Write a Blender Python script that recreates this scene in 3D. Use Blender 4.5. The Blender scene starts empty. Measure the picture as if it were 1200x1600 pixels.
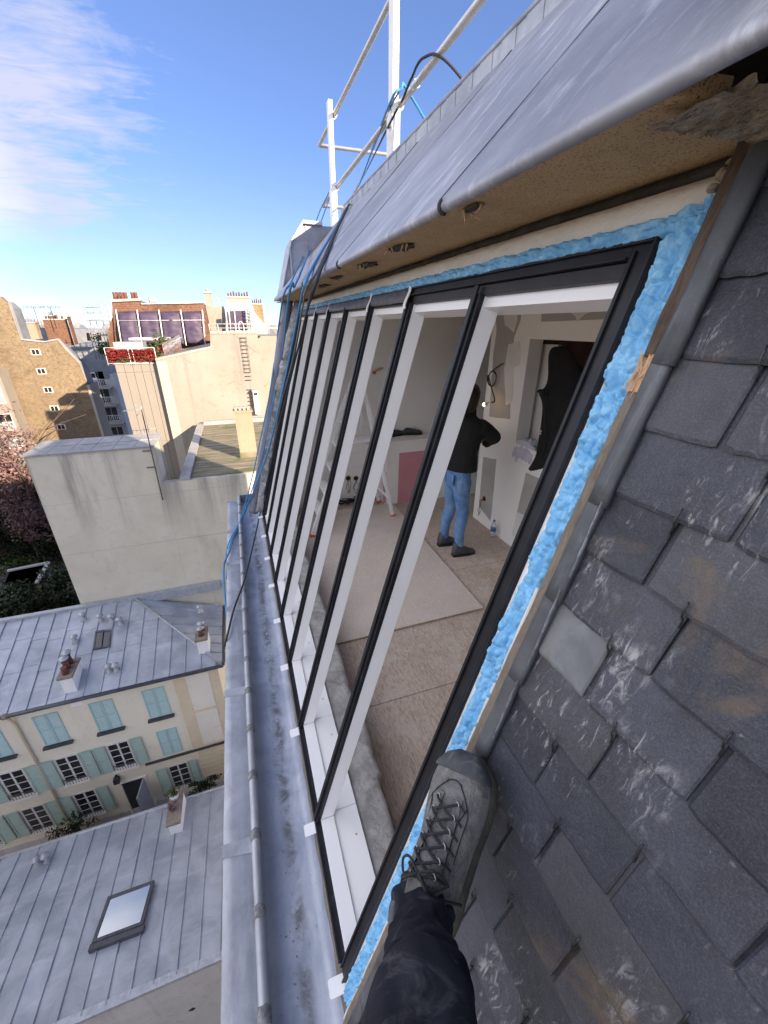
import bpy, bmesh, math, random
import numpy as np
from mathutils import Vector, Matrix, noise as mnoise
scene = bpy.context.scene
COL = scene.collection
R_ = math.radians
# ------------------------------------------------------------------ camera
# world axes: X into the building, Y along the gutter, Z up; origin = eye point
CM = np.array([[.94502, -.32700, .00116], [-.13655, -.39786, -.90723], [.29713, .85719, -.42064]])
_u, _s, _v = np.linalg.svd(CM); CM = _u @ _v
FPX = 629.4
cam_d = bpy.data.cameras.new('camera'); cam = bpy.data.objects.new('camera', cam_d); COL.objects.link(cam)
cam_d.sensor_fit = 'HORIZONTAL'; cam_d.sensor_width = 36; cam_d.lens = 36 * FPX / 1200
cam_d.clip_start = .02; cam_d.clip_end = 3000
rx, ry, rz = CM[0], -CM[1], -CM[2]
cam.matrix_world = Matrix(((rx[0], ry[0], rz[0], 0), (rx[1], ry[1], rz[1], 0), (rx[2], ry[2], rz[2], 0), (0, 0, 0, 1)))
scene.camera = cam
# ------------------------------------------------------------------ sky, sun, exposure
SUN_TRAVEL = Vector((-.55, .835, 0)).normalized()
SUN_ELEV = R_(18.5)
world = bpy.data.worlds.new('World'); scene.world = world; world.use_nodes = True
wn = world.node_tree; wn.nodes.clear()
def wnode(t, **k):
    n = wn.nodes.new(t)
    for a, b in k.items(): setattr(n, a, b)
    return n
sky = wnode('ShaderNodeTexSky', sky_type='NISHITA', sun_disc=False, sun_elevation=SUN_ELEV,
            sun_rotation=math.atan2(-SUN_TRAVEL.x, -SUN_TRAVEL.y), altitude=80, air_density=.55, dust_density=.1, ozone_density=5)
bg = wnode('ShaderNodeBackground'); wo = wnode('ShaderNodeOutputWorld')
SKY_STRENGTH = .15
bg.inputs[1].default_value = SKY_STRENGTH
tc = wnode('ShaderNodeTexCoord')
def wmath(op, a, b=None, clamp=False):
    n = wnode('ShaderNodeMath', operation=op, use_clamp=clamp)
    for i, q in enumerate((a, b)):
        if q is None: continue
        if isinstance(q, (int, float)): n.inputs[i].default_value = q
        else: wn.links.new(q, n.inputs[i])
    return n.outputs[0]
sep = wnode('ShaderNodeSeparateXYZ'); wn.links.new(tc.outputs['Generated'], sep.inputs[0])
X, Y, Z = sep.outputs
# project the direction on a flat cloud deck
zc = wmath('MAXIMUM', Z, .02)
zc = wmath('ADD', zc, .10)
cmb = wnode('ShaderNodeCombineXYZ')
wn.links.new(wmath('DIVIDE', X, zc), cmb.inputs[0]); wn.links.new(wmath('DIVIDE', Y, zc), cmb.inputs[1])
def wnoise(scale, detail, rough, dist, sx=1, sy=1, rot=0, off=0):
    mp = wnode('ShaderNodeMapping'); mp.inputs['Scale'].default_value = (sx, sy, 1); mp.inputs['Rotation'].default_value = (0, 0, rot)
    mp.inputs['Location'].default_value = (off, off * .7, off * .3)
    wn.links.new(cmb.outputs[0], mp.inputs[0])
    n = wnode('ShaderNodeTexNoise'); n.inputs['Scale'].default_value = scale; n.inputs['Detail'].default_value = detail
    n.inputs['Roughness'].default_value = rough; n.inputs['Distortion'].default_value = dist
    wn.links.new(mp.outputs[0], n.inputs['Vector']); return n.outputs['Fac']
n_big = wnoise(.9, 4, .55, .4)
n_mid = wnoise(2.6, 7, .6, .8, 1.0, 1.7, R_(35), 3.1)
n_fine = wnoise(7.5, 7, .62, 1.0, .8, 2.2, R_(48), 5.3)
# the bank of cloud lies to the west (-X) side; its edge is broken by the noise
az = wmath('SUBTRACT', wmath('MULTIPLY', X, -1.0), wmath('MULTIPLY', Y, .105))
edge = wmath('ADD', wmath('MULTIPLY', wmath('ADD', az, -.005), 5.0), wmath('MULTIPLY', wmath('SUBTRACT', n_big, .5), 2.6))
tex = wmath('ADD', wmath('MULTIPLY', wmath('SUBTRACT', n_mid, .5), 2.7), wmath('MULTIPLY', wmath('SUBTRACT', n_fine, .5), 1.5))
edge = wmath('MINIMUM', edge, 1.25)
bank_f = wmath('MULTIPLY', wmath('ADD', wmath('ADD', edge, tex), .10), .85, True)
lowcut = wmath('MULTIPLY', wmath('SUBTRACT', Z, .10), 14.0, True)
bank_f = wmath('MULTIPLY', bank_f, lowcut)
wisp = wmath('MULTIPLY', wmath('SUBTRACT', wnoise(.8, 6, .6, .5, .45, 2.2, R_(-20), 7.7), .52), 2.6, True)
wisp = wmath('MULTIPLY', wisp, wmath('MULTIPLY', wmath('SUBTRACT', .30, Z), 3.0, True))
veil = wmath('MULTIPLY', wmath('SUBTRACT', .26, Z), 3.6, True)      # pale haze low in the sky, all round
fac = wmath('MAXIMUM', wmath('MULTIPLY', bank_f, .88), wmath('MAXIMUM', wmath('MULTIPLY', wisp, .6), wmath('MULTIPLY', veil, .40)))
mixc = wnode('ShaderNodeMix', data_type='RGBA')
wn.links.new(fac, mixc.inputs['Factor']); gam = wnode('ShaderNodeGamma'); gam.inputs[1].default_value = .70; hsv = wnode('ShaderNodeHueSaturation'); hsv.inputs['Hue'].default_value = .513; hsv.inputs['Saturation'].default_value = 1.06; hsv.inputs['Value'].default_value = .45
wn.links.new(sky.outputs[0], gam.inputs[0]); wn.links.new(gam.outputs[0], hsv.inputs['Color']); wn.links.new(hsv.outputs[0], mixc.inputs['A'])
thick = wmath('MULTIPLY', wmath('SUBTRACT', wmath('ADD', az, wmath('MULTIPLY', n_big, .25)), .30), 2.2, True)     # bank brightened out of view to light the shaded roof
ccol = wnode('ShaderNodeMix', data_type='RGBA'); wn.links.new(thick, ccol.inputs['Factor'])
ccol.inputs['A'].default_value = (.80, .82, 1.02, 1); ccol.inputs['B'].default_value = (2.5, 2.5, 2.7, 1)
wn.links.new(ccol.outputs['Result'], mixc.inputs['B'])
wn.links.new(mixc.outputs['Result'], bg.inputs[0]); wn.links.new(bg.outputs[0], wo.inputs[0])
sun_d = bpy.data.lights.new('sun', 'SUN'); sun = bpy.data.objects.new('sun', sun_d); COL.objects.link(sun)
sun_d.energy = 2.0; sun_d.angle = R_(.55); sun_d.color = (1.0, .80, .58)
_sd = Vector((SUN_TRAVEL.x * math.cos(SUN_ELEV), SUN_TRAVEL.y * math.cos(SUN_ELEV), -math.sin(SUN_ELEV)))
sun.rotation_euler = _sd.to_track_quat('-Z', 'Y').to_euler()
vs = scene.view_settings
vs.view_transform = 'Standard'; vs.look = 'None'; vs.gamma = 1; vs.use_curve_mapping = False
vs.exposure = 2.65
# ------------------------------------------------------------------ measuring helpers
PITCH = R_(74.19)
D0 = .6
SV = np.array([math.cos(PITCH), 0, math.sin(PITCH)])       # up the roof slope
NV = np.array([-math.sin(PITCH), 0, math.cos(PITCH)])      # out of the roof
def ray(px, py): return CM.T @ np.array([(px - 600) / FPX, (py - 800) / FPX, 1.])
def atX(px, py, x): r = ray(px, py); return r * x / r[0]
def atY(px, py, y): r = ray(px, py); return r * y / r[1]
def atZ(px, py, z): r = ray(px, py); return r * z / r[2]
def atP(px, py, p0, n): r = ray(px, py); n = np.asarray(n, float); return r * (n @ np.asarray(p0, float)) / (n @ r)
def RP(y, s, n=0.): return -NV * D0 + np.array([0, y, 0]) + SV * s + NV * n     # point on the roof slope
def rys(px, py, n=0.):
    w = atP(px, py, RP(0, 0, n), NV); return w[1], float(w @ SV)
# ------------------------------------------------------------------ mesh builder
class MB:
    def __init__(self): self.v = []; self.f = []; self.s = []
    def add(self, vs, fs, smooth=False):
        o = len(self.v); self.v += [tuple(map(float, p)) for p in vs]
        self.f += [tuple(i + o for i in f) for f in fs]; self.s += [smooth] * len(fs); return self
    def hexa(self, p):   # 8 points: bottom ring 0-3, top ring 4-7
        return self.add(p, [(3, 2, 1, 0), (4, 5, 6, 7), (0, 1, 5, 4), (1, 2, 6, 5), (2, 3, 7, 6), (3, 0, 4, 7)])
    def box(self, x0, x1, y0, y1, z0, z1):
        return self.hexa([(x0, y0, z0), (x1, y0, z0), (x1, y1, z0), (x0, y1, z0), (x0, y0, z1), (x1, y0, z1), (x1, y1, z1), (x0, y1, z1)])
    def obox(self, o, a, b, c):   # origin corner + three edge vectors
        o, a, b, c = (np.asarray(q, float) for q in (o, a, b, c))
        if np.dot(np.cross(a, b), c) < 0: a, b = b, a
        return self.hexa([o, o + a, o + a + b, o + b, o + c, o + a + c, o + a + b + c, o + b + c])
    def slope(self, y0, y1, s0, s1, n0, n1):     # box in roof coordinates
        return self.hexa([RP(y0, s0, n0), RP(y0, s1, n0), RP(y1, s1, n0), RP(y1, s0, n0), RP(y0, s0, n1), RP(y0, s1, n1), RP(y1, s1, n1), RP(y1, s0, n1)][::1])
    def prism(self, poly, vec):
        poly = [np.asarray(p, float) for p in poly]; vec = np.asarray(vec, float); n = len(poly)
        nrm = sum((np.cross(poly[i], poly[(i + 1) % n]) for i in range(n)), np.zeros(3))
        if nrm @ vec > 0: poly = poly[::-1]
        top = [p + vec for p in poly]
        return self.add(poly + top, [tuple(range(n)), tuple(range(2 * n - 1, n - 1, -1))] + [((i + 1) % n, i, n + i, n + (i + 1) % n) for i in range(n)])
    def tube(self, pts, r, seg=8, cap=True, smooth=True):
        pts = [np.asarray(p, float) for p in pts]; n = len(pts)
        rs = r if hasattr(r, '__len__') else [r] * n
        prev = None; rings = []
        for i, p in enumerate(pts):
            t = pts[min(i + 1, n - 1)] - pts[max(i - 1, 0)]; t = t / (np.linalg.norm(t) + 1e-12)
            if prev is None:
                a = np.array([0, 0, 1.]) if abs(t[2]) < .9 else np.array([1., 0, 0])
                u = np.cross(t, a)
            else: u = prev - t * (prev @ t)
            u = u / (np.linalg.norm(u) + 1e-12); w = np.cross(t, u); prev = u
            rings += [p + rs[i] * (u * math.cos(2 * math.pi * k / seg) + w * math.sin(2 * math.pi * k / seg)) for k in range(seg)]
        fs = [(i * seg + k, i * seg + (k + 1) % seg, (i + 1) * seg + (k + 1) % seg, (i + 1) * seg + k) for i in range(n - 1) for k in range(seg)]
        o = len(self.v); self.add(rings, fs, smooth)
        if cap: 
            self.f += [tuple(o + k for k in range(seg - 1, -1, -1)), tuple(o + (n - 1) * seg + k for k in range(seg))]; self.s += [False, False]
        return self
    def cyl(self, a, b, r, seg=12, r2=None): return self.tube([a, b], [r, r if r2 is None else r2], seg)
    def loft(self, rings, closed=True, cap=True, smooth=True):
        n = len(rings); m = len(rings[0]); pts = [p for r in rings for p in r]
        fs = []
        for i in range(n - 1):
            for k in range(m if closed else m - 1):
                fs.append((i * m + k, i * m + (k + 1) % m, (i + 1) * m + (k + 1) % m, (i + 1) * m + k))
        o = len(self.v); self.add(pts, fs, smooth)
        if cap and closed:
            self.f += [tuple(o + k for k in range(m - 1, -1, -1)), tuple(o + (n - 1) * m + k for k in range(m))]; self.s += [smooth, smooth]
        return self
    def ball(self, c, r, seg=10, rings=6):
        c = np.asarray(c, float); r = np.asarray(r if hasattr(r, '__len__') else (r, r, r), float)
        v = [c + r * (0, 0, -1)]
        for i in range(1, rings):
            a = math.pi * i / rings - math.pi / 2
            v += [c + r * (math.cos(a) * math.cos(2 * math.pi * k / seg), math.cos(a) * math.sin(2 * math.pi * k / seg), math.sin(a)) for k in range(seg)]
        v.append(c + r * (0, 0, 1)); f = [(0, 1 + (k + 1) % seg, 1 + k) for k in range(seg)]
        for i in range(rings - 2):
            b = 1 + i * seg
            f += [(b + k, b + (k + 1) % seg, b + seg + (k + 1) % seg, b + seg + k) for k in range(seg)]
        b = 1 + (rings - 2) * seg
        f += [(b + k, b + (k + 1) % seg, len(v) - 1) for k in range(seg)]
        return self.add(v, f, True)
    def mesh(self, name, m, off=(0, 0, 0)):
        me = bpy.data.meshes.new(name)
        off = np.asarray(off, float)
        vv = np.asarray(self.v, float) - off
        me.from_pydata(vv.tolist(), [], self.f)
        me.polygons.foreach_set('use_smooth', self.s)
        if m is not None: me.materials.append(m)
        me.update(); return me
    def build(self, name, m, parent=None, bevel=0, recalc=True, off=None):
        base = WL.get(parent, np.zeros(3)) if parent is not None else (np.zeros(3) if off is None else np.asarray(off, float))
        me = self.mesh(name, m, base)
        if recalc:
            bm = bmesh.new(); bm.from_mesh(me); bmesh.ops.recalc_face_normals(bm, faces=bm.faces); bm.to_mesh(me); bm.free()
        o = bpy.data.objects.new(name, me); COL.objects.link(o)
        if parent is not None: o.parent = parent
        else: o.location = base
        WL[o] = base
        if bevel:
            bv = o.modifiers.new('bevel', 'BEVEL'); bv.width = bevel; bv.segments = 2; bv.limit_method = 'ANGLE'; bv.angle_limit = R_(40); bv.harden_normals = False
        return o
WL = {}
def tag(o, label=None, cat=None, group=None, kind=None):
    if label: o['label'] = label
    if cat: o['category'] = cat
    if group: o['group'] = group
    if kind: o['kind'] = kind
    return o
def thing(name, loc, label, cat, group=None, rz=0):
    o = bpy.data.objects.new(name, None); COL.objects.link(o); o.location = tuple(map(float, loc)); o.empty_display_size = .1
    o.rotation_euler = (0, 0, rz); WL[o] = np.zeros(3) if rz else np.asarray(loc, float)
    return tag(o, label, cat, group)
def kids(o): return [c for c in list(bpy.data.objects) if c.parent == o]
def copy_tree(o, loc, rz=None, label=None, group=None, scale=None):
    ch1 = kids(o); r = o.copy(); COL.objects.link(r); r.location = tuple(map(float, loc))
    if rz is not None: r.rotation_euler = (0, 0, rz)
    if scale is not None: r.scale = scale if hasattr(scale, '__len__') else (scale,) * 3
    if label: r['label'] = label
    if group: r['group'] = group
    for c in ch1:
        d = c.copy(); COL.objects.link(d); d.parent = r
        for g in kids(c):
            e = g.copy(); COL.objects.link(e); e.parent = d
    return r
def piece(src, parent, loc=None, rot=None, scale=None):   # another piece sharing src's mesh
    o = src.copy(); COL.objects.link(o); o.parent = parent
    if loc is not None: o.location = tuple(map(float, loc))
    if rot is not None: o.rotation_euler = rot
    if scale is not None: o.scale = scale
    return o
def spline(pts, n):
    pts = [np.asarray(p, float) for p in pts]; P = [2 * pts[0] - pts[1]] + pts + [2 * pts[-1] - pts[-2]]; out = []
    for i in range(len(pts) - 1):
        a, b, c, d = P[i:i + 4]
        for k in range(n):
            t = k / n; out.append(.5 * ((2 * b) + (-a + c) * t + (2 * a - 5 * b + 4 * c - d) * t * t + (-a + 3 * b - 3 * c + d) * t ** 3))
    return out + [pts[-1]]
def nz(x, y=0, z=0): return mnoise.noise(Vector((x, y, z)))
rng = random.Random(7)
# ------------------------------------------------------------------ materials
def srgb(r, g, b):
    return tuple(((c / 255) / 12.92 if c / 255 <= .04045 else ((c / 255 + .055) / 1.055) ** 2.4) for c in (r, g, b)) + (1,)
class NT:
    def __init__(self, name):
        self.m = bpy.data.materials.new(name); self.m.use_nodes = True; self.t = self.m.node_tree
        self.b = self.t.nodes['Principled BSDF']; self.pos = self.n('ShaderNodeNewGeometry').outputs['Position']
    def n(self, t, **k):
        q = self.t.nodes.new(t)
        for a, b in k.items(): setattr(q, a, b)
        return q
    def put(self, sock, val):
        if isinstance(val, bpy.types.NodeSocket): self.t.links.new(val, sock)
        elif val is not None: sock.default_value = val
    def math(self, op, a, b=None, clamp=False):
        q = self.n('ShaderNodeMath', operation=op, use_clamp=clamp); self.put(q.inputs[0], a)
        if b is not None: self.put(q.inputs[1], b)
        return q.outputs[0]
    def mapping(self, scale=(1, 1, 1), rot=(0, 0, 0), loc=(0, 0, 0), vec=None):
        q = self.n('ShaderNodeMapping'); q.inputs['Scale'].default_value = scale; q.inputs['Rotation'].default_value = rot; q.inputs['Location'].default_value = loc
        self.t.links.new(vec or self.pos, q.inputs[0]); return q.outputs[0]
    def noise(self, scale, detail=4, rough=.55, dist=0, vec=None):
        q = self.n('ShaderNodeTexNoise'); q.inputs['Scale'].default_value = scale; q.inputs['Detail'].default_value = detail
        q.inputs['Roughness'].default_value = rough; q.inputs['Distortion'].default_value = dist; self.t.links.new(vec or self.pos, q.inputs['Vector']); return q.outputs['Fac']
    def voro(self, scale, vec=None, feature='F1', out='Distance', rnd=1):
        q = self.n('ShaderNodeTexVoronoi', feature=feature); q.inputs['Scale'].default_value = scale; q.inputs['Randomness'].default_value = rnd
        self.t.links.new(vec or self.pos, q.inputs['Vector']); return q.outputs[out]
    def step(self, v, lo, hi): 
        q = self.n('ShaderNodeMapRange', clamp=True, interpolation_type='SMOOTHSTEP'); self.put(q.inputs['Value'], v)
        q.inputs['From Min'].default_value = lo; q.inputs['From Max'].default_value = hi; return q.outputs[0]
    def mix(self, f, a, b, mode='MIX'):
        q = self.n('ShaderNodeMix', data_type='RGBA', blend_type=mode); self.put(q.inputs['Factor'], f); self.put(q.inputs['A'], a); self.put(q.inputs['B'], b); return q.outputs['Result']
    def random(self): return self.n('ShaderNodeObjectInfo').outputs['Random']
    def value(self, col, amount):     # per-piece brightness
        q = self.n('ShaderNodeHueSaturation'); self.put(q.inputs['Color'], col)
        self.put(q.inputs['Value'], self.math('ADD', self.math('MULTIPLY', self.random(), 2 * amount), 1 - amount)); return q.outputs[0]
    def bump(self, h, strength=.4, dist=.01, prev=None):
        q = self.n('ShaderNodeBump'); q.inputs['Strength'].default_value = strength; q.inputs['Distance'].default_value = dist; self.put(q.inputs['Height'], h)
        if prev is not None: self.t.links.new(prev, q.inputs['Normal'])
        return q.outputs[0]
    def done(self, col, rough=.7, metal=0, normal=None, spec=None, **kw):
        self.put(self.b.inputs['Base Color'], col); self.put(self.b.inputs['Roughness'], rough); self.put(self.b.inputs['Metallic'], metal)
        if normal is not None: self.t.links.new(normal, self.b.inputs['Normal'])
        if spec is not None: self.b.inputs['Specular IOR Level'].default_value = spec
        for k, v in kw.items(): self.put(self.b.inputs[k], v)
        return self.m
def basic(name, c1, c2=None, scale=8, rough=.6, bump=0, bscale=None, bdist=.004, metal=0, stretch=(1, 1, 1), stain=None, sscale=2.5, slo=.55, shi=.75, samt=.6, rnd=0, spec=None, detail=5):
    t = NT(name); c2 = c2 or tuple(min(1, q * .8) for q in c1[:3]) + (1,)
    v = t.mapping(stretch)
    col = t.mix(t.step(t.noise(scale, detail, .6, .3, v), .32, .68), c1, c2)
    if stain: col = t.mix(t.math('MULTIPLY', t.step(t.noise(sscale, 6, .65, .5, v), slo, shi), samt), col, stain)
    if rnd: col = t.value(col, rnd)
    nrm = t.bump(t.noise(bscale or scale * 3, 6, .6, 0, v), bump, bdist) if bump else None
    return t.done(col, rough, metal, nrm, spec)
M = {}
# ------------------------------------------------------------------ surface library
def m_slate():
    t = NT('slate'); p = t.pos
    base = t.mix(t.step(t.noise(5, 8, .66, .6), .3, .7), (.020, .023, .033, 1), (.044, .051, .069, 1))
    fine = t.noise(420, 4, .7)
    base = t.mix(t.math('MULTIPLY', t.step(fine, .42, .72), .30), base, (.17, .18, .21, 1))
    base = t.value(base, .34)
    base = t.mix(t.math('MULTIPLY', t.step(t.random(), .62, .95), .3), base, (.085, .075, .066, 1))
    # chalky rubbed streaks that run up the slope, in combs
    v = t.mapping((16, 60, 16), (0, 0, 0)); v2 = t.mapping((1, 1, 1), (R_(30), R_(20), 0))
    comb = t.math('MULTIPLY', t.step(t.noise(1.0, 6, .72, .9, t.mapping((22, 62, 22), (R_(24), 0, 0))), .47, .66), t.step(t.noise(4.5, 4, .65), .50, .63))
    comb2 = t.math('MULTIPLY', t.step(t.noise(1.0, 5, .75, .8, t.mapping((25, 90, 25), (R_(-38), 0, 0))), .55, .68), t.step(t.noise(4.2, 4, .6, 0, t.mapping(loc=(3, 1, 7))), .52, .64))
    col = t.mix(t.math('MULTIPLY', t.math('MAXIMUM', comb, comb2), .95), base, (.36, .36, .365, 1))
    speck = t.step(t.noise(38, 3, .6, 1.2), .70, .78)
    col = t.mix(t.math('MULTIPLY', speck, .3), col, (.36, .36, .34, 1))
    # rust and lichen on a few
    rust = t.math('MULTIPLY', t.step(t.noise(4.6, 5, .65, .6, t.mapping(loc=(1.3, 4.1, 2.2))), .58, .72), .6)
    col = t.mix(rust, col, (.15, .105, .06, 1))
    h = t.math('ADD', t.noise(26, 8, .68, .8), t.math('MULTIPLY', t.noise(150, 4, .7), .35))
    return t.done(col, t.mix(t.noise(12), (.42, .42, .42, 1), (.62, .62, .62, 1)), 0, t.bump(h, .55, .006), .5)
M['slate'] = m_slate()
M['pale_slate'] = basic('pale_slate', (.20, .21, .215, 1), (.12, .13, .14, 1), 9, .6, .5, 30, .006, stain=(.20, .13, .06, 1), sscale=6, slo=.52, shi=.68, samt=.8)
def m_zinc(name, c1, c2, streak, pale, rough=.46, amt=.5, metal=.35, sc=1.0):
    t = NT(name)
    col = t.mix(t.step(t.noise(2.2 * sc, 6, .6, .6), .3, .7), c1, c2)
    col = t.mix(t.math('MULTIPLY', t.step(t.noise(1, 6, .68, .5, t.mapping(streak)), .50, .78), amt), col, pale)
    col = t.mix(t.math('MULTIPLY', t.step(t.noise(19 * sc, 5, .7, 1), .58, .74), .35), col, tuple(q * .6 for q in c2[:3]) + (1,))
    col = t.mix(t.math('MULTIPLY', t.step(t.noise(70 * sc, 3, .6, 0), .63, .72), .25), col, pale)
    col = t.value(col, .07)
    r = t.mix(t.noise(6 * sc, 5, .6), (rough - .1,) * 3 + (1,), (rough + .16,) * 3 + (1,))
    return t.done(col, r, metal, t.bump(t.noise(7 * sc, 6, .6, .3), .22, .012), .5)
M['zinc'] = m_zinc('zinc_cladding', (.255, .262, .30, 1), (.385, .392, .43, 1), (5, 16, 5), (.66, .67, .71, 1), .5, .85)
M['zinc_gutter'] = m_zinc('zinc_gutter_sheet', (.24, .26, .30, 1), (.40, .42, .46, 1), (9, 2.2, 9), (.58, .60, .64, 1), .44, .45, sc=2.2)
def m_trough():
    t = NT('dirty_gutter_zinc'); sx = t.n('ShaderNodeSeparateXYZ'); t.t.links.new(t.pos, sx.inputs[0])
    col = t.mix(t.step(t.noise(4.5, 6, .62, .6), .3, .7), (.31, .345, .42, 1), (.47, .50, .57, 1))
    col = t.mix(t.math('MULTIPLY', t.step(t.noise(1, 6, .68, .5, t.mapping((16, 3, 16))), .50, .72), .5), col, (.56, .58, .63, 1))
    d = t.math('ABSOLUTE', t.math('ADD', sx.outputs['X'], t.math('ADD', .062, t.math('MULTIPLY', t.math('SUBTRACT', t.noise(2.2, 4, .6), .5), .12))))
    band = t.math('MULTIPLY', t.math('SUBTRACT', 1, t.step(d, .002, .045)), t.step(t.noise(9, 6, .7, .6), .38, .62))
    col = t.mix(t.math('MULTIPLY', band, .8), col, (.10, .095, .09, 1))
    spots = t.step(t.noise(55, 4, .65, .6), .64, .72)
    col = t.mix(t.math('MULTIPLY', spots, .5), col, (.08, .08, .085, 1))
    rings = t.step(t.noise(3.1, 3, .5, 1.4), .495, .505)
    pale = t.step(t.noise(30, 5, .7, .4), .66, .74)
    col = t.mix(t.math('MULTIPLY', pale, .5), col, (.62, .63, .66, 1))
    return t.done(col, t.mix(t.noise(7, 5, .6), (.34,) * 3 + (1,), (.62,) * 3 + (1,)), .4, t.bump(t.noise(9, 6, .6, .3), .3, .012), .5)
M['trough'] = m_trough()
M['zinc_coping'] = m_zinc('zinc_coping_sheet', (.33, .345, .375, 1), (.46, .475, .505, 1), (14, 3, 14), (.66, .67, .69, 1), .5, .55, sc=2.6)
M['zinc_roof'] = m_zinc('zinc_roof_sheet', (.30, .325, .365, 1), (.44, .465, .505, 1), (.6, 2.2, 1), (.60, .62, .66, 1), .5, .6, sc=.5)
M['lead'] = m_zinc('lead_flashing', (.062, .068, .078, 1), (.11, .118, .13, 1), (6, 40, 6), (.26, .27, .285, 1), .52, .5, .2, 3)
M['solder'] = basic('solder', (.30, .32, .35, 1), (.16, .17, .19, 1), 60, .5, .4, 60, .003, metal=.4)  # pale metal colour for the painted highlight on the flashing edge
M['solder_dark'] = basic('solder_patch', (.13, .13, .14, 1), (.27, .27, .28, 1), 60, .6, .6, 90, .004)
M['hook'] = basic('hook_steel', (.035, .035, .038, 1), (.075, .07, .07, 1), 60, .5, .3, metal=.6)
def m_wood(name, c1, c2, dirt):
    t = NT(name)
    col = t.mix(t.step(t.noise(1, 7, .7, 1.2, t.mapping((22, 130, 22), (0, R_(-16), 0))), .3, .7), c1, c2)
    col = t.mix(t.math('MULTIPLY', t.step(t.noise(5, 5, .6, .6), .5, .7), .6), col, dirt)
    return t.done(col, .85, 0, t.bump(t.noise(1, 7, .7, 1, t.mapping((30, 190, 30))), .7, .004), .3)
M['batten'] = m_wood('old_timber', (.075, .050, .037, 1), (.15, .115, .085, 1), (.045, .035, .03, 1))
M['batten_grey'] = m_wood('weathered_timber', (.16, .135, .105, 1), (.25, .21, .165, 1), (.11, .09, .07, 1))
M['splinter'] = m_wood('split_wood', (.55, .36, .22, 1), (.70, .50, .33, 1), (.35, .22, .13, 1))
def m_foam():
    t = NT('blue_foam')
    col = t.mix(t.step(t.noise(30, 5, .6, .6), .35, .7), (.14, .40, .68, 1), (.28, .58, .83, 1))
    col = t.mix(t.math('MULTIPLY', t.step(t.noise(75, 4, .6, .4), .62, .75), .5), col, (.40, .66, .86, 1))
    pits = t.step(t.voro(170), .0, .22)
    col = t.mix(t.math('MULTIPLY', t.math('SUBTRACT', 1, pits), .5), col, (.05, .2, .42, 1))
    return t.done(col, .55, 0, t.bump(t.math('ADD', t.noise(140, 5, .65), pits), .5, .003), .5)
M['foam'] = m_foam()
M['black'] = basic('black_aluminium', (.009, .010, .014, 1), (.016, .017, .022, 1), 14, .45, .12, 50, .002, spec=.3, stain=(.07, .07, .075, 1), sscale=9, slo=.60, shi=.76, samt=.5)
M['rubber'] = basic('rubber_gasket', (.008, .008, .009, 1), (.016, .016, .017, 1), 30, .55)
M['membrane'] = basic('black_membrane', (.028, .028, .033, 1), (.055, .055, .062, 1), 9, .36, .5, 16, .01)
M['white'] = basic('white_aluminium', (.90, .90, .90, 1), (.88, .88, .88, 1), 3, .38, .03, 30, .001, stain=(.55, .53, .50, 1), sscale=11, slo=.66, shi=.8, samt=.35)
M['white_dirty'] = basic('white_paint', (.74, .73, .70, 1), (.62, .60, .56, 1), 9, .6, .3, 40, .003, stain=(.33, .30, .26, 1), sscale=7, slo=.55, shi=.75, samt=.5)
M['plaster_strip'] = basic('cracked_white_coat', (.86, .845, .78, 1), (.80, .775, .70, 1), 10, .75, .9, 36, .008, stain=(.20, .17, .13, 1), sscale=14, slo=.66, shi=.74, samt=.7)
M['felt'] = basic('bitumen_felt', (.022, .022, .022, 1), (.05, .05, .048, 1), 20, .8, .6, 60, .004)
def m_soffit():
    t = NT('particle_board')
    col = t.mix(t.step(t.noise(5, 5, .6, .3), .3, .7), (.50, .34, .185, 1), (.60, .42, .24, 1))
    chips = t.voro(520, out='Color'); g = t.n('ShaderNodeSeparateColor'); t.t.links.new(chips, g.inputs[0])
    col = t.mix(t.math('MULTIPLY', t.step(g.outputs[0], .72, 1), .55), col, (.40, .30, .18, 1))
    col = t.mix(t.math('MULTIPLY', t.step(g.outputs[1], .80, 1), .8), col, (.055, .032, .015, 1))
    col = t.mix(t.math('MULTIPLY', t.step(t.noise(2.3, 5, .7, 1), .60, .75), .5), col, (.09, .06, .035, 1))
    return t.done(col, .85, 0, t.bump(t.noise(160, 4, .6), .5, .003), .2)
M['soffit'] = m_soffit()
M['broken_plaster'] = basic('broken_plaster', (.44, .37, .28, 1), (.22, .165, .11, 1), 22, .95, 1.0, 60, .012, stain=(.52, .47, .40, 1), sscale=9, slo=.5, shi=.65)
M['void_wood'] = basic('dark_attic_timber', (.03, .018, .012, 1), (.016, .012, .01, 1), 8, .9, .5)
def m_osb(name='strand_board', lift=1.0):
    t = NT(name)
    col = t.mix(t.step(t.noise(2.2, 5, .6), .3, .7), (.40, .315, .255, 1), (.52, .425, .355, 1))
    for k, (a, sc) in enumerate(((12, 1), (74, 1.1), (133, .9), (48, 1.2))):
        v = t.mapping((95 * sc, 21 * sc, 30), (0, 0, R_(a)), (k * 3.1, k, 0))
        s = t.step(t.noise(1, 3, .6, .6, v), .52, .64)
        col = t.mix(t.math('MULTIPLY', s, .62), col, ((.27, .19, .14, 1), (.60, .53, .47, 1), (.31, .24, .19, 1), (.55, .47, .40, 1))[k])
    col = t.mix(t.math('MULTIPLY', t.step(t.noise(3.6, 6, .7, .5), .48, .7), .42), col, (.62, .585, .56, 1))   # plaster dust trodden in
    if lift > 1: col = t.mix(.55, col, (.66, .60, .555, 1))
    return t.done(col, .8, 0, t.bump(t.noise(50, 5, .7), .35, .004), .3)
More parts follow.
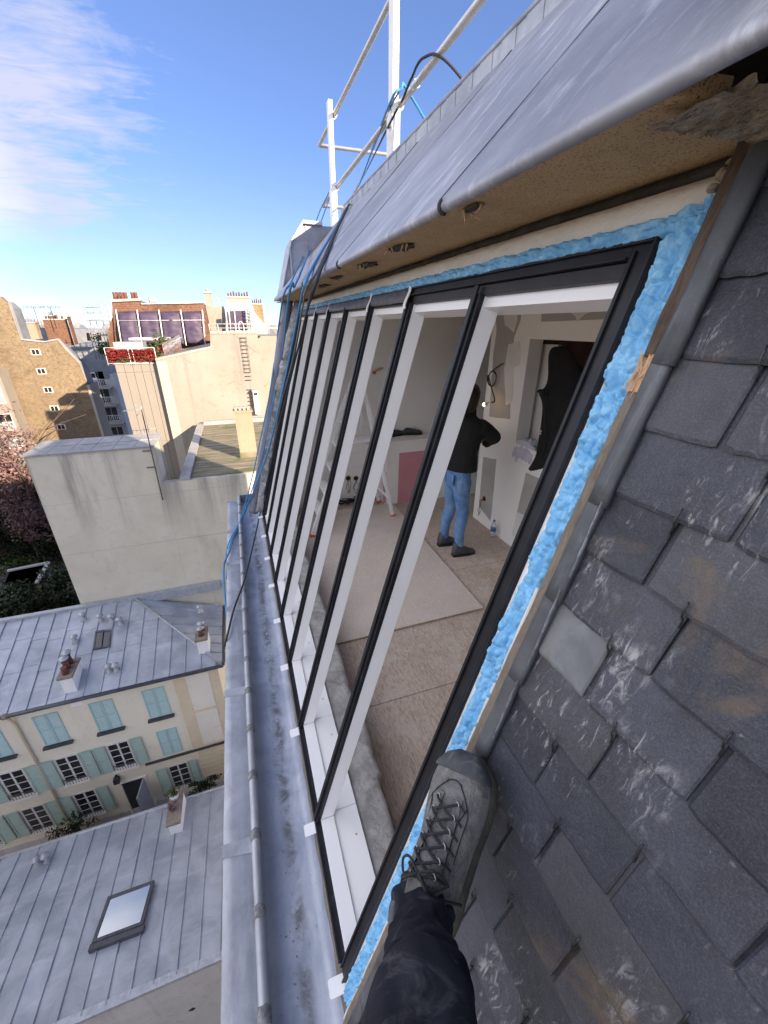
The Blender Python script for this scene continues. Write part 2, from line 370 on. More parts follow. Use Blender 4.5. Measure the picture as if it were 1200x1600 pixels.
M['osb'] = m_osb(); M['osb_pale'] = m_osb('dusty_strand_board', 2)
M['osb_edge'] = basic('strand_board_edge', (.46, .36, .27, 1), (.30, .22, .15, 1), 40, .9, .5)
M['curb'] = basic('rough_mortar', (.46, .445, .43, 1), (.27, .26, .25, 1), 11, .95, .9, 26, .014, stain=(.55, .54, .53, 1), sscale=5, slo=.5, shi=.7, samt=.6)
M['curb_pale'] = basic('raw_plaster_edge', (.47, .45, .42, 1), (.28, .26, .24, 1), 24, .95, .8, 40, .01)
M['wall'] = basic('interior_white', (.86, .845, .81, 1), (.82, .805, .77, 1), 1.6, .85, .12, 14, .004)
M['wall_shade'] = basic('primer_grey_wall', (.87, .85, .81, 1), (.82, .80, .76, 1), 1.2, .85, .12, 14, .004)  # even pale white of the end wall, ledge top and upright panel
M['drywall'] = basic('bare_plasterboard', (.37, .355, .335, 1), (.43, .415, .39, 1), 3, .9, .1, 40, .002)
M['filler'] = basic('joint_filler', (.72, .71, .68, 1), (.64, .63, .60, 1), 5, .9, .35, 22, .003)
M['pink'] = basic('pink_plasterboard', (.56, .25, .28, 1), (.62, .29, .325, 1), 3, .85, .1, 40, .002, stain=(.62, .40, .42, 1), sscale=6, slo=.6, shi=.8, samt=.5)
M['ceiling'] = basic('ceiling_white', (.78, .76, .72, 1), (.74, .72, .68, 1), 2, .9)
M['mahogany'] = basic('red_brown_wood', (.055, .016, .010, 1), (.10, .03, .018, 1), 4, .45, .1, stretch=(1, 1, .2))
M['alu'] = basic('ladder_aluminium', (.80, .80, .81, 1), (.70, .70, .71, 1), 6, .42, .1)
M['orange_plastic'] = basic('orange_plastic', (.70, .13, .035, 1), None, 8, .5)
M['yellow_plastic'] = basic('yellow_plastic', (.55, .30, .05, 1), None, 8, .5)
M['cable'] = basic('black_cable', (.012, .012, .013, 1), (.02, .02, .02, 1), 20, .5)
M['rope_dark'] = basic('dark_rope', (.02, .022, .028, 1), (.045, .045, .05, 1), 200, .8, .6, 400, .002)
M['rope_grey'] = basic('grey_hose', (.12, .115, .12, 1), (.17, .165, .165, 1), 60, .6)
M['rope_blue'] = basic('blue_rope', (.035, .19, .42, 1), (.07, .30, .56, 1), 240, .7, .6, 400, .002)
M['rail_paint'] = basic('white_powder_coat', (.80, .79, .76, 1), (.74, .73, .70, 1), 4, .4)
M['rail_alu'] = basic('rail_aluminium', (.55, .54, .52, 1), (.46, .45, .44, 1), 12, .42, .1, metal=.5)
M['sheet'] = basic('crumpled_plastic', (.30, .31, .33, 1), (.12, .125, .135, 1), 14, .3, .8, 24, .02, stain=(.65, .66, .68, 1), sscale=16, slo=.55, shi=.7)
M['tarp'] = basic('grey_blue_tarpaulin', (.135, .15, .20, 1), (.185, .20, .255, 1), 3, .45, .3, 9, .01)
# photographer and helper
def m_boot():
    t = NT('worn_nubuck')
    col = t.mix(t.step(t.noise(26, 6, .65, .5), .3, .7), (.125, .122, .12, 1), (.24, .235, .225, 1))
    col = t.mix(t.math('MULTIPLY', t.step(t.noise(16, 6, .7, .8), .5, .68), .6), col, (.32, .31, .27, 1))
    col = t.mix(t.math('MULTIPLY', t.step(t.noise(90, 4, .6), .64, .72), .4), col, (.04, .042, .046, 1))
    return t.done(col, .82, 0, t.bump(t.math('ADD', t.noise(60, 6, .65, .4), t.math('MULTIPLY', t.noise(300, 3), .4)), .9, .006), .3)
M['boot'] = m_boot()
M['boot_rubber'] = basic('toe_cap_rubber', (.045, .048, .055, 1), (.085, .088, .092, 1), 30, .65, .5, 60, .003, stain=(.2, .2, .195, 1), sscale=30, slo=.55, shi=.7)
M['sole'] = basic('yellow_grey_sole', (.085, .08, .055, 1), (.03, .03, .028, 1), 20, .8, .4, stain=(.06, .06, .06, 1), sscale=20)
def m_trouser():
    t = NT('dusty_black_cotton')
    col = t.mix(t.step(t.noise(11, 5, .6, .5), .3, .7), (.0095, .0105, .016, 1), (.020, .022, .032, 1))
    dust = t.math('MULTIPLY', t.step(t.noise(9, 7, .72, 1.2, t.mapping((1, 1, 1.4))), .52, .72), .42)
    col = t.mix(dust, col, (.20, .20, .205, 1))
    w = t.n('ShaderNodeTexWave', wave_type='BANDS'); w.inputs['Scale'].default_value = 260; w.inputs['Distortion'].default_value = 1; t.t.links.new(t.mapping((1, 1, .6)), w.inputs['Vector'])
    return t.done(col, .9, 0, t.bump(t.math('ADD', t.noise(36, 5, .6, .6), t.math('MULTIPLY', w.outputs['Fac'], .12)), .5, .006), .25)
M['trouser'] = m_trouser()
M['lace'] = basic('dark_lace', (.018, .019, .021, 1), (.04, .04, .042, 1), 200, .85, .6, 500, .001)
M['jacket'] = basic('black_fleece', (.0045, .0045, .005, 1), (.008, .008, .0085, 1), 14, .9, .4, 40, .006)
M['denim'] = basic('blue_denim', (.075, .17, .36, 1), (.14, .26, .46, 1), 9, .85, .4, 60, .004, stain=(.28, .40, .56, 1), sscale=5, slo=.5, shi=.7, samt=.5)
M['skin'] = basic('skin', (.50, .30, .21, 1), (.45, .26, .18, 1), 20, .5)
M['hair'] = basic('dark_brown_hair', (.018, .010, .007, 1), (.035, .02, .013, 1), 60, .5, .5, 120, .003, stretch=(1, 1, .15))
M['shoe_dark'] = basic('dark_shoe', (.035, .04, .05, 1), (.07, .075, .085, 1), 18, .6)
# town
M['render_old'] = basic('old_pale_render', (.52, .50, .47, 1), (.42, .40, .38, 1), 1.2, .9, .3)
# ================================================================== the slate roof we stand on
roof = thing('slate_roof', RP(.2, -.6), 'steep dark slate roof slope right of the window, where the boot stands', 'roof')
MB().slope(-6, .456, -2.05, .42, -.20, .010).build('deck', M['void_wood'], roof)
EXPO = .1025; S0 = -.2905
first = True
hook_mesh = None
def hook(y, s, n):
    global hook_mesh
    if hook_mesh is None:
        mb = MB(); r = .0015
        mb.tube([(0, -.020, -.004), (0, -.008, -.001), (0, -.0035, .004), (0, .002, .0062), (0, .012, .0056), (0, .019, .0046)], [r, r, r, r * 1.15, r * 1.25, r * .8], 6)
        hook_mesh = mb.mesh('slate_hook', M['hook'])
    o = bpy.data.objects.new('slate_hook', hook_mesh); COL.objects.link(o); o.parent = roof
    b = Matrix(((0, SV[0], NV[0], 0), (-1, SV[1], NV[1], 0), (0, SV[2], NV[2], 0), (0, 0, 0, 1)))
    o.matrix_local = Matrix.Translation(Vector(RP(y, s, n) - WL[roof])) @ b @ Matrix.Rotation(rng.uniform(-.12, .12), 4, 'Z')
def slate(y0, y1, s, special=None):
    """one slate: lower edge at s, a thin slab tilted so that it clears the course below"""
    L = .205; t = .0050 + rng.random() * .0018; tilt = .075; n0 = .0275 + rng.uniform(-.0012, .0022)
    ybias = rng.uniform(-.002, .002); skew = rng.uniform(-.003, .003)
    g = .0024
    ya, yb = y0 + g, y1 - g
    k = 13; low = []
    seed = rng.random() * 99
    for i in range(k):
        u = i / (k - 1); j = .0022 * nz(u * 6, seed) + .0014 * nz(u * 19, seed + 4)
        if i in (0, k - 1): j += .0015 + rng.random() * .003
        low.append((ya + (yb - ya) * u + ybias, s + skew * (u - .5) + j))
    side = []
    for i in range(1, 5):
        u = i / 4; side.append(u)
    ring = low[:]
    ring += [(yb + ybias + .0012 * nz(q * 7, seed + 8) , s + L * q) for q in side]
    ring += [(ya + ybias + .0012 * nz(q * 7, seed + 12), s + L * q) for q in side[::-1]]
    mb = MB(); cxy = (ya + yb) / 2; twist = rng.uniform(-.006, .006)
    def nn(y, ss): return n0 - tilt * (ss - s) + twist * (y - cxy)
    m = len(ring)
    # dressed lower edge: a chamfer ring
    inner = []
    for (y, ss) in ring:
        dy = .0045 if y < cxy else -.0045
        ds = .0050 + .003 * abs(nz(y * 40, seed)) if ss < s + .02 else 0
        inner.append((y + dy * .6, ss + ds))
    v = [RP(y, ss, nn(y, ss) - t) for y, ss in ring] + [RP(y, ss, nn(y, ss) - t * .45) for y, ss in ring] + [RP(y, ss, nn(y, ss) + .0006 * nz(y * 50, ss * 50, seed)) for y, ss in inner]
    f = [tuple(range(m - 1, -1, -1)), tuple(range(2 * m, 3 * m))]
    for r in (0, 1):
        f += [(r * m + i, r * m + (i + 1) % m, (r + 1) * m + (i + 1) % m, (r + 1) * m + i) for i in range(m)]
    mb.add(v, f)
    o = mb.build('slate', M[special] if special else M['slate'], roof)
    if special: tag(o, 'pale rust-edged slate beside the flashing')
JA = [.328, .163, -.02, -.19, -.37]; JB = [.264, .051, -.13, -.29, -.46]
def flash_edge(s): return .424 + max(0, -s) * .004
for ci in range(-14, 8):
    s = S0 + EXPO * ci - EXPO              # lower edge of the course
    js = JA if (ci % 2 == 0) else JB
    js = [j + rng.uniform(-.003, .003) for j in js]
    b = flash_edge(s) + .016
    if abs(js[0] - b) < .05: js = js[1:]
    e = [b] + js
    for i in range(len(e) - 1):
        sp = 'pale_slate' if (ci == 0 and i == 0) else None
        slate(e[i + 1], e[i], s, sp)
        if -1.35 < s < .3 and e[i + 1] > -.12:
            hook(e[i + 1] + .0005, s + EXPO + .001, .0285)
# ================================================================== flashing, batten, painted board, foam
fl = thing('step_flashing', RP(.44, -.4), 'dark lead flashing pieces lapped down the edge of the slates', 'flashing')
steps = [.62, .142, -.075, -.256, -.435, -.63, -.83, -1.03, -1.23, -1.43, -1.63, -1.88]
for i in range(len(steps) - 1):
    a, b = steps[i], steps[i + 1] - .035
    lift = .002
    seg = 7; rings = []
    for k in range(seg + 1):
        s = a + (b - a) * k / seg; f = k / seg
        j = .0016 * nz(s * 23, i * 3.3)
        yo = .4365 - .007 * f + j; n = .0345 + .003 * f
        prof = [(.4605, .037), (.4585, .039), (.452, .0375 + .002 * f), (.4475, n + .001), (yo + .007, n + .0006), (yo + .002, n - .001), (yo, n - .008)]
        rings.append([RP(y, s, q) for y, q in prof])
    mb = MB().loft(rings, closed=False, cap=False, smooth=True)
    o = mb.build('flashing_piece', M['lead'], fl); sm = o.modifiers.new('thick', 'SOLIDIFY'); sm.thickness = .0018; sm.offset = 1
for a, b in ((-.10, -.235), (-.262, -.42), (-.46, -.60)):
    rows = []
    for k in range(15):
        q = k / 14; s = a + (b - a) * q; y = .4335 - .007 * q + .0014 * nz(s * 60); w = (.0010 + .0024 * abs(nz(s * 45, 2))) * min(1, 6 * q * (1 - q) + .15); n = .0428 + .002 * q
        rows.append([RP(y + w, s, n - .004), RP(y + w * .7, s, n), RP(y, s, n + .0006), RP(y - w * .8, s, n - .001), RP(y - w, s, n - .004)])
    MB().loft(rows, closed=False, cap=False).build('solder_line', M['solder'], fl)  # pale ribbons paint the light caught by the flashing's folded edge
bt = thing('timber_batten', RP(.47, -.4), 'brown timber batten beside the blue foam, splintered halfway up', 'batten')
def rough_bar(y0, y1, s0, s1, n0, n1, amp, seed, taper=0.):
    k = max(4, int(abs(s1 - s0) / .03)); rings = []
    for i in range(k + 1):
        s = s0 + (s1 - s0) * i / k; w = 1 - taper * (i / k)
        j = lambda q: amp * nz(s * 14, seed + q * 3.7) + amp * .5 * nz(s * 47, seed + q)
        rings.append([RP(y0 + j(1), s, n0), RP(y0 + j(2), s, n1 + j(3) - .004), RP(y0 + .005 + j(2), s, n1 + j(3)), RP(y1 - .005 + j(4), s, n1 + j(5)), RP(y1 + j(4), s, n1 + j(5) - .004), RP(y1 + j(6), s, n0)])
    return MB().loft(rings, closed=True, cap=True, smooth=False)
rough_bar(.4605, .4865, .118, .62, -.02, .034, .0022, 3).build('upper_length', M['batten'], bt)
rough_bar(.4610, .4875, -1.90, .070, -.02, .031, .0026, 9).build('lower_length', M['batten_grey'], bt)
mb = MB()
for i in range(46):
    y = .4615 + rng.random() * .025; n = .008 + rng.random() * .026; d = rng.choice((1, -1))
    a = RP(y, .066 if d > 0 else .120, n); L = .030 + rng.random() * .034
    mb.tube([a, RP(y + rng.uniform(-.004, .004), (.066 + L * .5) if d > 0 else (.12 - L * .5), n + rng.uniform(-.002, .006)), RP(y + rng.uniform(-.008, .008), (.066 + L) if d > 0 else (.12 - L), n + rng.uniform(-.003, .012))], [.0030, .0026, .0006], 4, smooth=False)
mb.build('split_fibres', M['splinter'], bt)
wbm = rough_bar(.4885, .5015, -1.90, -.30, -.03, .022, .0012, 21)
wb = wbm.build('white_board', M['white_dirty'], None); tag(wb, 'chipped white painted board edge between the foam and the weathered batten', 'board')
fo = thing('expanding_foam', RP(.5, -.5), 'lumpy light blue expanding foam filling the gap around the black window frame', 'foam')
def foam_strip(P, L, w, hmax, seed, nu, nw=26, base=-.02, two=True):
    rings = []
    for i in range(nu + 1):
        u = L * i / nu; row = []
        wob = .0035 * nz(u * 11, seed) + .0015 * nz(u * 33, seed)
        for k in range(nw + 1):
            a = k / nw; x = (a - .5) * w
            def bead(c, r, ph):
                q = (x - c - .004 * nz(u * 14, ph)) / r
                return math.sqrt(max(0, 1 - q * q))
            wx, wu = x + .006 * nz(u * 26, x * 26, seed), u + .008 * nz(u * 22, x * 22, seed + 9)
            q1 = mnoise.voronoi(Vector((wu * 30, wx * 46, seed)))[0]; q2 = mnoise.voronoi(Vector((wu * 95, wx * 110, seed + 3)))[0]
            crease = math.exp(-((q1[1] - q1[0]) / .13) ** 2)
            lump = .66 + .30 * (.5 - q1[0]) + .22 * (.5 - q2[0]) - .30 * crease + .25 * nz(u * 60, x * 60, seed + 2) + .16 * nz(u * 170, x * 170, seed + 5)
            bul = 1 + .30 * nz(u * 9, seed)
            if two:
                h = max(bead(-.25 * w + .006 * nz(u * 13, 2), .265 * w, seed + 7), bead(.23 * w + .006 * nz(u * 13, 2), .285 * w, seed + 13) * (.85 + .3 * nz(u * 6, 8)))
            else: h = bead(0, .56 * w, seed)
            h = hmax * h * max(.05, .10 + 1.15 * lump * bul)
            row.append(P(u, x + wob * (1 - abs(2 * a - 1)), base if k in (0, nw) else h))
        rings.append(row)
    return MB().loft(rings, closed=False, cap=False, smooth=True)
foam_strip(lambda u, x, h: RP(.5185 + x * (1 + .25 * max(0, min(1, (u - 1.6) * 2))), -1.875 + u, h), 2.205, .066, .025, 2.2, 760, 36).build('foam_seam', M['foam'], fo)
foam_strip(lambda u, x, h: RP(.50 + u, .3115 + x + .004 * nz(u * 9, 3), h), 3.95, .030, .022, 8.8, 760, 14, two=False).build('foam_head', M['foam'], fo)
# ================================================================== the roof window
JAMB0, JAMB1 = .570, .626
MULL = [1.088, 1.577, 2.060, 2.538, 3.010, 3.478, 3.945]
FAR0 = 4.392
HB, HT, SB = .250, .303, -1.902
win = thing('roof_window', RP(2.5, -.8), 'long sloping roof window with black and white bars and no glass yet', 'window')
def black_jamb(y0, d):
    mb = MB()
    mb.slope(y0, y0 + d * .050, SB, HT - .0005, -.03, 0)
    mb.slope(y0 + d * .0004, y0 + d * .006, SB + .001, HT - .002, .0005, .009)
    mb.slope(y0 + d * .036, y0 + d * .0405, SB + .004, HB + .036, .0005, .006)
    return mb
jb = black_jamb(JAMB0, 1).build('jamb', M['black'], win, .0012)
MB().slope(JAMB0 + .0505, JAMB1, SB + .02, HB + .024, -.034, -.008).build('gasket', M['rubber'], jb, .0015)
MB().slope(JAMB0 - .026, JAMB0 - .0005, SB + .01, HT - .004, -.06, -.006).build('white_edge', M['white'], jb, .001)
MB().slope(JAMB0 + .004, JAMB1 - .004, SB + .02, HB - .001, -.140, -.0305).build('white_profile', M['white'], jb, .001)
jf = black_jamb(FAR0 + .05, -1).build('jamb', M['black'], win, .0012)
MB().slope(FAR0 - .020, FAR0 + .045, SB + .02, HB - .001, -.140, -.0305).build('white_profile', M['white'], jf, .001)
hd = MB()
hd.slope(JAMB0 + .0506, FAR0 - .0005, HB + .0245, HT - .001, -.03, -.0005); hd.slope(JAMB0 + .007, FAR0 - .0005, HT - .008, HT - .0025, .0, .0085)
hd.slope(JAMB0 + .052, FAR0 - .0005, HB + .024, HB + .029, .0, .0055)
hd = hd.build('head', M['black'], win, .0012)
MB().slope(JAMB1 - .002, FAR0 - .021, HB - .002, HB + .0235, -.022, -.006).build('gasket', M['rubber'], hd, .0015)
MB().slope(JAMB1 - .003, FAR0 - .021, HB - .028, HB + .055, -.090, -.0225).build('white_profile', M['white'], hd, .001)
ys = [JAMB1 - .02] + MULL + [FAR0]
for y in MULL:
    mb = MB(); mb.slope(y - .021, y + .021, SB + .012, HB - .0005, -.0125, .004)
    mb.slope(y - .0095, y + .0095, SB + .010, HB + .020, .0045, .0125); cp = mb.build('mullion', M['black'], win, .0022)
    MB().slope(y - .019, y + .019, SB + .018, HB - .0008, -.068, -.013).build('white_bar', M['white'], cp, .0012)
def X_on(z, n): # x of the roof slope plane at height z
    return float((RP(0, 0, n) + SV * ((z - RP(0, 0, n)[2]) / SV[2]))[0])
# black bottom rail, white sill in two steps
sl = MB().slope(JAMB0 + .0502, FAR0 + .0498 - .05, SB - .004, SB + .0115, -.05, .008).build('bottom_rail', M['black'], win, .0012)
xs0 = X_on(-1.985, -.0)
for k in range(len(ys) - 1):
    a, b = ys[k] + .022, ys[k + 1] - .022
    if k == 0: a = JAMB1 - .003
    if k == len(ys) - 2: b = FAR0 - .021
    o = MB().box(xs0 + .018, xs0 + .075, a, b, -2.02, -1.969).build('sill_rebate', M['white'], win, .001)
    p = MB().box(xs0 + .0755, xs0 + .182, a - (.02 if k else 0), b + .021, -2.02, -1.977).build('sill_board', M['white'], win, .001)
    if k < 6:
        for q in (.22, .78):
            yy = a + (b - a) * q; MB().cyl((xs0 + .150, yy, -1.9775), (xs0 + .150, yy, -1.9745), .0042, 10).build('screw', M['rail_alu'], p)
# fixing tabs that stick out over the gutter
tabm = None
for k, y in enumerate([JAMB0 + .004] + [m - .022 for m in MULL] + [FAR0 + .02]):
    mb = MB(); y0 = y - .024; xo = xs0 - .058 + (0 if k else .004); tw = .004 + rng.uniform(-.003, .003)
    poly = [(xs0 + .012, 0, .0), (xs0 + .012, .048, .0)]
    arc = [(xo + .008 - .008 * math.cos(a), .040 + .008 * math.sin(a)) for a in (R_(90), R_(60), R_(30), 0)] + [(xo + .008 - .008 * math.cos(a), .008 - .008 * math.sin(a)) for a in (0, R_(30), R_(60), R_(90))]
    poly += [(x, q, -.004) for x, q in arc]
    mb.prism([(x, y0 + q + tw * (xs0 - x) * 8, -2.002 + zz - (xs0 - x) * .06) for x, q, zz in poly], (0, 0, .004))
    mb.build('fixing_tab', M['white'], win, .0006)
# white hold-down straps on the head
for y, w_ in ((MULL[1], .020), (MULL[2], .019), (MULL[4], .018), (MULL[5], .018)):
    rings = []
    for s, n in ((.225, .016), (.236, .020), (.255, .018), (.285, .012), (.305, .014), (.313, .006), (.312, -.012)):
        rings.append([RP(y - .004 - w_ / 2, s, n), RP(y - .004 + w_ / 2, s, n), RP(y - .004 + w_ / 2, s, n - .003), RP(y - .004 - w_ / 2, s, n - .003)])
    MB().loft(rings, smooth=False).build('strap', M['white'], win)
# wrinkled membrane over the far part of the head
for a, b in ((MULL[1] + .008, MULL[2] - .016), (MULL[2] + .008, MULL[4] - .016), (MULL[4] + .008, MULL[5] - .016), (MULL[5] + .008, FAR0)):
    rings = []
    for i in range(41):
        y = a + (b - a) * i / 40; rings.append([RP(y, s, n + .003 * nz(y * 18, s * 30) + .0015 * nz(y * 60, s * 50)) for s, n in ((.251, .004), (.262, .011), (.275, .010), (.287, .0125), (.298, .011), (.306, .004))])
    MB().loft(rings, closed=False, cap=False).build('membrane', M['membrane'], win)
# ================================================================== above the window: coat, felt, soffit, zinc
EX, EZ = .465, .213
sf = thing('eaves_soffit', (.5, 2, .2), 'brown particle board soffit with dark torn holes under the zinc overhang', 'soffit')
rings = []
for i in range(160):
    y = .470 + 4.0 * i / 159; e = .004 * nz(y * 7, 1) + .0025 * nz(y * 29, 2)
    rings.append([RP(y, .314, -.03), RP(y, .318 + .3 * e, -.004 + e * .5), RP(y, .338, .001 + e * .4), RP(y, .356, .002 + .3 * e), RP(y, .371 + e * .5, -.002), RP(y, .374, -.03)])
MB().loft(rings, closed=True, cap=True).build('white_coat', M['plaster_strip'], sf)
rings = []
for i in range(120):
    y = .47 + 4.0 * i / 119; e = .009 * nz(y * 6, 9) + .006 * nz(y * 23, 12)
    rings.append([RP(y, .3775, -.05), RP(y, .3755 + e * .2, -.003), RP(y, .391 + e * .6, -.003), RP(y, .40, -.05)])
MB().loft(rings, closed=True, cap=True).build('felt_strip', M['felt'], sf)
inner = RP(0, .391, 0)
# soffit board; irregular near end
poly = []
ends = [(inner[0] + .03, .44), (inner[0] - .02, .455), (.62, .43), (.57, .45), (.53, .42), (.463, .43)]
zs = EZ + .0025
MB().prism([(x, y, zs) for x, y in ends] + [(.463, 4.6, zs), (inner[0] + .03, 4.6, zs)], (0, 0, .02)).build('soffit_board', M['soffit'], sf)
for (px, py, L, w_) in ((738, 322, .085, .032), (627, 385, .17, .07), (572, 413, .20, .075), (525, 433, .22, .06), (505, 446, .3, .06)):
    c = atZ(px, py, zs); n_ = 22; pp = []
    for k in range(n_):
        a = 2 * math.pi * k / n_; r = .75 + .95 * nz(k * 1.13, px) + .35 * nz(k * 3.1, py)
        pp.append((c[0] + w_ * .5 * r * math.cos(a), c[1] + L * .5 * r * math.sin(a), zs - .0055 - .004 * abs(nz(k * 2.2, py))))
    mb = MB(); mb.prism(pp, (0, 0, .004)); mb.build('torn_hole', M['felt'], sf)
    for q in range(5):
        a = rng.random() * 6.28; p0 = (c[0] + w_ * .4 * math.cos(a), c[1] + L * .4 * math.sin(a), zs - .003)
        MB().tube([p0, (p0[0] + rng.uniform(-.02, .02), p0[1] + rng.uniform(-.03, .03), zs - .012 - rng.random() * .012)], [.004, .001], 4).build('torn_shred', M['soffit'], sf)
# crumbling plaster at the near end
rings2 = []
for i in range(46):
    u = i / 45; row = []; p0 = atZ(1040 + 180 * u, 168 + 26 * u, EZ - .002)
    for k in range(13):
        v_ = k / 12; lx = .004 * nz(u * 12, k * 1.2) + .0015 * nz(u * 40, k * 3)
        row.append((p0[0] + lx + .035 * v_, p0[1] + .022 - .075 * v_ + .007 * nz(u * 10, k * 1.2, 5) + .003 * nz(u * 30, k * 3), p0[2] - .010 + .016 * v_ ** 1.5 + .007 * nz(u * 14, k * .9, 3) + .003 * nz(u * 44, k * 2)))
    rings2.append(row)
MB().loft(rings2, closed=False, cap=False, smooth=True).build('crumbled_plaster', M['broken_plaster'], sf)
mb = MB()
for (y, s, n, r) in ((.497, .358, .012, .016), (.488, .372, .018, .014), (.506, .345, .012, .010), (.490, .340, .008, .008)):
    mb.ball(RP(y, s, n), (r, r * .8, r * .5), 8, 5)
for i in range(len(mb.v)):
    v = np.array(mb.v[i]); mb.v[i] = tuple(v + .005 * np.array([nz(*(v * 70)), nz(*(v * 70 + 9)), nz(*(v * 70 + 20))]))
mb.s = [False] * len(mb.s); mb.build('broken_wood_end', M['broken_plaster'], sf)
# dark attic void beyond it
av = tag(MB().box(.40, 1.0, -2.0, .50, .42, .45).build('rafter_board', M['void_wood']), 'dark underside of roof boards inside the open eaves void', 'roof boards')
MB().box(.74, .78, -2.0, .46, .2, .42).build('rafter', M['void_wood'], av)
# zinc sheets on the 45 degree slope
zn = thing('zinc_cladding', (1, 2, .7), 'pale grey zinc sheets with dark seams on the overhang above the window', 'zinc cladding')
ZA = R_(45); zu = np.array([math.cos(ZA), 0, math.sin(ZA)]); zo = np.array([-math.sin(ZA), 0, math.cos(ZA)])
RR = .0115
E0 = np.array([.459, 0, .226]) + zo * RR - zu * .030
def ZP(y, u, n=0.): return E0 + np.array([0, y, 0]) + zu * u + zo * n
UT = 1.12
seams = [-2.0, -.98, -.02, .94, 1.885, 2.82, 3.76, 4.70]
for k in range(len(seams) - 1):
    a, b = seams[k], seams[k + 1]; nu, nv = 22, 26; rows = []
    for i in range(nv + 1):
        y = a + .007 + (b - a - .014) * i / nv; lap = .0035 * max(0, 1 - (nv - i) * .4)
        row = []
        # roll at the foot
        for q in range(10):
            r = RR
            c = E0 + np.array([0, y, 0]) + zu * .030 + zo * (-r)
            row.append(c + r * (zo * math.cos(R_(200 - q * 22)) - zu * math.sin(R_(200 - q * 22))))
        for j in range(nu + 1):
            u = .034 + (UT - .034) * j / nu
            d = .0026 * nz(y * 2.6, u * 1.6, k * 5) + .0012 * nz(y * 9 + u * 3, u * 4, k) + .0022 * nz((y + u * .9) * 6, (u - y) * 1.2, k + 9)
            row.append(ZP(y, u, d * min(1, u * 5) + lap + .0007))
        rows.append(row)
    o = MB().loft(rows, closed=False, cap=False).build('zinc_sheet', M['zinc'], zn)
    sm = o.modifiers.new('thick', 'SOLIDIFY'); sm.thickness = .0022; sm.offset = -1
for y in seams[1:-1]:      # dark tubes painting the shadow at each sheet lap, bent round the roll
    pts = [E0 + np.array([0, y, 0]) + zu * .030 - zo * RR + (RR + .001) * (zo * math.cos(R_(a)) - zu * math.sin(R_(a))) for a in (150, 110, 70, 35, 5)]
    pts += [ZP(y + .0015 * nz(u * 9, y), u, .0012) for u in (.06, .2, .4, .6, .8, UT - .22, UT - .16)] + [ZP(y + .055, UT - .02, .0012)]
    MB().tube(pts, .0042, 6).build('lap_seam', M['felt'], zn)
MB().hexa([ZP(-2, .03, -.016), ZP(4.7, .03, -.016), ZP(4.7, UT, -.016), ZP(-2, UT, -.016), ZP(-2, .03, -.0068), ZP(4.7, .03, -.0068), ZP(4.7, UT, -.0068), ZP(-2, UT, -.0068)]).build('underlay', M['felt'], zn)
rt = ZP(0, UT)
mb = MB(); mb.box(rt[0] - .012, rt[0] + .022, -2, 4.70, rt[2] - .030, rt[2] + .058)
mb.tube([(rt[0] - .008, -2, rt[2] + .058), (rt[0] - .008, 4.7, rt[2] + .058)], .012, 10)
capo = mb.build('ridge_strip', M['zinc_gutter'], zn)
for k in range(26): # stepped joints along the ridge strip
    y = .6 + k * .165
    MB().box(rt[0] - .0145, rt[0] - .0122, y, y + .10, rt[2] - .02, rt[2] + .048).build('cleat', M['zinc_gutter'], zn)

# ================================================================== gutter with its coping
gt = thing('zinc_gutter', (-.1, 2, -2.1), 'long zinc box gutter with rolled edge running below the window', 'gutter')
YG0, YG1 = -1.2, 5.25
rows = []
for i in range(150):
    y = YG0 + (YG1 - YG0) * i / 149; row = []
    wv = .004 * nz(y * 2.2, 4)
    for x, z in ((.062, -2.035), (.052, -2.045), (.046 + wv, -2.085), (.034 + wv, -2.118), (.0, -2.128), (-.05, -2.134), (-.10, -2.138), (-.15, -2.136), (-.176, -2.125), (-.188, -2.10), (-.192, -2.07)):
        row.append((x + .003 * nz(y * 5, x * 20), y, z + (.004 * nz(y * 4, x * 9) + .002 * nz(y * 15, x * 22))))
    rows.append(row)
o = MB().loft(rows, closed=False, cap=False).build('gutter_trough', M['trough'], gt)
mb = MB(); mb.tube([(-.203 + .002 * nz(i * .5), YG0 + (YG1 - YG0) * i / 60, -2.050 + .002 * nz(i * .7, 4)) for i in range(61)], .0185, 14)
bd = mb.build('rolled_edge', M['zinc_coping'], gt)
for k in range(17):   # dark soldered clips round the roll
    y = .60 + k * .272
    pts = []
    rows = []
    for i in range(5):
        yy = y + (i - 2) * .011 + .004 * nz(i, k); r = .0195 + (.0045 if 0 < i < 4 else 0)
        rows.append([(-.203 + (r + .002 * nz(i * 2, q, k)) * math.cos(q * .5236), yy + .006 * nz(q * .9, k * 3, i), -2.050 + (r + .002 * nz(i * 2, q, k)) * math.sin(q * .5236)) for q in range(12)])
    MB().loft(rows).build('clip', M['solder_dark'], gt)
MB().box(-.19, .06, YG1 - .012, YG1, -2.135, -2.03).build('end_plate', M['tarp'], gt)
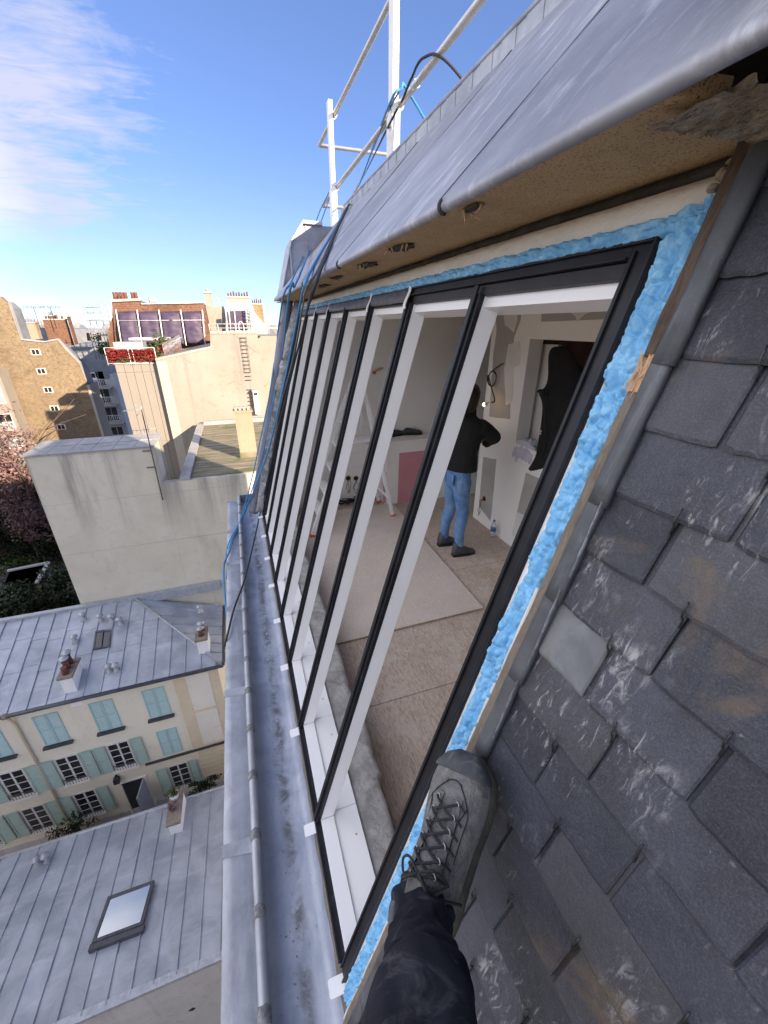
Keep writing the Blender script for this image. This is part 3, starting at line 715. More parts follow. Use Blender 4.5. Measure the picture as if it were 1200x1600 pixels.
# flat coping sheets with cross joints
jy = [atZ(352, 1322, -2.06)[1], atZ(352, 1080, -2.06)[1], atZ(354, 950, -2.06)[1]]
js = [-1.2, jy[0] - (jy[1] - jy[0])] + jy + [jy[2] + .72, jy[2] + 1.40, 5.15]
js = sorted(js)
for a, b in zip(js[:-1], js[1:]):
    if b - a < .05: continue
    rows = []
    for i in range(13):
        y = a + (b - a) * i / 12 - .001
        rows.append([(x + .0015 * nz(y * 4, x * 9), y, z + .0022 * nz(y * 5, x * 14)) for x, z in ((-.343, -2.36), (-.343, -2.095), (-.341, -2.068), (-.336, -2.062), (-.30, -2.062), (-.26, -2.064), (-.222, -2.068), (-.212, -2.074))])
    cs = MB().loft(rows, closed=False, cap=False).build('coping_sheet', M['zinc_coping'], gt)
    mb = MB(); mb.prism([(-.3445, b - .045, -2.0675), (-.222, b - .062, -2.0675), (-.222, b + .002, -2.0675), (-.3445, b + .006, -2.0675)], (0, 0, .0085)); mb.build('joint_strip', M['zinc_coping'], gt)
# tan edge of old timber under the window
rough = []
for i in range(120):
    y = .42 + 4.6 * i / 119; e = .004 * nz(y * 9, 7) + .002 * nz(y * 40, 8)
    rough.append([(.044 + e, y, -2.085), (.046 + e, y, -2.036 + e), (.062 + e * .5, y, -2.026 + e * .6), (.080, y, -2.022), (.080, y, -2.085)])
tag(MB().loft(rough, closed=True).build('timber_edge', M['batten_grey']), 'rough tan timber edge between the gutter and the black bottom rail', 'timber edge')
# bits of mortar and grit lying in the gutter
mb = MB(); r2 = random.Random(5)
for i in range(420):
    y = .5 + 4.5 * r2.random() ** 1.2; x = -.075 + r2.gauss(0, .028) + (.05 if r2.random() < .2 else 0); r = .0012 + .0028 * r2.random() ** 3
    if r2.random() < .06: r *= 1.9
    mb.ball((x, y, -2.136 + r * .4), (r * r2.uniform(.7, 1.6), r * r2.uniform(.7, 1.6), r * .6), 5, 3)
mb.s = [False] * len(mb.s)
gr = mb.build('grit', M['solder_dark'], None); tag(gr, 'loose mortar crumbs and grit lying along the gutter bottom', 'grit', kind='stuff')
mb = MB()
for i in range(60):
    y = 2.2 + 2.6 * r2.random(); x = -.07 + r2.gauss(0, .045); r = .002 + .005 * r2.random() ** 2.5
    mb.ball((x, y, -2.134 + r * .4), (r * r2.uniform(.7, 1.8), r * r2.uniform(.7, 1.6), r * .6), 5, 3)
mb.s = [False] * len(mb.s)
tag(mb.build('plaster_crumbs', M['filler'], None), 'pale plaster crumbs scattered in the far gutter', 'rubble', kind='stuff')
# ================================================================== our building below and behind
ob = thing('own_building', (4, -3, -12), 'apartment building carrying the roof window, its flank under the gutter', 'building')
MB().box(-.25, 9, -12, 5.2, -21.9, -2.42).build('lower_storeys', M['render_old'], ob)
MB().box(-.335, -.16, -12, 5.15, -2.42, -2.14).build('cornice', M['render_old'], ob)
MB().box(rt[0] + .03, 9, -12, 4.74, 1.10, rt[2] + .02).build('flat_roof', M['zinc_gutter'], ob)
MB().box(8.8, 9, -12, 5.2, -2.42, 1.10).build('rear_wall', M['render_old'], ob)
MB().box(.3, 8.8, -12, -11.8, -2.42, 1.10).build('gable_wall', M['render_old'], ob)
# the cross wall clad in zinc at the far end of the roof
YE = 4.74
P1 = atY(503, 353, YE); P2 = atY(473, 350, YE); P3 = atY(455, 380, YE); P4 = atY(440, 462, YE)
cw = thing('zinc_cross_wall', (1, YE, 1), 'zinc clad end wall rising past the far edge of the roof', 'wall')
low = [(rt[0] + .1, YE, P1[2]), P1, P2, P3, P4, (P4[0] - .02, YE, P4[2] - .05), (P4[0] + .25, YE, P4[2] - .05), (rt[0] + .1, YE, 1.0)]
MB().prism(low, (0, .42, 0)).build('clad_face', M['zinc'], cw)
mb = MB()
for a, b in ((P1 + np.array([.0, 0, 0]), P2), (P2, P3), (P3, P4)):
    d = np.array([0, -.035, 0]); up = np.array([0, 0, .028])
    mb.hexa([a + d, b + d, b - d * 12, a - d * 12, a + d + up, b + d + up, b - d * 12 + up, a - d * 12 + up])
mb.build('cap_strip', M['zinc_coping'], cw)
q0 = P2 + np.array([.03, -.006, -.03]); q1 = atY(474, 440, YE - .006)
MB().box(P2[0] + .02, P2[0] + .032, YE - .008, YE - .0005, P2[2] - .75, P2[2] - .01).build('standing_seam', M['zinc'], cw)
MB().box(P3[0] - .03, P3[0] - .012, YE - .03, YE - .001, P4[2] + .02, P3[2] - .04).build('edge_seam', M['zinc_coping'], cw)
# vertical end wall of the top storey
MB().prism([RP(YE, -1.9, -.16), RP(YE, .42, -.16), RP(YE, .42, -.02), RP(YE, -1.9, -.02)], (0, .46, 0)).build('end_cheek', M['tarp'], cw)
# rolled tarpaulin and crumpled plastic sheet down the far edge of the window
path = [atY(449, 468, 4.56), atY(444, 520, 4.56), atY(434, 580, 4.56), atY(425, 640, 4.56), atY(413, 710, 4.56), atY(402, 770, 4.56), atY(396, 800, 4.56)]
tp = MB().tube(spline(path, 8), [.055 + .006 * nz(i * .35) for i in range(49)], 14).build('rolled_tarpaulin', M['tarp'])
tag(tp, 'rolled grey tarpaulin hanging down beside the far end of the window', 'tarpaulin')
rows = []
for i in range(70):
    u = i / 69; px = 468 + (408 - 468) * u ** .9; py = 470 + (800 - 470) * u
    row = []
    for k in range(15):
        a = k / 14; w = (3.5 + 4 * math.sin(math.pi * min(1, u * 1.1)) + 3 * u)
        p = atY(px + w * (a - .45) * 2, py, 4.47 - .04 * math.sin(a * 3.14))
        n = np.array([.6, -.8, 0]); 
        row.append(p + n * (.018 * nz(u * 16, a * 3, 1) + .011 * nz(u * 40, a * 6, 2)) - np.array([.02, .0, 0]) * abs(2 * a - 1))
    rows.append(row)
ps_ = MB().loft(rows, closed=False, cap=False).build('plastic_sheet', M['sheet']); tag(ps_, 'crumpled clear plastic sheet wrapped round the far window edge', 'plastic sheet')
sm = ps_.modifiers.new('thick', 'SOLIDIFY'); sm.thickness = .003
# ================================================================== guardrail on the flat roof
gd = thing('guardrail', (1.5, 6, 1.25), 'white post and tube guardrail standing along the roof edge', 'guardrail')
XR = rt[0] + .06
kx = XR / 2.002
def gpost(px, py, top, step):
    b = atX(px, py, XR); y = b[1]
    o = MB().box(XR - .022, XR + .022, y - .045, y + .045, b[2] + .02, top).build('post', M['rail_paint'], gd, .004)
    MB().box(XR - .031, XR + .031, y - .056, y + .056, b[2] - .2, b[2] + step).build('post_sleeve', M['rail_paint'], o, .003)
    return o, y
# rails
zu_ = atX(529, 150, XR)[2]; zm_ = atX(627, 147, XR)[2]
ye = atX(493, 227, XR)[1]
po1, y1 = gpost(614, 247, zu_ + .06, .26); po2, y2 = gpost(522, 337, atX(522, 141, XR)[2], .24)
xo = XR - .045
for nm, z, yend in (('top_rail', zu_, ye), ('middle_rail', zm_, ye)):
    MB().tube([(XR + .045, -1, z), (XR + .045, yend - .05, z), (XR + .045, yend, z)], .021, 12).build(nm, M['rail_alu'], gd)
    for yy in (y1, y2):
        mb = MB(); mb.tube([(XR + .045, yy - .012, z), (XR + .045, yy + .012, z)], .030, 14); mb.box(XR + .01, XR + .05, yy - .012, yy + .012, z - .036, z - .012); mb.build('clamp', M['rail_paint'], gd)
    for yy in (1.9, 3.2):
        MB().tube([(XR + .045, yy, z), (XR + .045, yy + .05, z)], .0235, 12).build('sleeve', M['rail_alu'], gd)
    mb = MB(); mb.tube([(XR + .055, yend, z), (XR + 3.2, yend, z)], .021, 12); mb.build('return_rail', M['rail_alu'], gd)
MB().box(XR + 1.6, XR + 1.645, ye - .02, ye + .07, 1.2, zu_ + .05).build('post', M['rail_paint'], gd, .004)
# flat roof continues under the far posts
MB().box(rt[0] + .03, 3.4, 4.74, 8.2, .9, rt[2] + .02).build('far_flat_roof', M['zinc_gutter'], ob)
MB().box(rt[0] + .03, 3.4, 5.2, 8.2, -21.9, .899).build('rear_wing', M['render_old'], ob)
# ================================================================== ropes and hoses
def rope(name, pts, r, m, label, cat='rope', group=None, n=8):
    pts = spline(pts, n); pts = [p + .004 * np.array([nz(i * .2, 1), nz(i * .2, 5), nz(i * .2, 9)]) for i, p in enumerate(pts)]
    return tag(MB().tube(pts, r, 7).build(name, M[m]), label, cat, group)
zoff = lambda px, py, u=.012: atP(px, py, ZP(0, 0, u), zo)
def onroof(px, py, off=.014): return atP(px, py, RP(0, 0, off), NV)
rm = np.array([XR + .045, 0, zm_])
a0 = atX(627, 142, XR + .01)
rope('blue_rope', [atX(640, 150, XR + .08) + np.array([.25, -.6, -.75]), atX(641, 148, XR + .06), atX(626, 140, XR - .0), atX(605, 172, XR - .03), zoff(560, 292, .03), zoff(525, 355, .02), zoff(492, 411), zoff(476, 447), atP(470, 470, RP(0, 0, .16), NV), onroof(452, 560, .12), onroof(430, 660, .12), onroof(414, 720, .12), atZ(383, 800, -1.99), atZ(358, 862, -2.03), atZ(354, 900, -2.06) + np.array([-.03, 0, -.05]), atZ(350, 1000, -2.06) + np.array([-.02, 0, -.8])], .0085, 'rope_blue', 'bright blue rope looped over the middle rail and hanging to the gutter')
rope('black_rope', [atX(735, 118, XR + .2) + np.array([.2, .0, -.2]), atX(700, 98, XR + .06), atX(662, 90, XR), atX(644, 120, XR - .02), atX(627, 160, XR - .03), atX(608, 195, XR - .06), zoff(575, 262, .06), zoff(540, 330, .025), zoff(510, 400), zoff(487, 461, .012), atP(480, 485, RP(0, 0, .15), NV), onroof(462, 560, .08), onroof(437, 660, .06), onroof(420, 740, .06), atZ(407, 800, -2.0), atZ(385, 895, -2.03), atZ(366, 950, -2.03), atZ(352, 1005, -2.07), atZ(351, 1010, -2.3)], .0075, 'rope_dark', 'black rope coming from the rail, crossing the gutter to its outer edge')
rope('grey_hose', [atX(625, 139, XR - .005), atX(610, 168, XR - .03), atX(590, 215, XR - .05), zoff(572, 262, .05), zoff(548, 310, .03), zoff(528, 350, .02), zoff(500, 415, .014), zoff(478, 452, .014), atP(473, 478, RP(0, 0, .15), NV), onroof(458, 560, .1), onroof(437, 640, .1), onroof(425, 705, .1)], .0065, 'rope_grey', 'thin grey hose draped over the rail beside the bright blue rope', 'hose')
g2 = [atX(517, 300, XR + .0), zoff(497, 370, .05), zoff(482, 405, .03), zoff(466, 440, .03), zoff(446, 458, .03)]
rope('thin_rope', [atX(517, 294, XR), atX(500, 330, XR - .05), atX(484, 372, XR - .1), zoff(470, 408, .04), zoff(455, 440, .03), zoff(443, 462, .03), atY(437, 500, 4.5), atY(424, 600, 4.5), atY(408, 680, 4.5), atY(393, 750, 4.5), atZ(376, 810, -2.02), atZ(357, 850, -2.04), atZ(352, 880, -2.2)], .0062, 'rope_blue', 'thin blue rope tied to the far white post and dropping past the tarpaulin')
rope('thin_rope', [atX(519, 297, XR), atX(506, 335, XR - .05), atX(490, 375, XR - .1), zoff(474, 415, .04), zoff(468, 430, .03), zoff(460, 448, .03), zoff(452, 462, .04), atY(440, 560, 4.44), atY(428, 620, 4.44), atY(412, 700, 4.44), atY(400, 745, 4.44), atZ(380, 806, -2.01), atZ(360, 850, -2.03), atZ(353, 905, -2.2)], .0062, 'rope_blue', 'second thin blue rope nearer the window, over the crumpled plastic sheet')
rope('dark_cable', [atY(441, 470, 4.7), atY(434, 520, 4.7), atY(431, 560, 4.72), atY(424, 600, 4.72)], .006, 'cable', 'short dark cable hanging off the far zinc corner', 'cable')
# ================================================================== the room behind the window
FZ = -2.2; XW = 2.5725; YW = 4.95
fl_ = tag(MB().box(.30, 5, -.8, 6.2, FZ - .06, FZ).build('floor', M['osb']), 'floor of strand board', None, None, 'structure')
# seams between the boards underfoot
for (x0, x1, y0, y1) in ((.42, 1.66, -.4, 1.72), (.42, 1.66, 1.728, 4.2), (1.668, 2.56, -.4, 2.95), (1.668, 2.56, 2.958, 4.9), (.42, 1.66, 4.208, 4.94)):
    MB().box(x0, x1, y0, y1, FZ, FZ + .006).build('floor_board', M['osb'], fl_, .0015)
ob1, ob2 = atZ(755, 950, FZ + .02), atZ(530, 1005, FZ + .02)
sh = MB().prism([(ob2[0] - .05, ob2[1] + .0, FZ + .007), (ob1[0], ob1[1], FZ + .007), (ob1[0] + .04, 4.66, FZ + .007), (ob2[0] - .02, 4.70, FZ + .007)], (0, 0, .018)).build('loose_board', M['osb_pale'], None, .001)
tag(sh, 'loose pale strand board sheet lying on the room floor', 'board')
MB().prism([(ob2[0] - .02, ob2[1] - .001, FZ + .008), (ob1[0] - .01, ob1[1] - .001, FZ + .008), (ob1[0] - .01, ob1[1] - .0025, FZ + .008), (ob2[0] - .02, ob2[1] - .0025, FZ + .008)], (0, 0, .0155)).build('board_edge', M['osb_edge'], sh)
# rough mortar curb behind the sill
rows = []
for i in range(190):
    y = .40 + 4.6 * i / 189; e = .020 * nz(y * 3.1, 3) + .011 * nz(y * 11, 5) + .005 * nz(y * 37, 6)
    xi = .395 + e - .02 * (y < 1.2)
    row = [(xs0 + .1835, y, -2.0), (xs0 + .1835, y, -1.992)]
    for k in range(1, 7):
        x = xs0 + .1835 + (xi - xs0 - .1835) * k / 7; row.append((x, y, -1.993 + .006 * nz(x * 20, y * 14) + .004 * nz(x * 60, y * 50) - .006 * k / 7))
    row += [(xi, y, -2.006 + e * .2), (xi + .006 + .004 * nz(y * 30, 9), y, -2.03), (xi + .002 + .01 * nz(y * 13, 19), y, -2.10), (xi + .012, y, FZ - .02)]
    rows.append(row)
cb = MB().loft(rows, closed=False, cap=False).build('mortar_curb', M['curb']); tag(cb, 'rough broken mortar curb between the white sill and the room floor', 'curb')
rwall = MB()
OY0, OY1, OZ0, OZ1 = 2.05, 3.350, -1.085, -.112
rwall.box(XW, XW + .15, OY1, 3.985, FZ, .42); rwall.box(XW, XW + .15, -.8, OY0, FZ, .42)
rwall.box(XW, XW + .15, OY0, OY1, FZ, OZ0); rwall.box(XW, XW + .15, OY0, OY1, OZ1, .42)
rwall = tag(rwall.build('partition_wall', M['wall']), 'wall of the room', None, None, 'structure')
def wpatch(pts, m, lift, name, wall, x=XW, parent=None):
    poly = [atX(px, py, x - lift) for px, py in pts]
    return MB().prism(poly, (lift - .0005 if lift < .002 else .0014, 0, 0)).build(name, M[m], wall)
def jag(pts, amp, seed, n=5):
    out = []
    for i in range(len(pts)):
        a, b = np.array(pts[i], float), np.array(pts[(i + 1) % len(pts)], float)
        for k in range(n):
            p = a + (b - a) * k / n; out.append((p[0] + amp * nz(p[0] * .3, p[1] * .3, seed), p[1] + amp * nz(p[0] * .3, p[1] * .3, seed + 5)))
    return out
wpatch(jag([(847, 468), (960, 448), (960, 498), (845, 503)], 1.0, 1), 'drywall', .0015, 'bare_plasterboard', rwall)
wpatch(jag([(893, 466), (938, 457), (938, 472), (928, 484), (914, 491), (901, 503), (899, 494), (889, 487)], 1.6, 2), 'filler', .0032, 'filler_patch', rwall)
wpatch(jag([(774, 474), (816, 470), (813, 500), (803, 528), (799, 580), (797, 655), (764, 651), (770, 560), (776, 515)], 1.0, 3), 'drywall', .0015, 'bare_plasterboard', rwall)
wpatch(jag([(787, 473), (811, 472), (808, 500), (803, 520), (796, 513), (788, 507)], 1.6, 4), 'filler', .0032, 'filler_patch', rwall)
wpatch(jag([(794, 538), (812, 533), (812, 570), (803, 574), (800, 628), (790, 633), (788, 577)], 1.4, 5), 'filler', .0032, 'filler_patch', rwall)
wpatch(jag([(755, 714), (776, 718), (766, 814), (748, 790)], .8, 6), 'drywall', .0015, 'bare_plasterboard', rwall)
wpatch(jag([(822, 738), (852, 752), (822, 842), (800, 836)], .8, 7), 'drywall', .0015, 'bare_plasterboard', rwall)
wpatch(jag([(808, 800), (822, 806), (812, 842), (800, 836)], 1.0, 8), 'filler', .0032, 'filler_patch', rwall)
fwall = tag(MB().prism([RP(YW, -2.1, -.15), RP(YW, .62, -.15), (6, YW, .42), (6, YW, FZ)], (0, .16, 0)).build('end_wall', M['wall_shade']), 'wall of the room', None, None, 'structure')
tag(MB().box(3.9, 4.05, -.8, YW - .002, FZ, .42).build('corridor_wall', M['mahogany']), 'dark wall of the corridor', None, None, 'structure')
tag(MB().box(.80, 6, -.8, YW - .002, .42, .5).build('ceiling', M['ceiling']), 'ceiling of the room', None, None, 'structure')
tag(MB().prism([RP(-.9, .37, -.10), RP(-.9, .62, -.10), RP(-.9, .62, -.25), RP(-.9, .37, -.25)], (0, 5.84, 0)).build('window_wall', M['wall']), 'wall of the room', None, None, 'structure')
tag(MB().prism([RP(-.95, -2.1, -.15), RP(-.95, .62, -.15), (4, -.95, .42), (4, -.95, FZ)], (0, .148, 0)).build('near_wall', M['wall']), 'wall of the room', None, None, 'structure')
# raw plaster edge that shows through the far bays
rows = []
for i in range(60):
    s = -1.84 + 2.12 * i / 59; e = .010 * nz(s * 8, 2) + .006 * nz(s * 29, 6)
    rows.append([RP(y, s, n) for y, n in ((4.20, -.16 + e * .3), (4.205, -.255 + e), (4.24, -.27 + e), (4.25, -.16))])
rp_ = MB().loft(rows, closed=True).build('plaster_edge', M['curb_pale']); tag(rp_, 'raw broken plaster edge standing behind the far window bars', 'plaster edge')
# boxed ledge with pink board
lg = thing('boxed_ledge', (2, 4.8, FZ), 'low white boxed ledge with a pink plasterboard front along the far wall', 'ledge')
lt = atY(612, 690, 4.67)[2]
MB().box(1.64, 3.6, 4.672, YW - .002, FZ, lt - .022).build('carcass', M['wall'], lg)
MB().box(1.62, 3.6, 4.655, YW - .002, lt - .0215, lt).build('top_board', M['wall_shade'], lg, .002)
pk = [atY(px, py, 4.6665) for px, py in ((624, 708), (664, 704), (658, 786), (621, 787))]
MB().prism(pk, (0, .004, 0)).build('pink_board', M['pink'], lg)
MB().prism([atY(px, py, 4.6665) for px, py in jag([(664, 704), (692, 700), (686, 786), (659, 786)], .8, 3)], (0, .004, 0)).build('primer_patch', M['filler'], lg)
MB().prism([atY(px, py, 4.6665) for px, py in ((598, 740), (603, 738), (603, 786), (599, 787))], (0, .004, 0)).build('pink_board', M['pink'], lg)
# dark pair of shoes on the ledge
def small_shoe(x, y, z, rz, label):
    t = thing('work_shoe', (x, y, z), label, 'shoe', 'shoes left on the ledge', rz)
    rings = []
    for u, w_, h in ((0, .028, .05), (.05, .036, .085), (.12, .036, .075), (.18, .042, .055), (.235, .040, .045), (.262, .022, .03)):
        rings.append([(u - .13, w_ * math.cos(a), .012 + max(0, h * (.5 + .5 * math.sin(a)))) for a in [2 * math.pi * k / 10 for k in range(10)]])
    MB().loft(rings).build('upper', M['shoe_dark'], t)
    MB().prism([(-.135, -.03, 0), (0, -.036, 0), (.09, -.045, 0), (.135, -.02, 0), (.135, .02, 0), (.09, .045, 0), (0, .036, 0), (-.135, .03, 0)], (0, 0, .016)).build('sole', M['rubber'], t)
    MB().tube([(.0, -.03, .085), (.03, .03, .088), (.05, -.03, .075), (.07, .03, .072)], .005, 5).build('lace', M['white_dirty'], t)
p_ = atZ(618, 681, lt); small_shoe(p_[0], p_[1], lt, .3, 'dark work shoe on the ledge, further from the mullion nearest the person')
p_ = atZ(644, 679, lt); small_shoe(p_[0], p_[1], lt, -.2, 'dark work shoe on the ledge above the pink board')
# socket boxes with loose wires
def socket_box(c, axis, label, group):
    t = thing('socket_box', c, label, 'socket box', group); c = np.asarray(c, float)
    d = np.array([0, -1., 0]) if axis == 'y' else np.array([-1., 0, 0]); side = np.array([1., 0, 0]) if axis == 'y' else np.array([0, 1., 0])
    rings = []
    for r, q in ((.034, .0), (.036, .006), (.030, .007), (.029, -.0)):
        rings.append([c + d * (q + .0006) + side * r * math.cos(a) + np.array([0, 0, r * math.sin(a)]) for a in [2 * math.pi * k / 16 for k in range(16)]])
    MB().loft(rings, cap=False).build('ring', M['orange_plastic'] if axis == 'x' else M['yellow_plastic'], t)
    MB().cyl(c + d * .0004, c + d * .002, .029, 14).build('cavity', M['rubber'], t)
    for k in range(3):
        p = [c + d * .004, c + d * .05 + side * rng.uniform(-.03, .03) - np.array([0, 0, .03]), c + d * .06 + side * rng.uniform(-.06, .06) - np.array([0, 0, .10 + rng.random() * .06]), c + d * .05 + side * rng.uniform(-.05, .05) - np.array([0, 0, .17 + rng.random() * .08])]
        MB().tube(spline(p, 5), .0028, 5).build('wire', M['cable'], t)
for px, lab in ((544, 'yellow socket box with dangling wires low on the far wall, leftmost of three'), (556, 'yellow socket box with dangling wires low on the far wall, middle of three'), (568, 'yellow socket box with dangling wires low on the far wall, beside the ladder leg')):
    socket_box(atY(px, 747, YW), 'y', lab, 'yellow socket boxes on the far wall')
socket_box(atX(757, 779, XW), 'x', 'orange socket box with one loose wire on the partition near the person', None)
# scraper hanging on the far wall
c = atY(588, 577, YW - .02)
sc = thing('scraper', c, 'wooden handled scraper with an orange tag hanging on the far wall', 'scraper')
MB().tube([c + np.array([-.01, 0, -.015]), c + np.array([.03, -.005, .0]), c + np.array([.085, -.01, .012])], [.011, .015, .010], 8).build('handle', M['splinter'], sc)
MB().box(c[0] - .045, c[0] - .002, c[1] + .002, c[1] + .018, c[2] - .055, c[2] - .02).build('tag', M['orange_plastic'], sc)
# coil of cable on the partition with a lit bulb at its end
c = atX(771, 590, XW - .02)
cc = thing('cable_coil', c, 'coil of black cable hooked on the patched partition, leading to a lit bulb', 'cable')
hk = atX(787, 568, XW - .004)
pts = [hk, hk + np.array([-.02, .04, -.02])]
for k in range(22):
    a = k / 21 * 2 * math.pi * 1.9 + 1.0
    pts.append(c + np.array([-.01 - .012 * k / 21, .072 * math.cos(a) * (1 + .1 * math.sin(k)), .075 * math.sin(a) - .01]))
pts += [atX(767, 603, XW - .05), atX(773, 625, XW - .10), atX(768, 629, XW - .14)]
MB().tube(spline(pts, 4), .0065, 6).build('cable', M['cable'], cc)
bpt = atX(757, 632, XW - .20)
MB().tube(spline([atX(768, 629, XW - .14), (atX(768, 629, XW - .14) + bpt) / 2 + np.array([0, 0, .01]), bpt + np.array([0, -.03, .01])], 4), .005, 6).build('flex', M['white_dirty'], cc)
lb = thing('bare_bulb', bpt, 'small lit bare bulb beside the cheek of the person in black', 'light bulb')
MB().cyl(bpt + np.array([0, -.045, .012]), bpt + np.array([0, -.012, .003]), .014, 12).build('socket', M['white'], lb)
mt = bpy.data.materials.new('lit_bulb'); mt.use_nodes = True; b_ = mt.node_tree.nodes['Principled BSDF']; b_.inputs['Emission Color'].default_value = (1, .62, .25, 1); b_.inputs['Emission Strength'].default_value = 6; b_.inputs['Base Color'].default_value = (.9, .8, .6, 1)
MB().ball(bpt + np.array([0, .008, -.002]), .016, 14, 10).build('glass', mt, lb)
# cables heaped along the foot of the far wall
mb = MB(); r3 = random.Random(11)
for k in range(12):
    p = [(1.15 + r3.uniform(-.25, .35), 4.86 + r3.uniform(-.06, .06), FZ + .036 + r3.random() * .03)]
    for q in range(5): p.append((p[-1][0] + r3.uniform(-.15, .17), 4.86 + r3.uniform(-.07, .06), FZ + .036 + r3.random() * .05))
    mb.tube(spline(p, 5), .007, 5)
tag(mb.build('cable_heap', M['cable']), 'heap of black cables along the foot of the far wall', 'cables')
# things seen through the pass-through
pn = MB().box(2.78, 2.82, atX(862, 600, 2.78)[1], atX(815, 600, 2.78)[1] + .12, FZ, -.16).build('pale_board', M['wall_shade']); tag(pn, 'pale upright panel behind the wall opening, beside the hanging coat', 'panel')
wr = thing('wooden_doorway', (3.8, 2.6, FZ), 'dark red brown door frame seen through the wall opening', 'door frame')
MB().box(3.84, 3.898, 1.6, 3.9, FZ, .1).build('door_leaf', M['mahogany'], wr)
for y in (2.85, 3.25, 2.2):
    MB().box(3.80, 3.839, y, y + .07, FZ, .05).build('stile', M['mahogany'], wr, .006)
MB().box(3.80, 3.839, 1.6, 3.9, -.10, -.03).build('rail', M['mahogany'], wr, .006)
# the hanging coat
cj = thing('hanging_coat', atX(868, 545, 2.66), 'black hooded coat hanging in the wall opening beside the pale panel', 'coat')
secs = [(541, 866, 882), (545, 861, 888), (552, 858, 894), (566, 857, 902), (584, 858, 914), (600, 856, 926), (609, 849, 934), (613, 840, 938), (620, 846, 940), (634, 850, 940), (660, 847, 934), (690, 843, 920), (708, 840, 905), (718, 837, 892), (728, 832, 872), (736, 828, 846)]
rings = []
for k, (py, xl, xr_) in enumerate(secs):
    a, b = atX(xl, py, 2.64), atX(xr_, py, 2.64); row = []; cm = (a + b) / 2; hw = abs(a[1] - b[1]) / 2; th_ = min(.10, .03 + .008 * k)
    for q in range(20):
        an = 2 * math.pi * q / 20; fold = 1 + .16 * math.sin(q * 2.1 + k * .25) * (k > 5)
        row.append((2.64 - th_ * math.sin(an) * fold, cm[1] + hw * math.cos(an), cm[2] + (a[2] - b[2]) / 2 * math.cos(an)))
    rings.append(row)
o = MB().loft(rings).build('coat_body', M['jacket'], cj); sb_ = o.modifiers.new('sub', 'SUBSURF'); sb_.levels = sb_.render_levels = 1
MB().tube(spline([atX(856, 600, 2.53), atX(851, 650, 2.53), atX(853, 690, 2.53), atX(842, 728, 2.55)], 5), .004, 5).build('zip', M['black'], cj)
MB().tube(spline([atX(855, 616, 2.55), atX(846, 610, 2.55), atX(840, 613, 2.55)], 4), [.014] * 8 + [.004], 6).build('collar', M['jacket'], cj)
q_ = atX(845, 678, 2.548)
for dz in (0, .022): MB().box(q_[0] - .012, q_[0] - .006, q_[1] - .012, q_[1] + .012, q_[2] + dz, q_[2] + dz + .012).build('reflective_tab', M['filler'], cj)
# crumpled cloth on the ledge of the opening
c = atX(816, 700, XW)
rows = []
for i in range(26):
    row = []
    for k in range(22):
        u, v = i / 25 - .5, k / 21 - .5; r = max(0, 1 - (u * u + v * v) * 3.4)
        h = r * (.05 + .05 * abs(nz(u * 7, v * 7, 3)) + .03 * nz(u * 15, v * 15, 8))
        over = max(0, -u - .18)
        row.append((XW + .055 + u * .24 + over * .16, c[1] - .02 + v * .30 + .02 * nz(u * 6, v * 6), OZ0 + .004 + h - over * .9 * (.4 + .6 * abs(nz(v * 6, 4)))))
    rows.append(row)
M['cloth'] = basic('pale_lilac_cloth', (.62, .60, .68, 1), (.50, .48, .58, 1), 10, .9, .3)
M['green'] = basic('green_plastic', (.05, .28, .10, 1), None, 8, .5)
cl = MB().loft(rows, closed=False, cap=False).build('crumpled_cloth', M['cloth']); cl.modifiers.new('t', 'SOLIDIFY').thickness = .003
tag(cl, 'pale crumpled cloth on the ledge of the wall opening', 'cloth')
g_ = atX(834, 711, XW + .03)
gt_ = MB().box(XW + .02, XW + .09, g_[1] - .03, g_[1] + .03, OZ0 + .002, OZ0 + .035).build('green_packet', M['green'], None, .006); tag(gt_, 'small green packet beside the crumpled cloth', 'packet')
# water bottle
c = atZ(775, 838, FZ)
bo = thing('water_bottle', (c[0] - .05, c[1], FZ + .006), 'small clear water bottle with a blue label on the floor by the partition', 'bottle')
b0 = np.array([c[0] - .05, c[1], FZ + .006])
gl = NT('clear_plastic'); M['clear'] = gl.done((.85, .9, .95, 1), .12, 0, None, .5, **{'Transmission Weight': .75, 'IOR': 1.3})
prof = [(.028, 0), (.032, .01), (.032, .05), (.029, .06), (.032, .07), (.032, .13), (.026, .155), (.013, .18), (.013, .195)]
MB().loft([[b0 + np.array([r * math.cos(a), r * math.sin(a), z]) for a in [2 * math.pi * k / 16 for k in range(16)]] for r, z in prof]).build('bottle_body', M['clear'], bo)
M['blue'] = basic('blue_print', (.04, .13, .5, 1), None, 8, .5)
MB().loft([[b0 + np.array([.0328 * math.cos(a), .0328 * math.sin(a), z]) for a in [2 * math.pi * k / 16 for k in range(16)]] for z in (.075, .115)], cap=False).build('label_band', M['blue'], bo)
MB().cyl(b0 + np.array([0, 0, .194]), b0 + np.array([0, 0, .210]), .0145, 14).build('cap', M['blue'], bo)
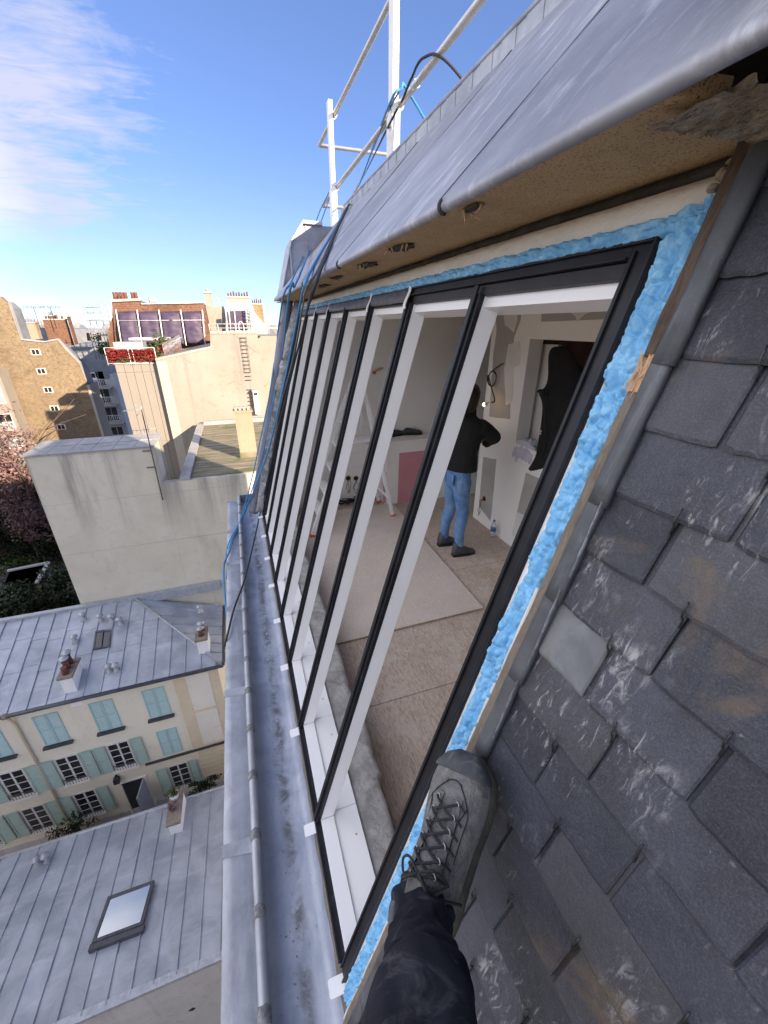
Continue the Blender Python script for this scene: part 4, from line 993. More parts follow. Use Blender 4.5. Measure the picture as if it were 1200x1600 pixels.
# stepladder
A1, A2 = atZ(489, 838, FZ + .03), atZ(474, 806, FZ + .03)
B1, B2 = atZ(614, 806, FZ + .03), atZ(592, 784, FZ + .03)
T1 = atY(567, 600, (A1[1] + B1[1]) / 2 + .02); T2 = T1 + np.array([-.02, .30, 0])
ld = thing('stepladder', (A1 + B1 + A2 + B2) / 4, 'open aluminium stepladder with orange feet behind the window bars', 'stepladder')
def bar(a, b, w, d, side):
    a, b, side = (np.asarray(q, float) for q in (a, b, side)); t = b - a; t /= np.linalg.norm(t); s = side - t * (side @ t); s /= np.linalg.norm(s); u = np.cross(t, s)
    return MB().obox(a - s * w / 2 - u * d / 2, s * w, u * d, b - a)
for a, b in ((A1, T1), (A2, T2)):
    o = bar(a, b, .024, .062, (0, 1, 0)).build('front_stile', M['alu'], ld, .003)
    bar(a - (b - a) * .010, a + (b - a) * .012, .032, .074, (0, 1, 0)).build('foot', M['orange_plastic'], o, .003)
for a, b in ((B1, T1), (B2, T2)):
    o = bar(a, b - (b - a) * .02, .022, .045, (0, 1, 0)).build('rear_stile', M['alu'], ld, .003)
    bar(a - (b - a) * .010, a + (b - a) * .014, .030, .062, (0, 1, 0)).build('foot', M['orange_plastic'], o, .003)
for k in range(6):
    f = .13 + k * .15; a, b = A1 + (T1 - A1) * f, A2 + (T2 - A2) * f
    MB().obox(a + np.array([-.01, .012, -.011]), (.10, 0, 0), (0, b[1] - a[1] - .024, 0), (0, 0, .022)).build('tread', M['alu'], ld, .002)
for f in (.16, .52):
    a, b = B1 + (T1 - B1) * f, B2 + (T2 - B2) * f; bar(a, b, .02, .03, (1, 0, 0)).build('brace', M['alu'], ld)
a, b = A1 + (T1 - A1) * .62, B1 + (T1 - B1) * .62
MB().obox(a + np.array([0, .005, -.015]), b - a, (0, .29, 0), (0, 0, .022)).build('platform', M['alu'], ld, .003)
for a, b in ((A1, B1), (A2, B2)):
    bar(a + (T1 - A1) * .45, b + (T1 - B1) * .45, .003, .007, (0, 1, 0)).build('strap', M['alu'], ld)
# ================================================================== the person in the room
pe = thing('person', (1.9, 3.2, FZ), 'person in a black jacket and blue jeans standing in the room, seen from behind', 'person')
fR, fL = atZ(717, 868, FZ), atZ(694, 852, FZ)
zc_ = FZ + .007
ph = np.array([(fR[0] + fL[0]) / 2 + .0, (fR[1] + fL[1]) / 2, 0])
def fuse(o, vox, sm=2):
    r = o.modifiers.new('fuse', 'REMESH'); r.mode = 'VOXEL'; r.voxel_size = vox; r.use_smooth_shade = True
    s = o.modifiers.new('soft', 'SMOOTH'); s.iterations = sm; s.factor = .5; return o
def ell(c, a, b, n=16, sup=1.):
    c = np.asarray(c, float); return [c + np.array([a * math.copysign(abs(math.cos(t)) ** sup, math.cos(t)), b * math.copysign(abs(math.sin(t)) ** sup, math.sin(t)), 0]) for t in [2 * math.pi * k / n for k in range(n)]]
zf = FZ + .007
hipL, hipR = ph + np.array([.0, .085, FZ + .86]), ph + np.array([.0, -.085, FZ + .86])
mb = MB()
mb.loft([ell(ph + np.array([0, 0, FZ + z]), a, b) for z, a, b in ((.74, .085, .135), (.82, .112, .172), (.90, .112, .170), (.98, .098, .150), (1.04, .092, .140))])
for h, f in ((hipL, fL), (hipR, fR)):
    kn = np.array([(h[0] + f[0]) / 2 + .02, (h[1] + f[1]) / 2, FZ + .47]); an = np.array([f[0] - .005, f[1], FZ + .09])
    mb.tube(spline([h + np.array([0, 0, -.03]), (h + kn) / 2 + np.array([-.004, 0, 0]), kn, (kn + an) / 2 + np.array([-.018, 0, .02]), an], 5), [.096, .094, .090, .086, .082, .078, .074, .070, .066, .063, .061, .062, .063, .062, .060, .057, .053, .050, .048, .047, .048], 14)
jeans = fuse(mb.build('jeans', M['denim'], pe), .011)
for s_ in (-1, 1):
    MB().obox(ph + np.array([-.122, s_ * .075 - .05, FZ + .80]), (.006, 0, 0), (0, .10, 0), (.01, 0, .11)).build('back_pocket', M['denim'], jeans, .003)
sh0 = ph + np.array([.03, 0, FZ + 1.36])
eR = atY(770, 690, fR[1] - .03); eL = np.array([ph[0] + .10, ph[1] + .29, FZ + 1.04])
mb = MB()
mb.loft([ell(ph + np.array([x, 0, FZ + z]), a, b, 18) for z, a, b, x in ((.93, .118, .170, 0), (1.0, .118, .168, 0), (1.10, .112, .158, .005), (1.20, .118, .172, .01), (1.30, .122, .192, .02), (1.38, .108, .178, .03), (1.43, .075, .11, .035), (1.475, .058, .062, .04))])
hR, hL = ph + np.array([.30, -.06, FZ + 1.12]), ph + np.array([.30, .06, FZ + 1.13])
for s_, e_, h_ in ((-1, eR, hR), (1, eL, hL)):
    s0_ = sh0 + np.array([0, s_ * .165, 0])
    mb.tube(spline([s0_ + np.array([0, -s_ * .03, .0]), (s0_ + e_) / 2 + np.array([-.012, 0, .01]), e_, (e_ + h_) / 2, h_], 5), [.080, .080, .079, .078, .076, .074, .072, .071, .070, .069, .066, .056, .053, .051, .049, .047, .045, .043, .042, .041, .040], 14)
jk = fuse(mb.build('jacket', M['jacket'], pe), .011)
MB().loft([ell(ph + np.array([x, 0, FZ + z]), a, b, 18) for z, a, b, x in ((1.44, .085, .090, .03), (1.48, .082, .084, .038), (1.515, .075, .074, .045), (1.50, .062, .062, .045))], cap=False).build('collar', M['jacket'], jk)
hd_ = atY(746, 630, ph[1] - .0); hd_ = np.array([ph[0] + .075, ph[1] + .0, FZ + 1.60])
mb = MB(); mb.tube([hd_ + np.array([-.03, 0, -.18]), hd_ + np.array([-.01, 0, -.06])], [.052, .050], 12)
mb.loft([ell(hd_ + np.array([x, 0, z]), a, b, 16) for z, a, b, x in ((-.115, .03, .03, .05), (-.10, .05, .045, .045), (-.06, .078, .062, .02), (0, .095, .074, .0), (.05, .095, .075, -.005), (.09, .07, .058, -.01), (.112, .03, .026, -.012))])
mb.tube([hd_ + np.array([.088, 0, .015]), hd_ + np.array([.112, 0, -.025]), hd_ + np.array([.09, 0, -.038])], [.008, .014, .009], 8)
for s_ in (-1, 1): mb.ball(hd_ + np.array([-.005, s_ * .077, -.005]), (.018, .009, .03), 8, 6)
for h_, s_ in ((hR, -1), (hL, 1)):
    mb.ball(h_ + np.array([.05, 0, 0]), (.048, .018, .038), 10, 6)
    for q, L in ((.026, .058), (.009, .068), (-.009, .064), (-.026, .05)):
        mb.tube([h_ + np.array([.085, 0, q]), h_ + np.array([.085 + L * .55, -s_ * .008, q]), h_ + np.array([.085 + L * .8, -s_ * .030, q - .004])], [.0095, .009, .007], 8)
    mb.tube([h_ + np.array([.04, -s_ * .01, .03]), h_ + np.array([.075, -s_ * .03, .045]), h_ + np.array([.10, -s_ * .035, .042])], [.011, .010, .008], 8)
bd_ = fuse(mb.build('body', M['skin'], pe), .006, 1)
mb = MB()
mb.loft([ell(hd_ + np.array([x, 0, z]), a, b, 18) for z, a, b, x in ((-.15, .05, .062, -.055), (-.11, .068, .078, -.045), (-.06, .082, .084, -.028), (0, .098, .089, -.016), (.05, .102, .090, -.012), (.10, .080, .070, -.014), (.130, .034, .03, -.014))])
mb.tube(spline([hd_ + np.array([-.09, 0, -.06]), hd_ + np.array([-.115, 0, -.12]), hd_ + np.array([-.10, .0, -.21])], 4), [.04, .045, .048, .05, .05, .046, .04, .03, .018], 10)
hr = fuse(mb.build('hair', M['hair'], pe), .009, 1)
for o in (jk, bd_, hr):
    o.rotation_euler = (0, 0, R_(26)); o.location = (.062, -.022, 0)
jk.scale = (1.12, 1.12, 1)
for f in (fR, fL):
    mb = MB(); rings = []
    for u, w_, h in ((-.075, .030, .10), (-.06, .046, .16), (0, .050, .165), (.05, .046, .10), (.12, .046, .06), (.165, .038, .045), (.185, .018, .025)):
        rings.append([(f[0] + u, f[1] + w_ * math.cos(a), zf + .004 + h * (.5 + .5 * math.sin(a))) for a in [2 * math.pi * k / 12 for k in range(12)]])
    so = mb.loft(rings).build('shoe', M['shoe_dark'], pe)
    MB().prism([(f[0] + x, f[1] + y, zf) for x, y in ((-.08, -.028), (0, -.038), (.1, -.05), (.17, -.038), (.195, 0), (.17, .038), (.1, .05), (0, .038), (-.08, .028))], (0, 0, .022)).build('shoe_sole', M['rubber'], so)
# ================================================================== town: surfaces
GZ = -21.9
def m_render(name, c1, c2, stain, sc=1.0, streak=.5, bump=.3, cracks=False):
    t = NT(name)
    col = t.mix(t.step(t.noise(.55 * sc, 6, .6, .5), .3, .7), c1, c2)
    col = t.mix(t.math('MULTIPLY', t.step(t.noise(1, 6, .65, .6, t.mapping((1.3 * sc, 1.3 * sc, .13 * sc))), .54, .74), streak), col, stain)
    col = t.mix(t.math('MULTIPLY', t.step(t.noise(3.2 * sc, 7, .72, .8), .52, .70), .42), col, stain)
    if cracks: crk = t.math('SUBTRACT', 1, t.step(t.voro(.9 * sc, t.mapping((1, 1, .7)), 'DISTANCE_TO_EDGE'), .0, .012))
    if cracks: col = t.mix(t.math('MULTIPLY', crk, t.math('MULTIPLY', t.step(t.noise(.8 * sc, 3, .5), .5, .6), .5)), col, tuple(q * .6 for q in stain[:3]) + (1,))
    return t.done(col, .92, 0, t.bump(t.noise(14 * sc, 6, .65), bump, .02), .2)
M['render_conc'] = m_render('grey_render', (.37, .355, .31, 1), (.44, .425, .375, 1), (.215, .205, .185, 1), 1, .6)
M['render_white'] = m_render('cream_white_render', (0.320, 0.297, 0.263, 1), (0.282, 0.263, 0.228, 1), (0.179, 0.161, 0.139, 1), .6, .75, .3, True)
M['render_cream'] = m_render('cream_render', (.80, .74, .60, 1), (.74, .69, .56, 1), (.58, .52, .42, 1), 1.2, .3)
M['render_beige'] = m_render('beige_render', (0.353, 0.286, 0.210, 1), (0.319, 0.260, 0.189, 1), (0.235, 0.193, 0.143, 1), 1.2, .3)
M['render_band'] = m_render('pale_band', (0.420, 0.391, 0.344, 1), (0.386, 0.361, 0.319, 1), (0.286, 0.260, 0.227, 1), 1.2, .25)
M['render_pale'] = m_render('pale_render', (.56, .54, .52, 1), (.48, .46, .45, 1), (.25, .235, .225, 1), 1.4, .7)
M['cladding'] = m_render('cream_panel', (0.260, 0.239, 0.214, 1), (0.248, 0.227, 0.202, 1), (0.210, 0.189, 0.168, 1), .8, .12, .08)
t_ = NT('stained_party_wall'); _sz = t_.n('ShaderNodeSeparateXYZ'); t_.t.links.new(t_.pos, _sz.inputs[0])
_c = t_.mix(t_.step(t_.noise(.55, 6, .6, .5), .3, .7), (.60, .55, .43, 1), (.67, .62, .50, 1))
_c = t_.mix(t_.math('MULTIPLY', t_.step(t_.noise(3.5, 7, .7, .5), .5, .75), .35), _c, (.40, .37, .31, 1))
_run = t_.step(t_.noise(1, 6, .62, .4, t_.mapping((1.05, 1, .10))), .44, .66)
_c = t_.mix(t_.math('MULTIPLY', t_.math('MULTIPLY', _run, t_.step(_sz.outputs['Z'], -9.6, -5.6)), .75), _c, (.19, .18, .16, 1))
_c = t_.mix(t_.math('MULTIPLY', t_.step(t_.noise(1, 5, .6, .3, t_.mapping((.6, 1, .22), (0, R_(-16), 0))), .56, .74), .4), _c, (.36, .335, .285, 1))
M['party_wall'] = t_.done(_c, .92, 0, t_.bump(t_.noise(14, 6, .65), .3, .02), .2)
M['mortar_top'] = m_render('worn_coping', (.42, .41, .40, 1), (.33, .32, .31, 1), (.15, .145, .14, 1), 2, .5)
def m_brick(name, c1, c2, mortar, sc, mix2=None):
    t = NT(name)
    v = t.mapping((1, 1, 1), (R_(90), 0, 0))
    b = t.n('ShaderNodeTexBrick'); b.inputs['Scale'].default_value = sc; b.inputs['Color1'].default_value = c1; b.inputs['Color2'].default_value = c2; b.inputs['Mortar'].default_value = mortar
    b.inputs['Mortar Size'].default_value = .022; b.inputs['Brick Width'].default_value = .55; b.inputs['Row Height'].default_value = .24; b.inputs['Bias'].default_value = .1
    wv = t.n('ShaderNodeVectorMath', operation='ADD'); t.t.links.new(v, wv.inputs[0])
    nn = t.n('ShaderNodeTexNoise'); nn.inputs['Scale'].default_value = 1.2; t.t.links.new(t.pos, nn.inputs['Vector'])
    vm = t.n('ShaderNodeVectorMath', operation='SCALE'); vm.inputs['Scale'].default_value = .12; t.t.links.new(nn.outputs['Color'], vm.inputs[0]); t.t.links.new(vm.outputs[0], wv.inputs[1])
    t.t.links.new(wv.outputs[0], b.inputs['Vector'])
    col = t.mix(t.math('MULTIPLY', t.step(t.noise(.33, 6, .65, .6), .36, .62), .5), b.outputs['Color'], mix2 or mortar)
    col = t.mix(t.math('MULTIPLY', t.step(t.noise(4, 6, .75, .5), .47, .66), .6), col, tuple(q * .42 for q in c2[:3]) + (1,))
    col = t.mix(t.math('MULTIPLY', t.step(t.noise(.45, 5, .65, 1.2, t.mapping(loc=(9, 2, 4))), .5, .68), .55), col, tuple(q * .55 for q in c2[:3]) + (1,))
    return t.done(col, .92, 0, t.bump(t.math('ADD', b.outputs['Fac'], t.noise(9, 5, .7)), .5, .03), .2)
M['brick_tan'] = m_brick('tan_rubble_brick', (0.302, 0.232, 0.150, 1), (0.211, 0.156, 0.098, 1), (0.312, 0.264, 0.197, 1), 3.0, (0.202, 0.156, 0.105, 1))
M['brick_dark'] = m_brick('sooty_brick', (.10, .075, .055, 1), (.075, .055, .04, 1), (.14, .12, .10, 1), 3, (.08, .06, .045, 1))
M['brick_red'] = m_brick('orange_red_brick', (0.202, 0.097, 0.063, 1), (0.151, 0.071, 0.046, 1), (0.235, 0.176, 0.139, 1), 1.6, (0.210, 0.118, 0.080, 1))
M['brick_yellow'] = m_brick('yellow_brick', (0.302, 0.218, 0.118, 1), (0.252, 0.176, 0.084, 1), (0.286, 0.235, 0.168, 1), 1.6)
M['aqua'] = basic('aqua_shutter_paint', (.36, .54, .54, 1), (.40, .58, .58, 1), 3, .6, .05, rnd=.04)
M['sage'] = basic('sage_shutter_paint', (.33, .45, .39, 1), (.37, .49, .43, 1), 3, .6, .05, rnd=.05)
def m_glass(name, tint, rough=.06):
    t = NT(name); return t.done(tint, rough, 1.0 if tint[0] > .05 else 0, None, .9, **{'Coat Weight': .6, 'Coat Roughness': .03})
M['glass_dark'] = m_glass('dark_window_glass', (.012, .014, .017, 1))
M['glass_sky'] = m_glass('skylight_glass', (.72, .74, .70, 1), .04)
M['frame_white'] = basic('window_frame_white', (.72, .70, .66, 1), None, 5, .5)
M['slab_brown'] = basic('chimney_slab', (.20, .155, .12, 1), (.29, .25, .21, 1), 6, .95, .5)
M['chimney_white'] = m_render('chimney_white', (0.554, 0.550, 0.546, 1), (0.521, 0.512, 0.504, 1), (0.378, 0.361, 0.353, 1), 2, .25)
M['terracotta'] = basic('terracotta_pot', (0.176, 0.071, 0.046, 1), (0.126, 0.050, 0.038, 1), 5, .85, .2, rnd=.12)
M['galv'] = basic('galvanised_cowl', (.48, .49, .51, 1), (.36, .37, .39, 1), 8, .45, .1, metal=.4)
M['dark_metal'] = basic('dark_metal', (.03, .032, .035, 1), (.05, .052, .055, 1), 5, .5, metal=.3)
M['velux'] = basic('skylight_frame', (.065, .068, .078, 1), (.09, .095, .105, 1), 4, .4, .05, metal=.3)
M['purple'] = basic('purple_mesh_tarpaulin', (.040, .028, .058, 1), (.070, .048, .095, 1), 1.4, .6, .4, 3, .03, stretch=(1, 1, 4), stain=(.13, .105, .17, 1), sscale=2, slo=.55, shi=.75, samt=.5)
M['scaffold'] = basic('scaffold_tube', (.34, .34, .35, 1), (.26, .26, .27, 1), 2, .5, metal=.3)
def m_moss():
    t = NT('mossy_roof')
    col = t.mix(t.step(t.noise(1, 6, .65, .5, t.mapping((.7, 5, 1))), .35, .65), (.17, .155, .115, 1), (.28, .25, .185, 1))
    col = t.mix(t.math('MULTIPLY', t.step(t.noise(.7, 5, .6, .5), .48, .68), .8), col, (.11, .135, .06, 1))
    return t.done(col, .95, 0, t.bump(t.noise(1, 5, .7, 0, t.mapping((2, 14, 2))), .5, .04), .1)
M['moss'] = m_moss()
def m_leaf(name, c1, c2, c3, trans=.15):
    t = NT(name); col = t.mix(t.step(t.noise(1.1, 4, .6), .35, .65), c1, c2); col = t.mix(t.step(t.noise(9, 3, .6), .55, .7), col, c3)
    return t.done(col, .7, 0, None, .3)
M['leaf_dark'] = m_leaf('dark_evergreen_leaf', (.018, .030, .013, 1), (.034, .050, .020, 1), (.055, .068, .028, 1))
M['leaf_green'] = m_leaf('green_leaf', (.05, .085, .025, 1), (.08, .115, .035, 1), (.12, .14, .05, 1))
M['leaf_red'] = m_leaf('red_vine_leaf', (0.210, 0.018, 0.017, 1), (0.143, 0.012, 0.013, 1), (0.252, 0.046, 0.029, 1))
M['leaf_pink'] = m_leaf('faded_pink_leaf', (0.252, 0.160, 0.151, 1), (0.168, 0.101, 0.101, 1), (0.319, 0.244, 0.218, 1))
M['twig'] = basic('twig_bark', (.13, .085, .075, 1), (.08, .055, .05, 1), 3, .9, .3)
M['soil'] = basic('garden_soil', (.085, .075, .060, 1), (.13, .115, .095, 1), .5, .95, .6, 3, .05, stain=(.06, .07, .035, 1), sscale=.6, slo=.45, shi=.65, samt=.7)
M['paving'] = basic('court_paving', (.20, .19, .175, 1), (.26, .25, .235, 1), 1, .9, .3)
M['grey_panel'] = m_render('grey_panel', (.46, .47, .48, 1), (.52, .53, .54, 1), (.32, .325, .33, 1), .6, .2)
M['slate_far'] = basic('far_grey_roof', (.15, .165, .19, 1), (.22, .235, .26, 1), .8, .6, .2, stretch=(1, 1, 1), rnd=.2)
M['far_wall'] = basic('far_pale_wall', (0.302, 0.277, 0.244, 1), (0.260, 0.235, 0.210, 1), .3, .9, rnd=.15)
# ================================================================== ground
tag(MB().box(-900, 900, -60, 2500, GZ - 1, GZ).build('ground', M['soil']), None, None, None, 'structure')
tag(MB().box(-14, .0, 12.4, 14.95, GZ, GZ + .03).build('courtyard_paving', M['paving']), None, None, None, 'structure')
def wallpoly(pts, y): return [atY(px, py, y) for px, py in pts]
# ================================================================== grey party-wall building
pb = thing('party_wall_building', (-4, 20, GZ), 'big blank grey rendered party wall with a stepped top and streaky zinc coping', 'building')
YC = 19.2
q = wallpoly([(37, 715), (239, 697), (240.5, 756)], YC)
zt, zl, xs_, x0_ = q[0][2], q[2][2], q[1][0], q[0][0]
MB().box(x0_, xs_, YC, YC + 2.1, GZ, zt).build('tall_wall', M['party_wall'], pb)
MB().box(-3.119, 9, YC + .004, 31.0, GZ, zl).build('low_wall', M['party_wall'], pb)
MB().box(xs_ + .002, -3.121, YC + .004, YC + .34, GZ, zl).build('front_wall', M['party_wall'], pb)
MB().box(x0_ - .03, xs_ + .03, YC - .06, YC + 2.16, zt + .001, zt + .06).build('coping_base', M['mortar_top'], pb)
n_ = 6
for k in range(n_):
    for j in range(2):
        a = x0_ - .06 + (xs_ - x0_ + .12) * k / n_; b = x0_ - .06 + (xs_ - x0_ + .12) * (k + 1) / n_
        MB().hexa([(a + .01, YC - .09 + j * 1.15, zt + .062), (b - .01, YC - .09 + j * 1.15, zt + .062), (b - .01, YC + 1.03 + j * 1.15, zt + .062 + .02 * j), (a + .01, YC + 1.03 + j * 1.15, zt + .062 + .02 * j),
                   (a + .01, YC - .09 + j * 1.15, zt + .085 + .03 * j), (b - .01, YC - .09 + j * 1.15, zt + .085 + .03 * j), (b - .01, YC + 1.03 + j * 1.15, zt + .10 + .03 * j), (a + .01, YC + 1.03 + j * 1.15, zt + .10 + .03 * j)]).build('coping_slab', M['mortar_top'], pb)
for z in (-9.3, -12.2, -6.9): MB().box(x0_ + .02, -.4, YC - .004, YC + .003, z, z + .012).build('render_joint', M['render_conc'], pb)
# hairline crack
MB().tube(spline([atY(330, 905, YC - .003), atY(334, 918, YC - .003), atY(333, 925, YC - .003), atY(337, 938, YC - .003)], 3), .012, 4).build('crack', M['frame_white'], pb)
# mossy flat roof behind the low wall, with its kerb
XK0, XK1 = -3.12, -2.69
MB().box(XK1 + .002, 9, YC + .25, 30.6, zl + .001, zl + .05).build('mossy_roof', M['moss'], pb)
for k in range(16): MB().box(XK1 + .004, 9, YC + .9 + k * .66, YC + .93 + k * .66, zl + .051, zl + .068).build('roof_lap', M['moss'], pb)
MB().box(XK0, XK1, YC + .0, 30.9, zl + .002, zl + .16).build('side_kerb', M['mortar_top'], pb)
MB().box(XK1 + .002, 9, 30.62, 31.0, zl + .002, zl + .30).build('rear_kerb', M['mortar_top'], pb)
MB().box(-8, XK0 - .002, YC + 2.2, 31.4, GZ, -10.3).build('sunken_yard', M['moss'], pb)
# rendered chimney on that roof
cz = zl + .05
cA = atZ(377, 722, cz); CX0, CX1, CY0 = cA[0], .42, 21.75
ct = atY(372, 642, CY0)[2]
ch = thing('rendered_chimney', (CX0, CY0, cz), 'warm beige rendered chimney with square pots standing on the mossy roof', 'chimney')
MB().box(CX0, CX1, CY0, CY0 + .62, cz + .30, ct - .10).build('shaft', M['render_beige'], ch)
MB().box(CX0 - .02, CX1 + .02, CY0 - .02, CY0 + .64, cz, cz + .299).build('mossy_foot', M['moss'], ch)
MB().box(CX0 - .05, CX1 + .05, CY0 - .05, CY0 + .67, ct - .099, ct).build('cap_slab', M['render_beige'], ch)
for k in range(4): MB().box(CX0 + .04 + k * .20, CX0 + .17 + k * .20, CY0 + .02, CY0 + .5, ct + .001, ct + .16).build('chimney_pot', M['render_band'], ch, .015)
# television aerial
aB = atY(247, 752, YC - .08); aT = atY(221, 640, YC - .08); ar = thing('tv_aerial', aB, 'rusty television aerial bracketed on the step of the grey party wall', 'aerial')
def sideX(px, py): return atY(px, py, YC - .08)
MB().cyl(aB + np.array([0, 0, -.9]), aT, .022, 8).build('mast', M['twig'], ar)
mb = MB(); a, b = sideX(193, 642), sideX(222, 639); mb.cyl(a, b, .013, 6)
for k in range(9):
    p = a + (b - a) * (k / 8.5); mb.cyl(p + np.array([0, -.2, 0]), p + np.array([0, .2, 0]), .006, 5)
mb.cyl(sideX(208, 628), sideX(218, 640), .010, 5); mb.cyl(sideX(214, 650), sideX(222, 634), .010, 5); mb.build('upper_array', M['galv'], ar)
mb = MB(); a, b = sideX(207, 673), sideX(243, 670); mb.cyl(a, b, .011, 6)
for k in range(7): p = a + (b - a) * (k / 6); mb.cyl(p + np.array([0, 0, -.12]), p + np.array([0, 0, .12]), .006, 5)
mb.build('lower_array', M['galv'], ar)
for py in (729, 703): MB().box(aB[0] - .30, aB[0] + .03, YC - .10, YC - .06, atY(240, py, YC)[2] - .02, atY(240, py, YC)[2] + .02).build('bracket', M['twig'], ar)
# ================================================================== cream white building
YB = 31.5
cwb = thing('white_gable_building', (-2, YB, GZ), 'sunlit cream white blank gable wall with rungs and stains behind the mossy roof', 'building')
w_ = wallpoly([(242.5, 560), (329, 541), (328, 519), (402, 521)], YB); xr = w_[3][0]
MB().prism([w_[0], w_[1], w_[2], w_[3], (xr, YB, GZ), (w_[0][0], YB, GZ)], (0, 7.5, 0)).build('gable_wall', M['render_white'], cwb)
MB().box(xr + .002, 14, YB + .9, YB + 8, GZ, atY(420, 525, YB + .9)[2]).build('set_back_wall', M['render_white'], cwb)
mb = MB(); d = np.array([0, -.05, 0])
mb.prism([w_[0] + d + (0, 0, -.12), w_[1] + d + (0, 0, -.12), w_[1] + d, w_[0] + d], (0, .5, 0)); mb.build('sloping_coping', M['render_band'], cwb)
for k in range(14): MB().box(w_[2][0] + k * .262, w_[2][0] + .24 + k * .262, YB - .06, YB + .3, w_[2][2] - .10, w_[2][2] + .06).build('coping_block', M['render_band'], cwb)
MB().box(w_[0][0] + .02, w_[0][0] + .62, YB - .012, YB - .001, -12, w_[0][2] - .2).build('corner_band', M['render_band'], cwb)
# streaks of soot that run down from the coping (real stains)
xc0, xc1 = atY(178, 566, YB + .45)[0], w_[0][0]
zct = atY(200, 569, YB + .45)[2]
cp0 = MB().box(xc0, xc1 - .004, YB + .5, YB + 7, GZ, zct - .02).build('stair_block', M['render_white'], cwb)
for k in range(5):
    a, b = xc0 + (xc1 - xc0) * k / 5, xc0 + (xc1 - xc0) * (k + 1) / 5
    for z0, z1 in ((zct - .5, zct), (zct - 5.2, zct - .53), (zct - 9.2, zct - 5.23), (-14, zct - 9.23)):
        MB().box(a + .012, b - .012, YB + .455, YB + .499, z0, z1).build('cladding_panel', M['cladding'], cwb)
MB().box(xc0 - .05, xc1 - .004, YB + .40, YB + 1.0, zct + .001, zct + .09).build('terrace_edge', M['mortar_top'], cwb)
MB().box(xc0, xr, YB + 1.0, YB + 7, -2.6, -2.45).build('terrace_floor', M['mortar_top'], cwb)
# iron rungs up the wall
rg = thing('wall_ladder', atY(382, 600, YB - .1), 'rusty iron rung ladder fixed up the white gable wall', 'ladder')
for py in list(range(528, 598, 6)) + list(range(609, 634, 6)):
    a, b = atY(375.5 + (py - 528) * .13, py, YB - .12), atY(384.5 + (py - 528) * .13, py - .3, YB - .12)
    MB().tube([a + (0, .12, 0), a, b, b + (0, .12, 0)], .020, 5).build('rung', M['twig'], rg)
for dx in (0, 9):
    MB().cyl(atY(375.5 + dx, 526, YB - .12), atY(383 + dx, 582, YB - .12), .014, 5).build('rail', M['twig'], rg)
bx = atY(399, 612, YB - .3)
vb = thing('wall_flue_box', bx, 'white boxed flue on the gable wall beside the lowest rungs', 'flue')
p0, p1 = atY(394, 610, YB), atY(406, 638, YB)
MB().box(p0[0], p1[0], YB - .42, YB - .002, p1[2] - .35, p0[2]).build('box', M['chimney_white'], vb, .01)
MB().box(p0[0] - .04, p1[0] + .04, YB - .46, YB - .002, p0[2] + .001, p0[2] + .08).build('lid', M['render_band'], vb)
MB().box(p0[0] + .06, p1[0] - .06, YB - .425, YB - .419, p0[2] - .30, p0[2] - .12).build('grille', M['dark_metal'], vb)
rl = thing('parapet_railing', w_[2], 'thin white railing with hoops along the top of the white gable', 'railing')
mb = MB(); zt_ = w_[2][2]
for z in (.25, .5): mb.cyl((w_[2][0], YB + .2, zt_ + z), (xr + 1.5, YB + .2, zt_ + z), .018, 6)
mb.build('rail', M['rail_paint'], rl)
for k in range(10): MB().cyl((w_[2][0] + k * .55, YB + .2, zt_ + .06), (w_[2][0] + k * .55, YB + .2, zt_ + .5), .018, 6).build('upright', M['rail_paint'], rl)
hp = atY(374, 515, YB)
MB().tube(spline([hp + (0, .1, -.3), hp + (0, .1, .3), hp + (.15, .1, .5), hp + (.3, .1, .3), hp + (.3, .1, -.3)], 4), .025, 6).build('hoop', M['rail_paint'], rl)
# ------------------------------------------------ leaves
def leaves(n, c, r, size, seed, shell=.35, flat=1.0, droop=0):
    rr = random.Random(seed); v = []; f = []
    c = np.asarray(c, float); r = np.asarray(r, float)
    blobs = [(np.array([rr.gauss(0, .42), rr.gauss(0, .42), rr.gauss(0, .40)]), rr.uniform(.28, .55)) for _ in range(16)]
    for i in range(n):
        b, q = blobs[int(rr.random() * 16)]
        d = np.array([rr.gauss(0, 1), rr.gauss(0, 1), rr.gauss(0, 1)]); d /= np.linalg.norm(d) + 1e-9
        p = c + r * (b + d * q * (shell + (1 - shell) * rr.random()) ) 
        a = np.array([rr.gauss(0, 1), rr.gauss(0, 1), rr.gauss(0, .6)]); a /= np.linalg.norm(a) + 1e-9
        u = np.cross(a, d + .3 * a[::-1]); u /= np.linalg.norm(u) + 1e-9
        s = size * rr.uniform(.6, 1.3); o = len(v)
        v += [p - a * s, p - u * s * .5, p + a * s, p + u * s * .5]; f.append((o, o + 1, o + 2, o + 3))
    return MB().add(v, f)
def branches(base, top, n, spread, r0, seed, depth=2):
    rr = random.Random(seed); mb = MB()
    def go(p, d, L, r, dep):
        q = [p]; 
        for k in range(4): 
            d = d + np.array([rr.gauss(0, .10), rr.gauss(0, .10), rr.gauss(0, .05)]); d /= np.linalg.norm(d); q.append(q[-1] + d * L / 4)
        mb.tube(q, [r, r * .85, r * .7, r * .55, r * .4], 5 if dep else 8)
        if dep < depth:
            for k in range(n):
                a = rr.random() * 6.283; s = rr.uniform(.5, 1.1) * spread
                dd = d + np.array([math.cos(a) * s, math.sin(a) * s, rr.uniform(-.1, .3)]); dd /= np.linalg.norm(dd)
                go(q[1 + int(rr.random() * 4)], dd, L * rr.uniform(.4, .65), r * .42, dep + 1)
    base, top = np.asarray(base, float), np.asarray(top, float); L = np.linalg.norm(top - base)
    go(base, (top - base) / L, L, r0, 0); return mb
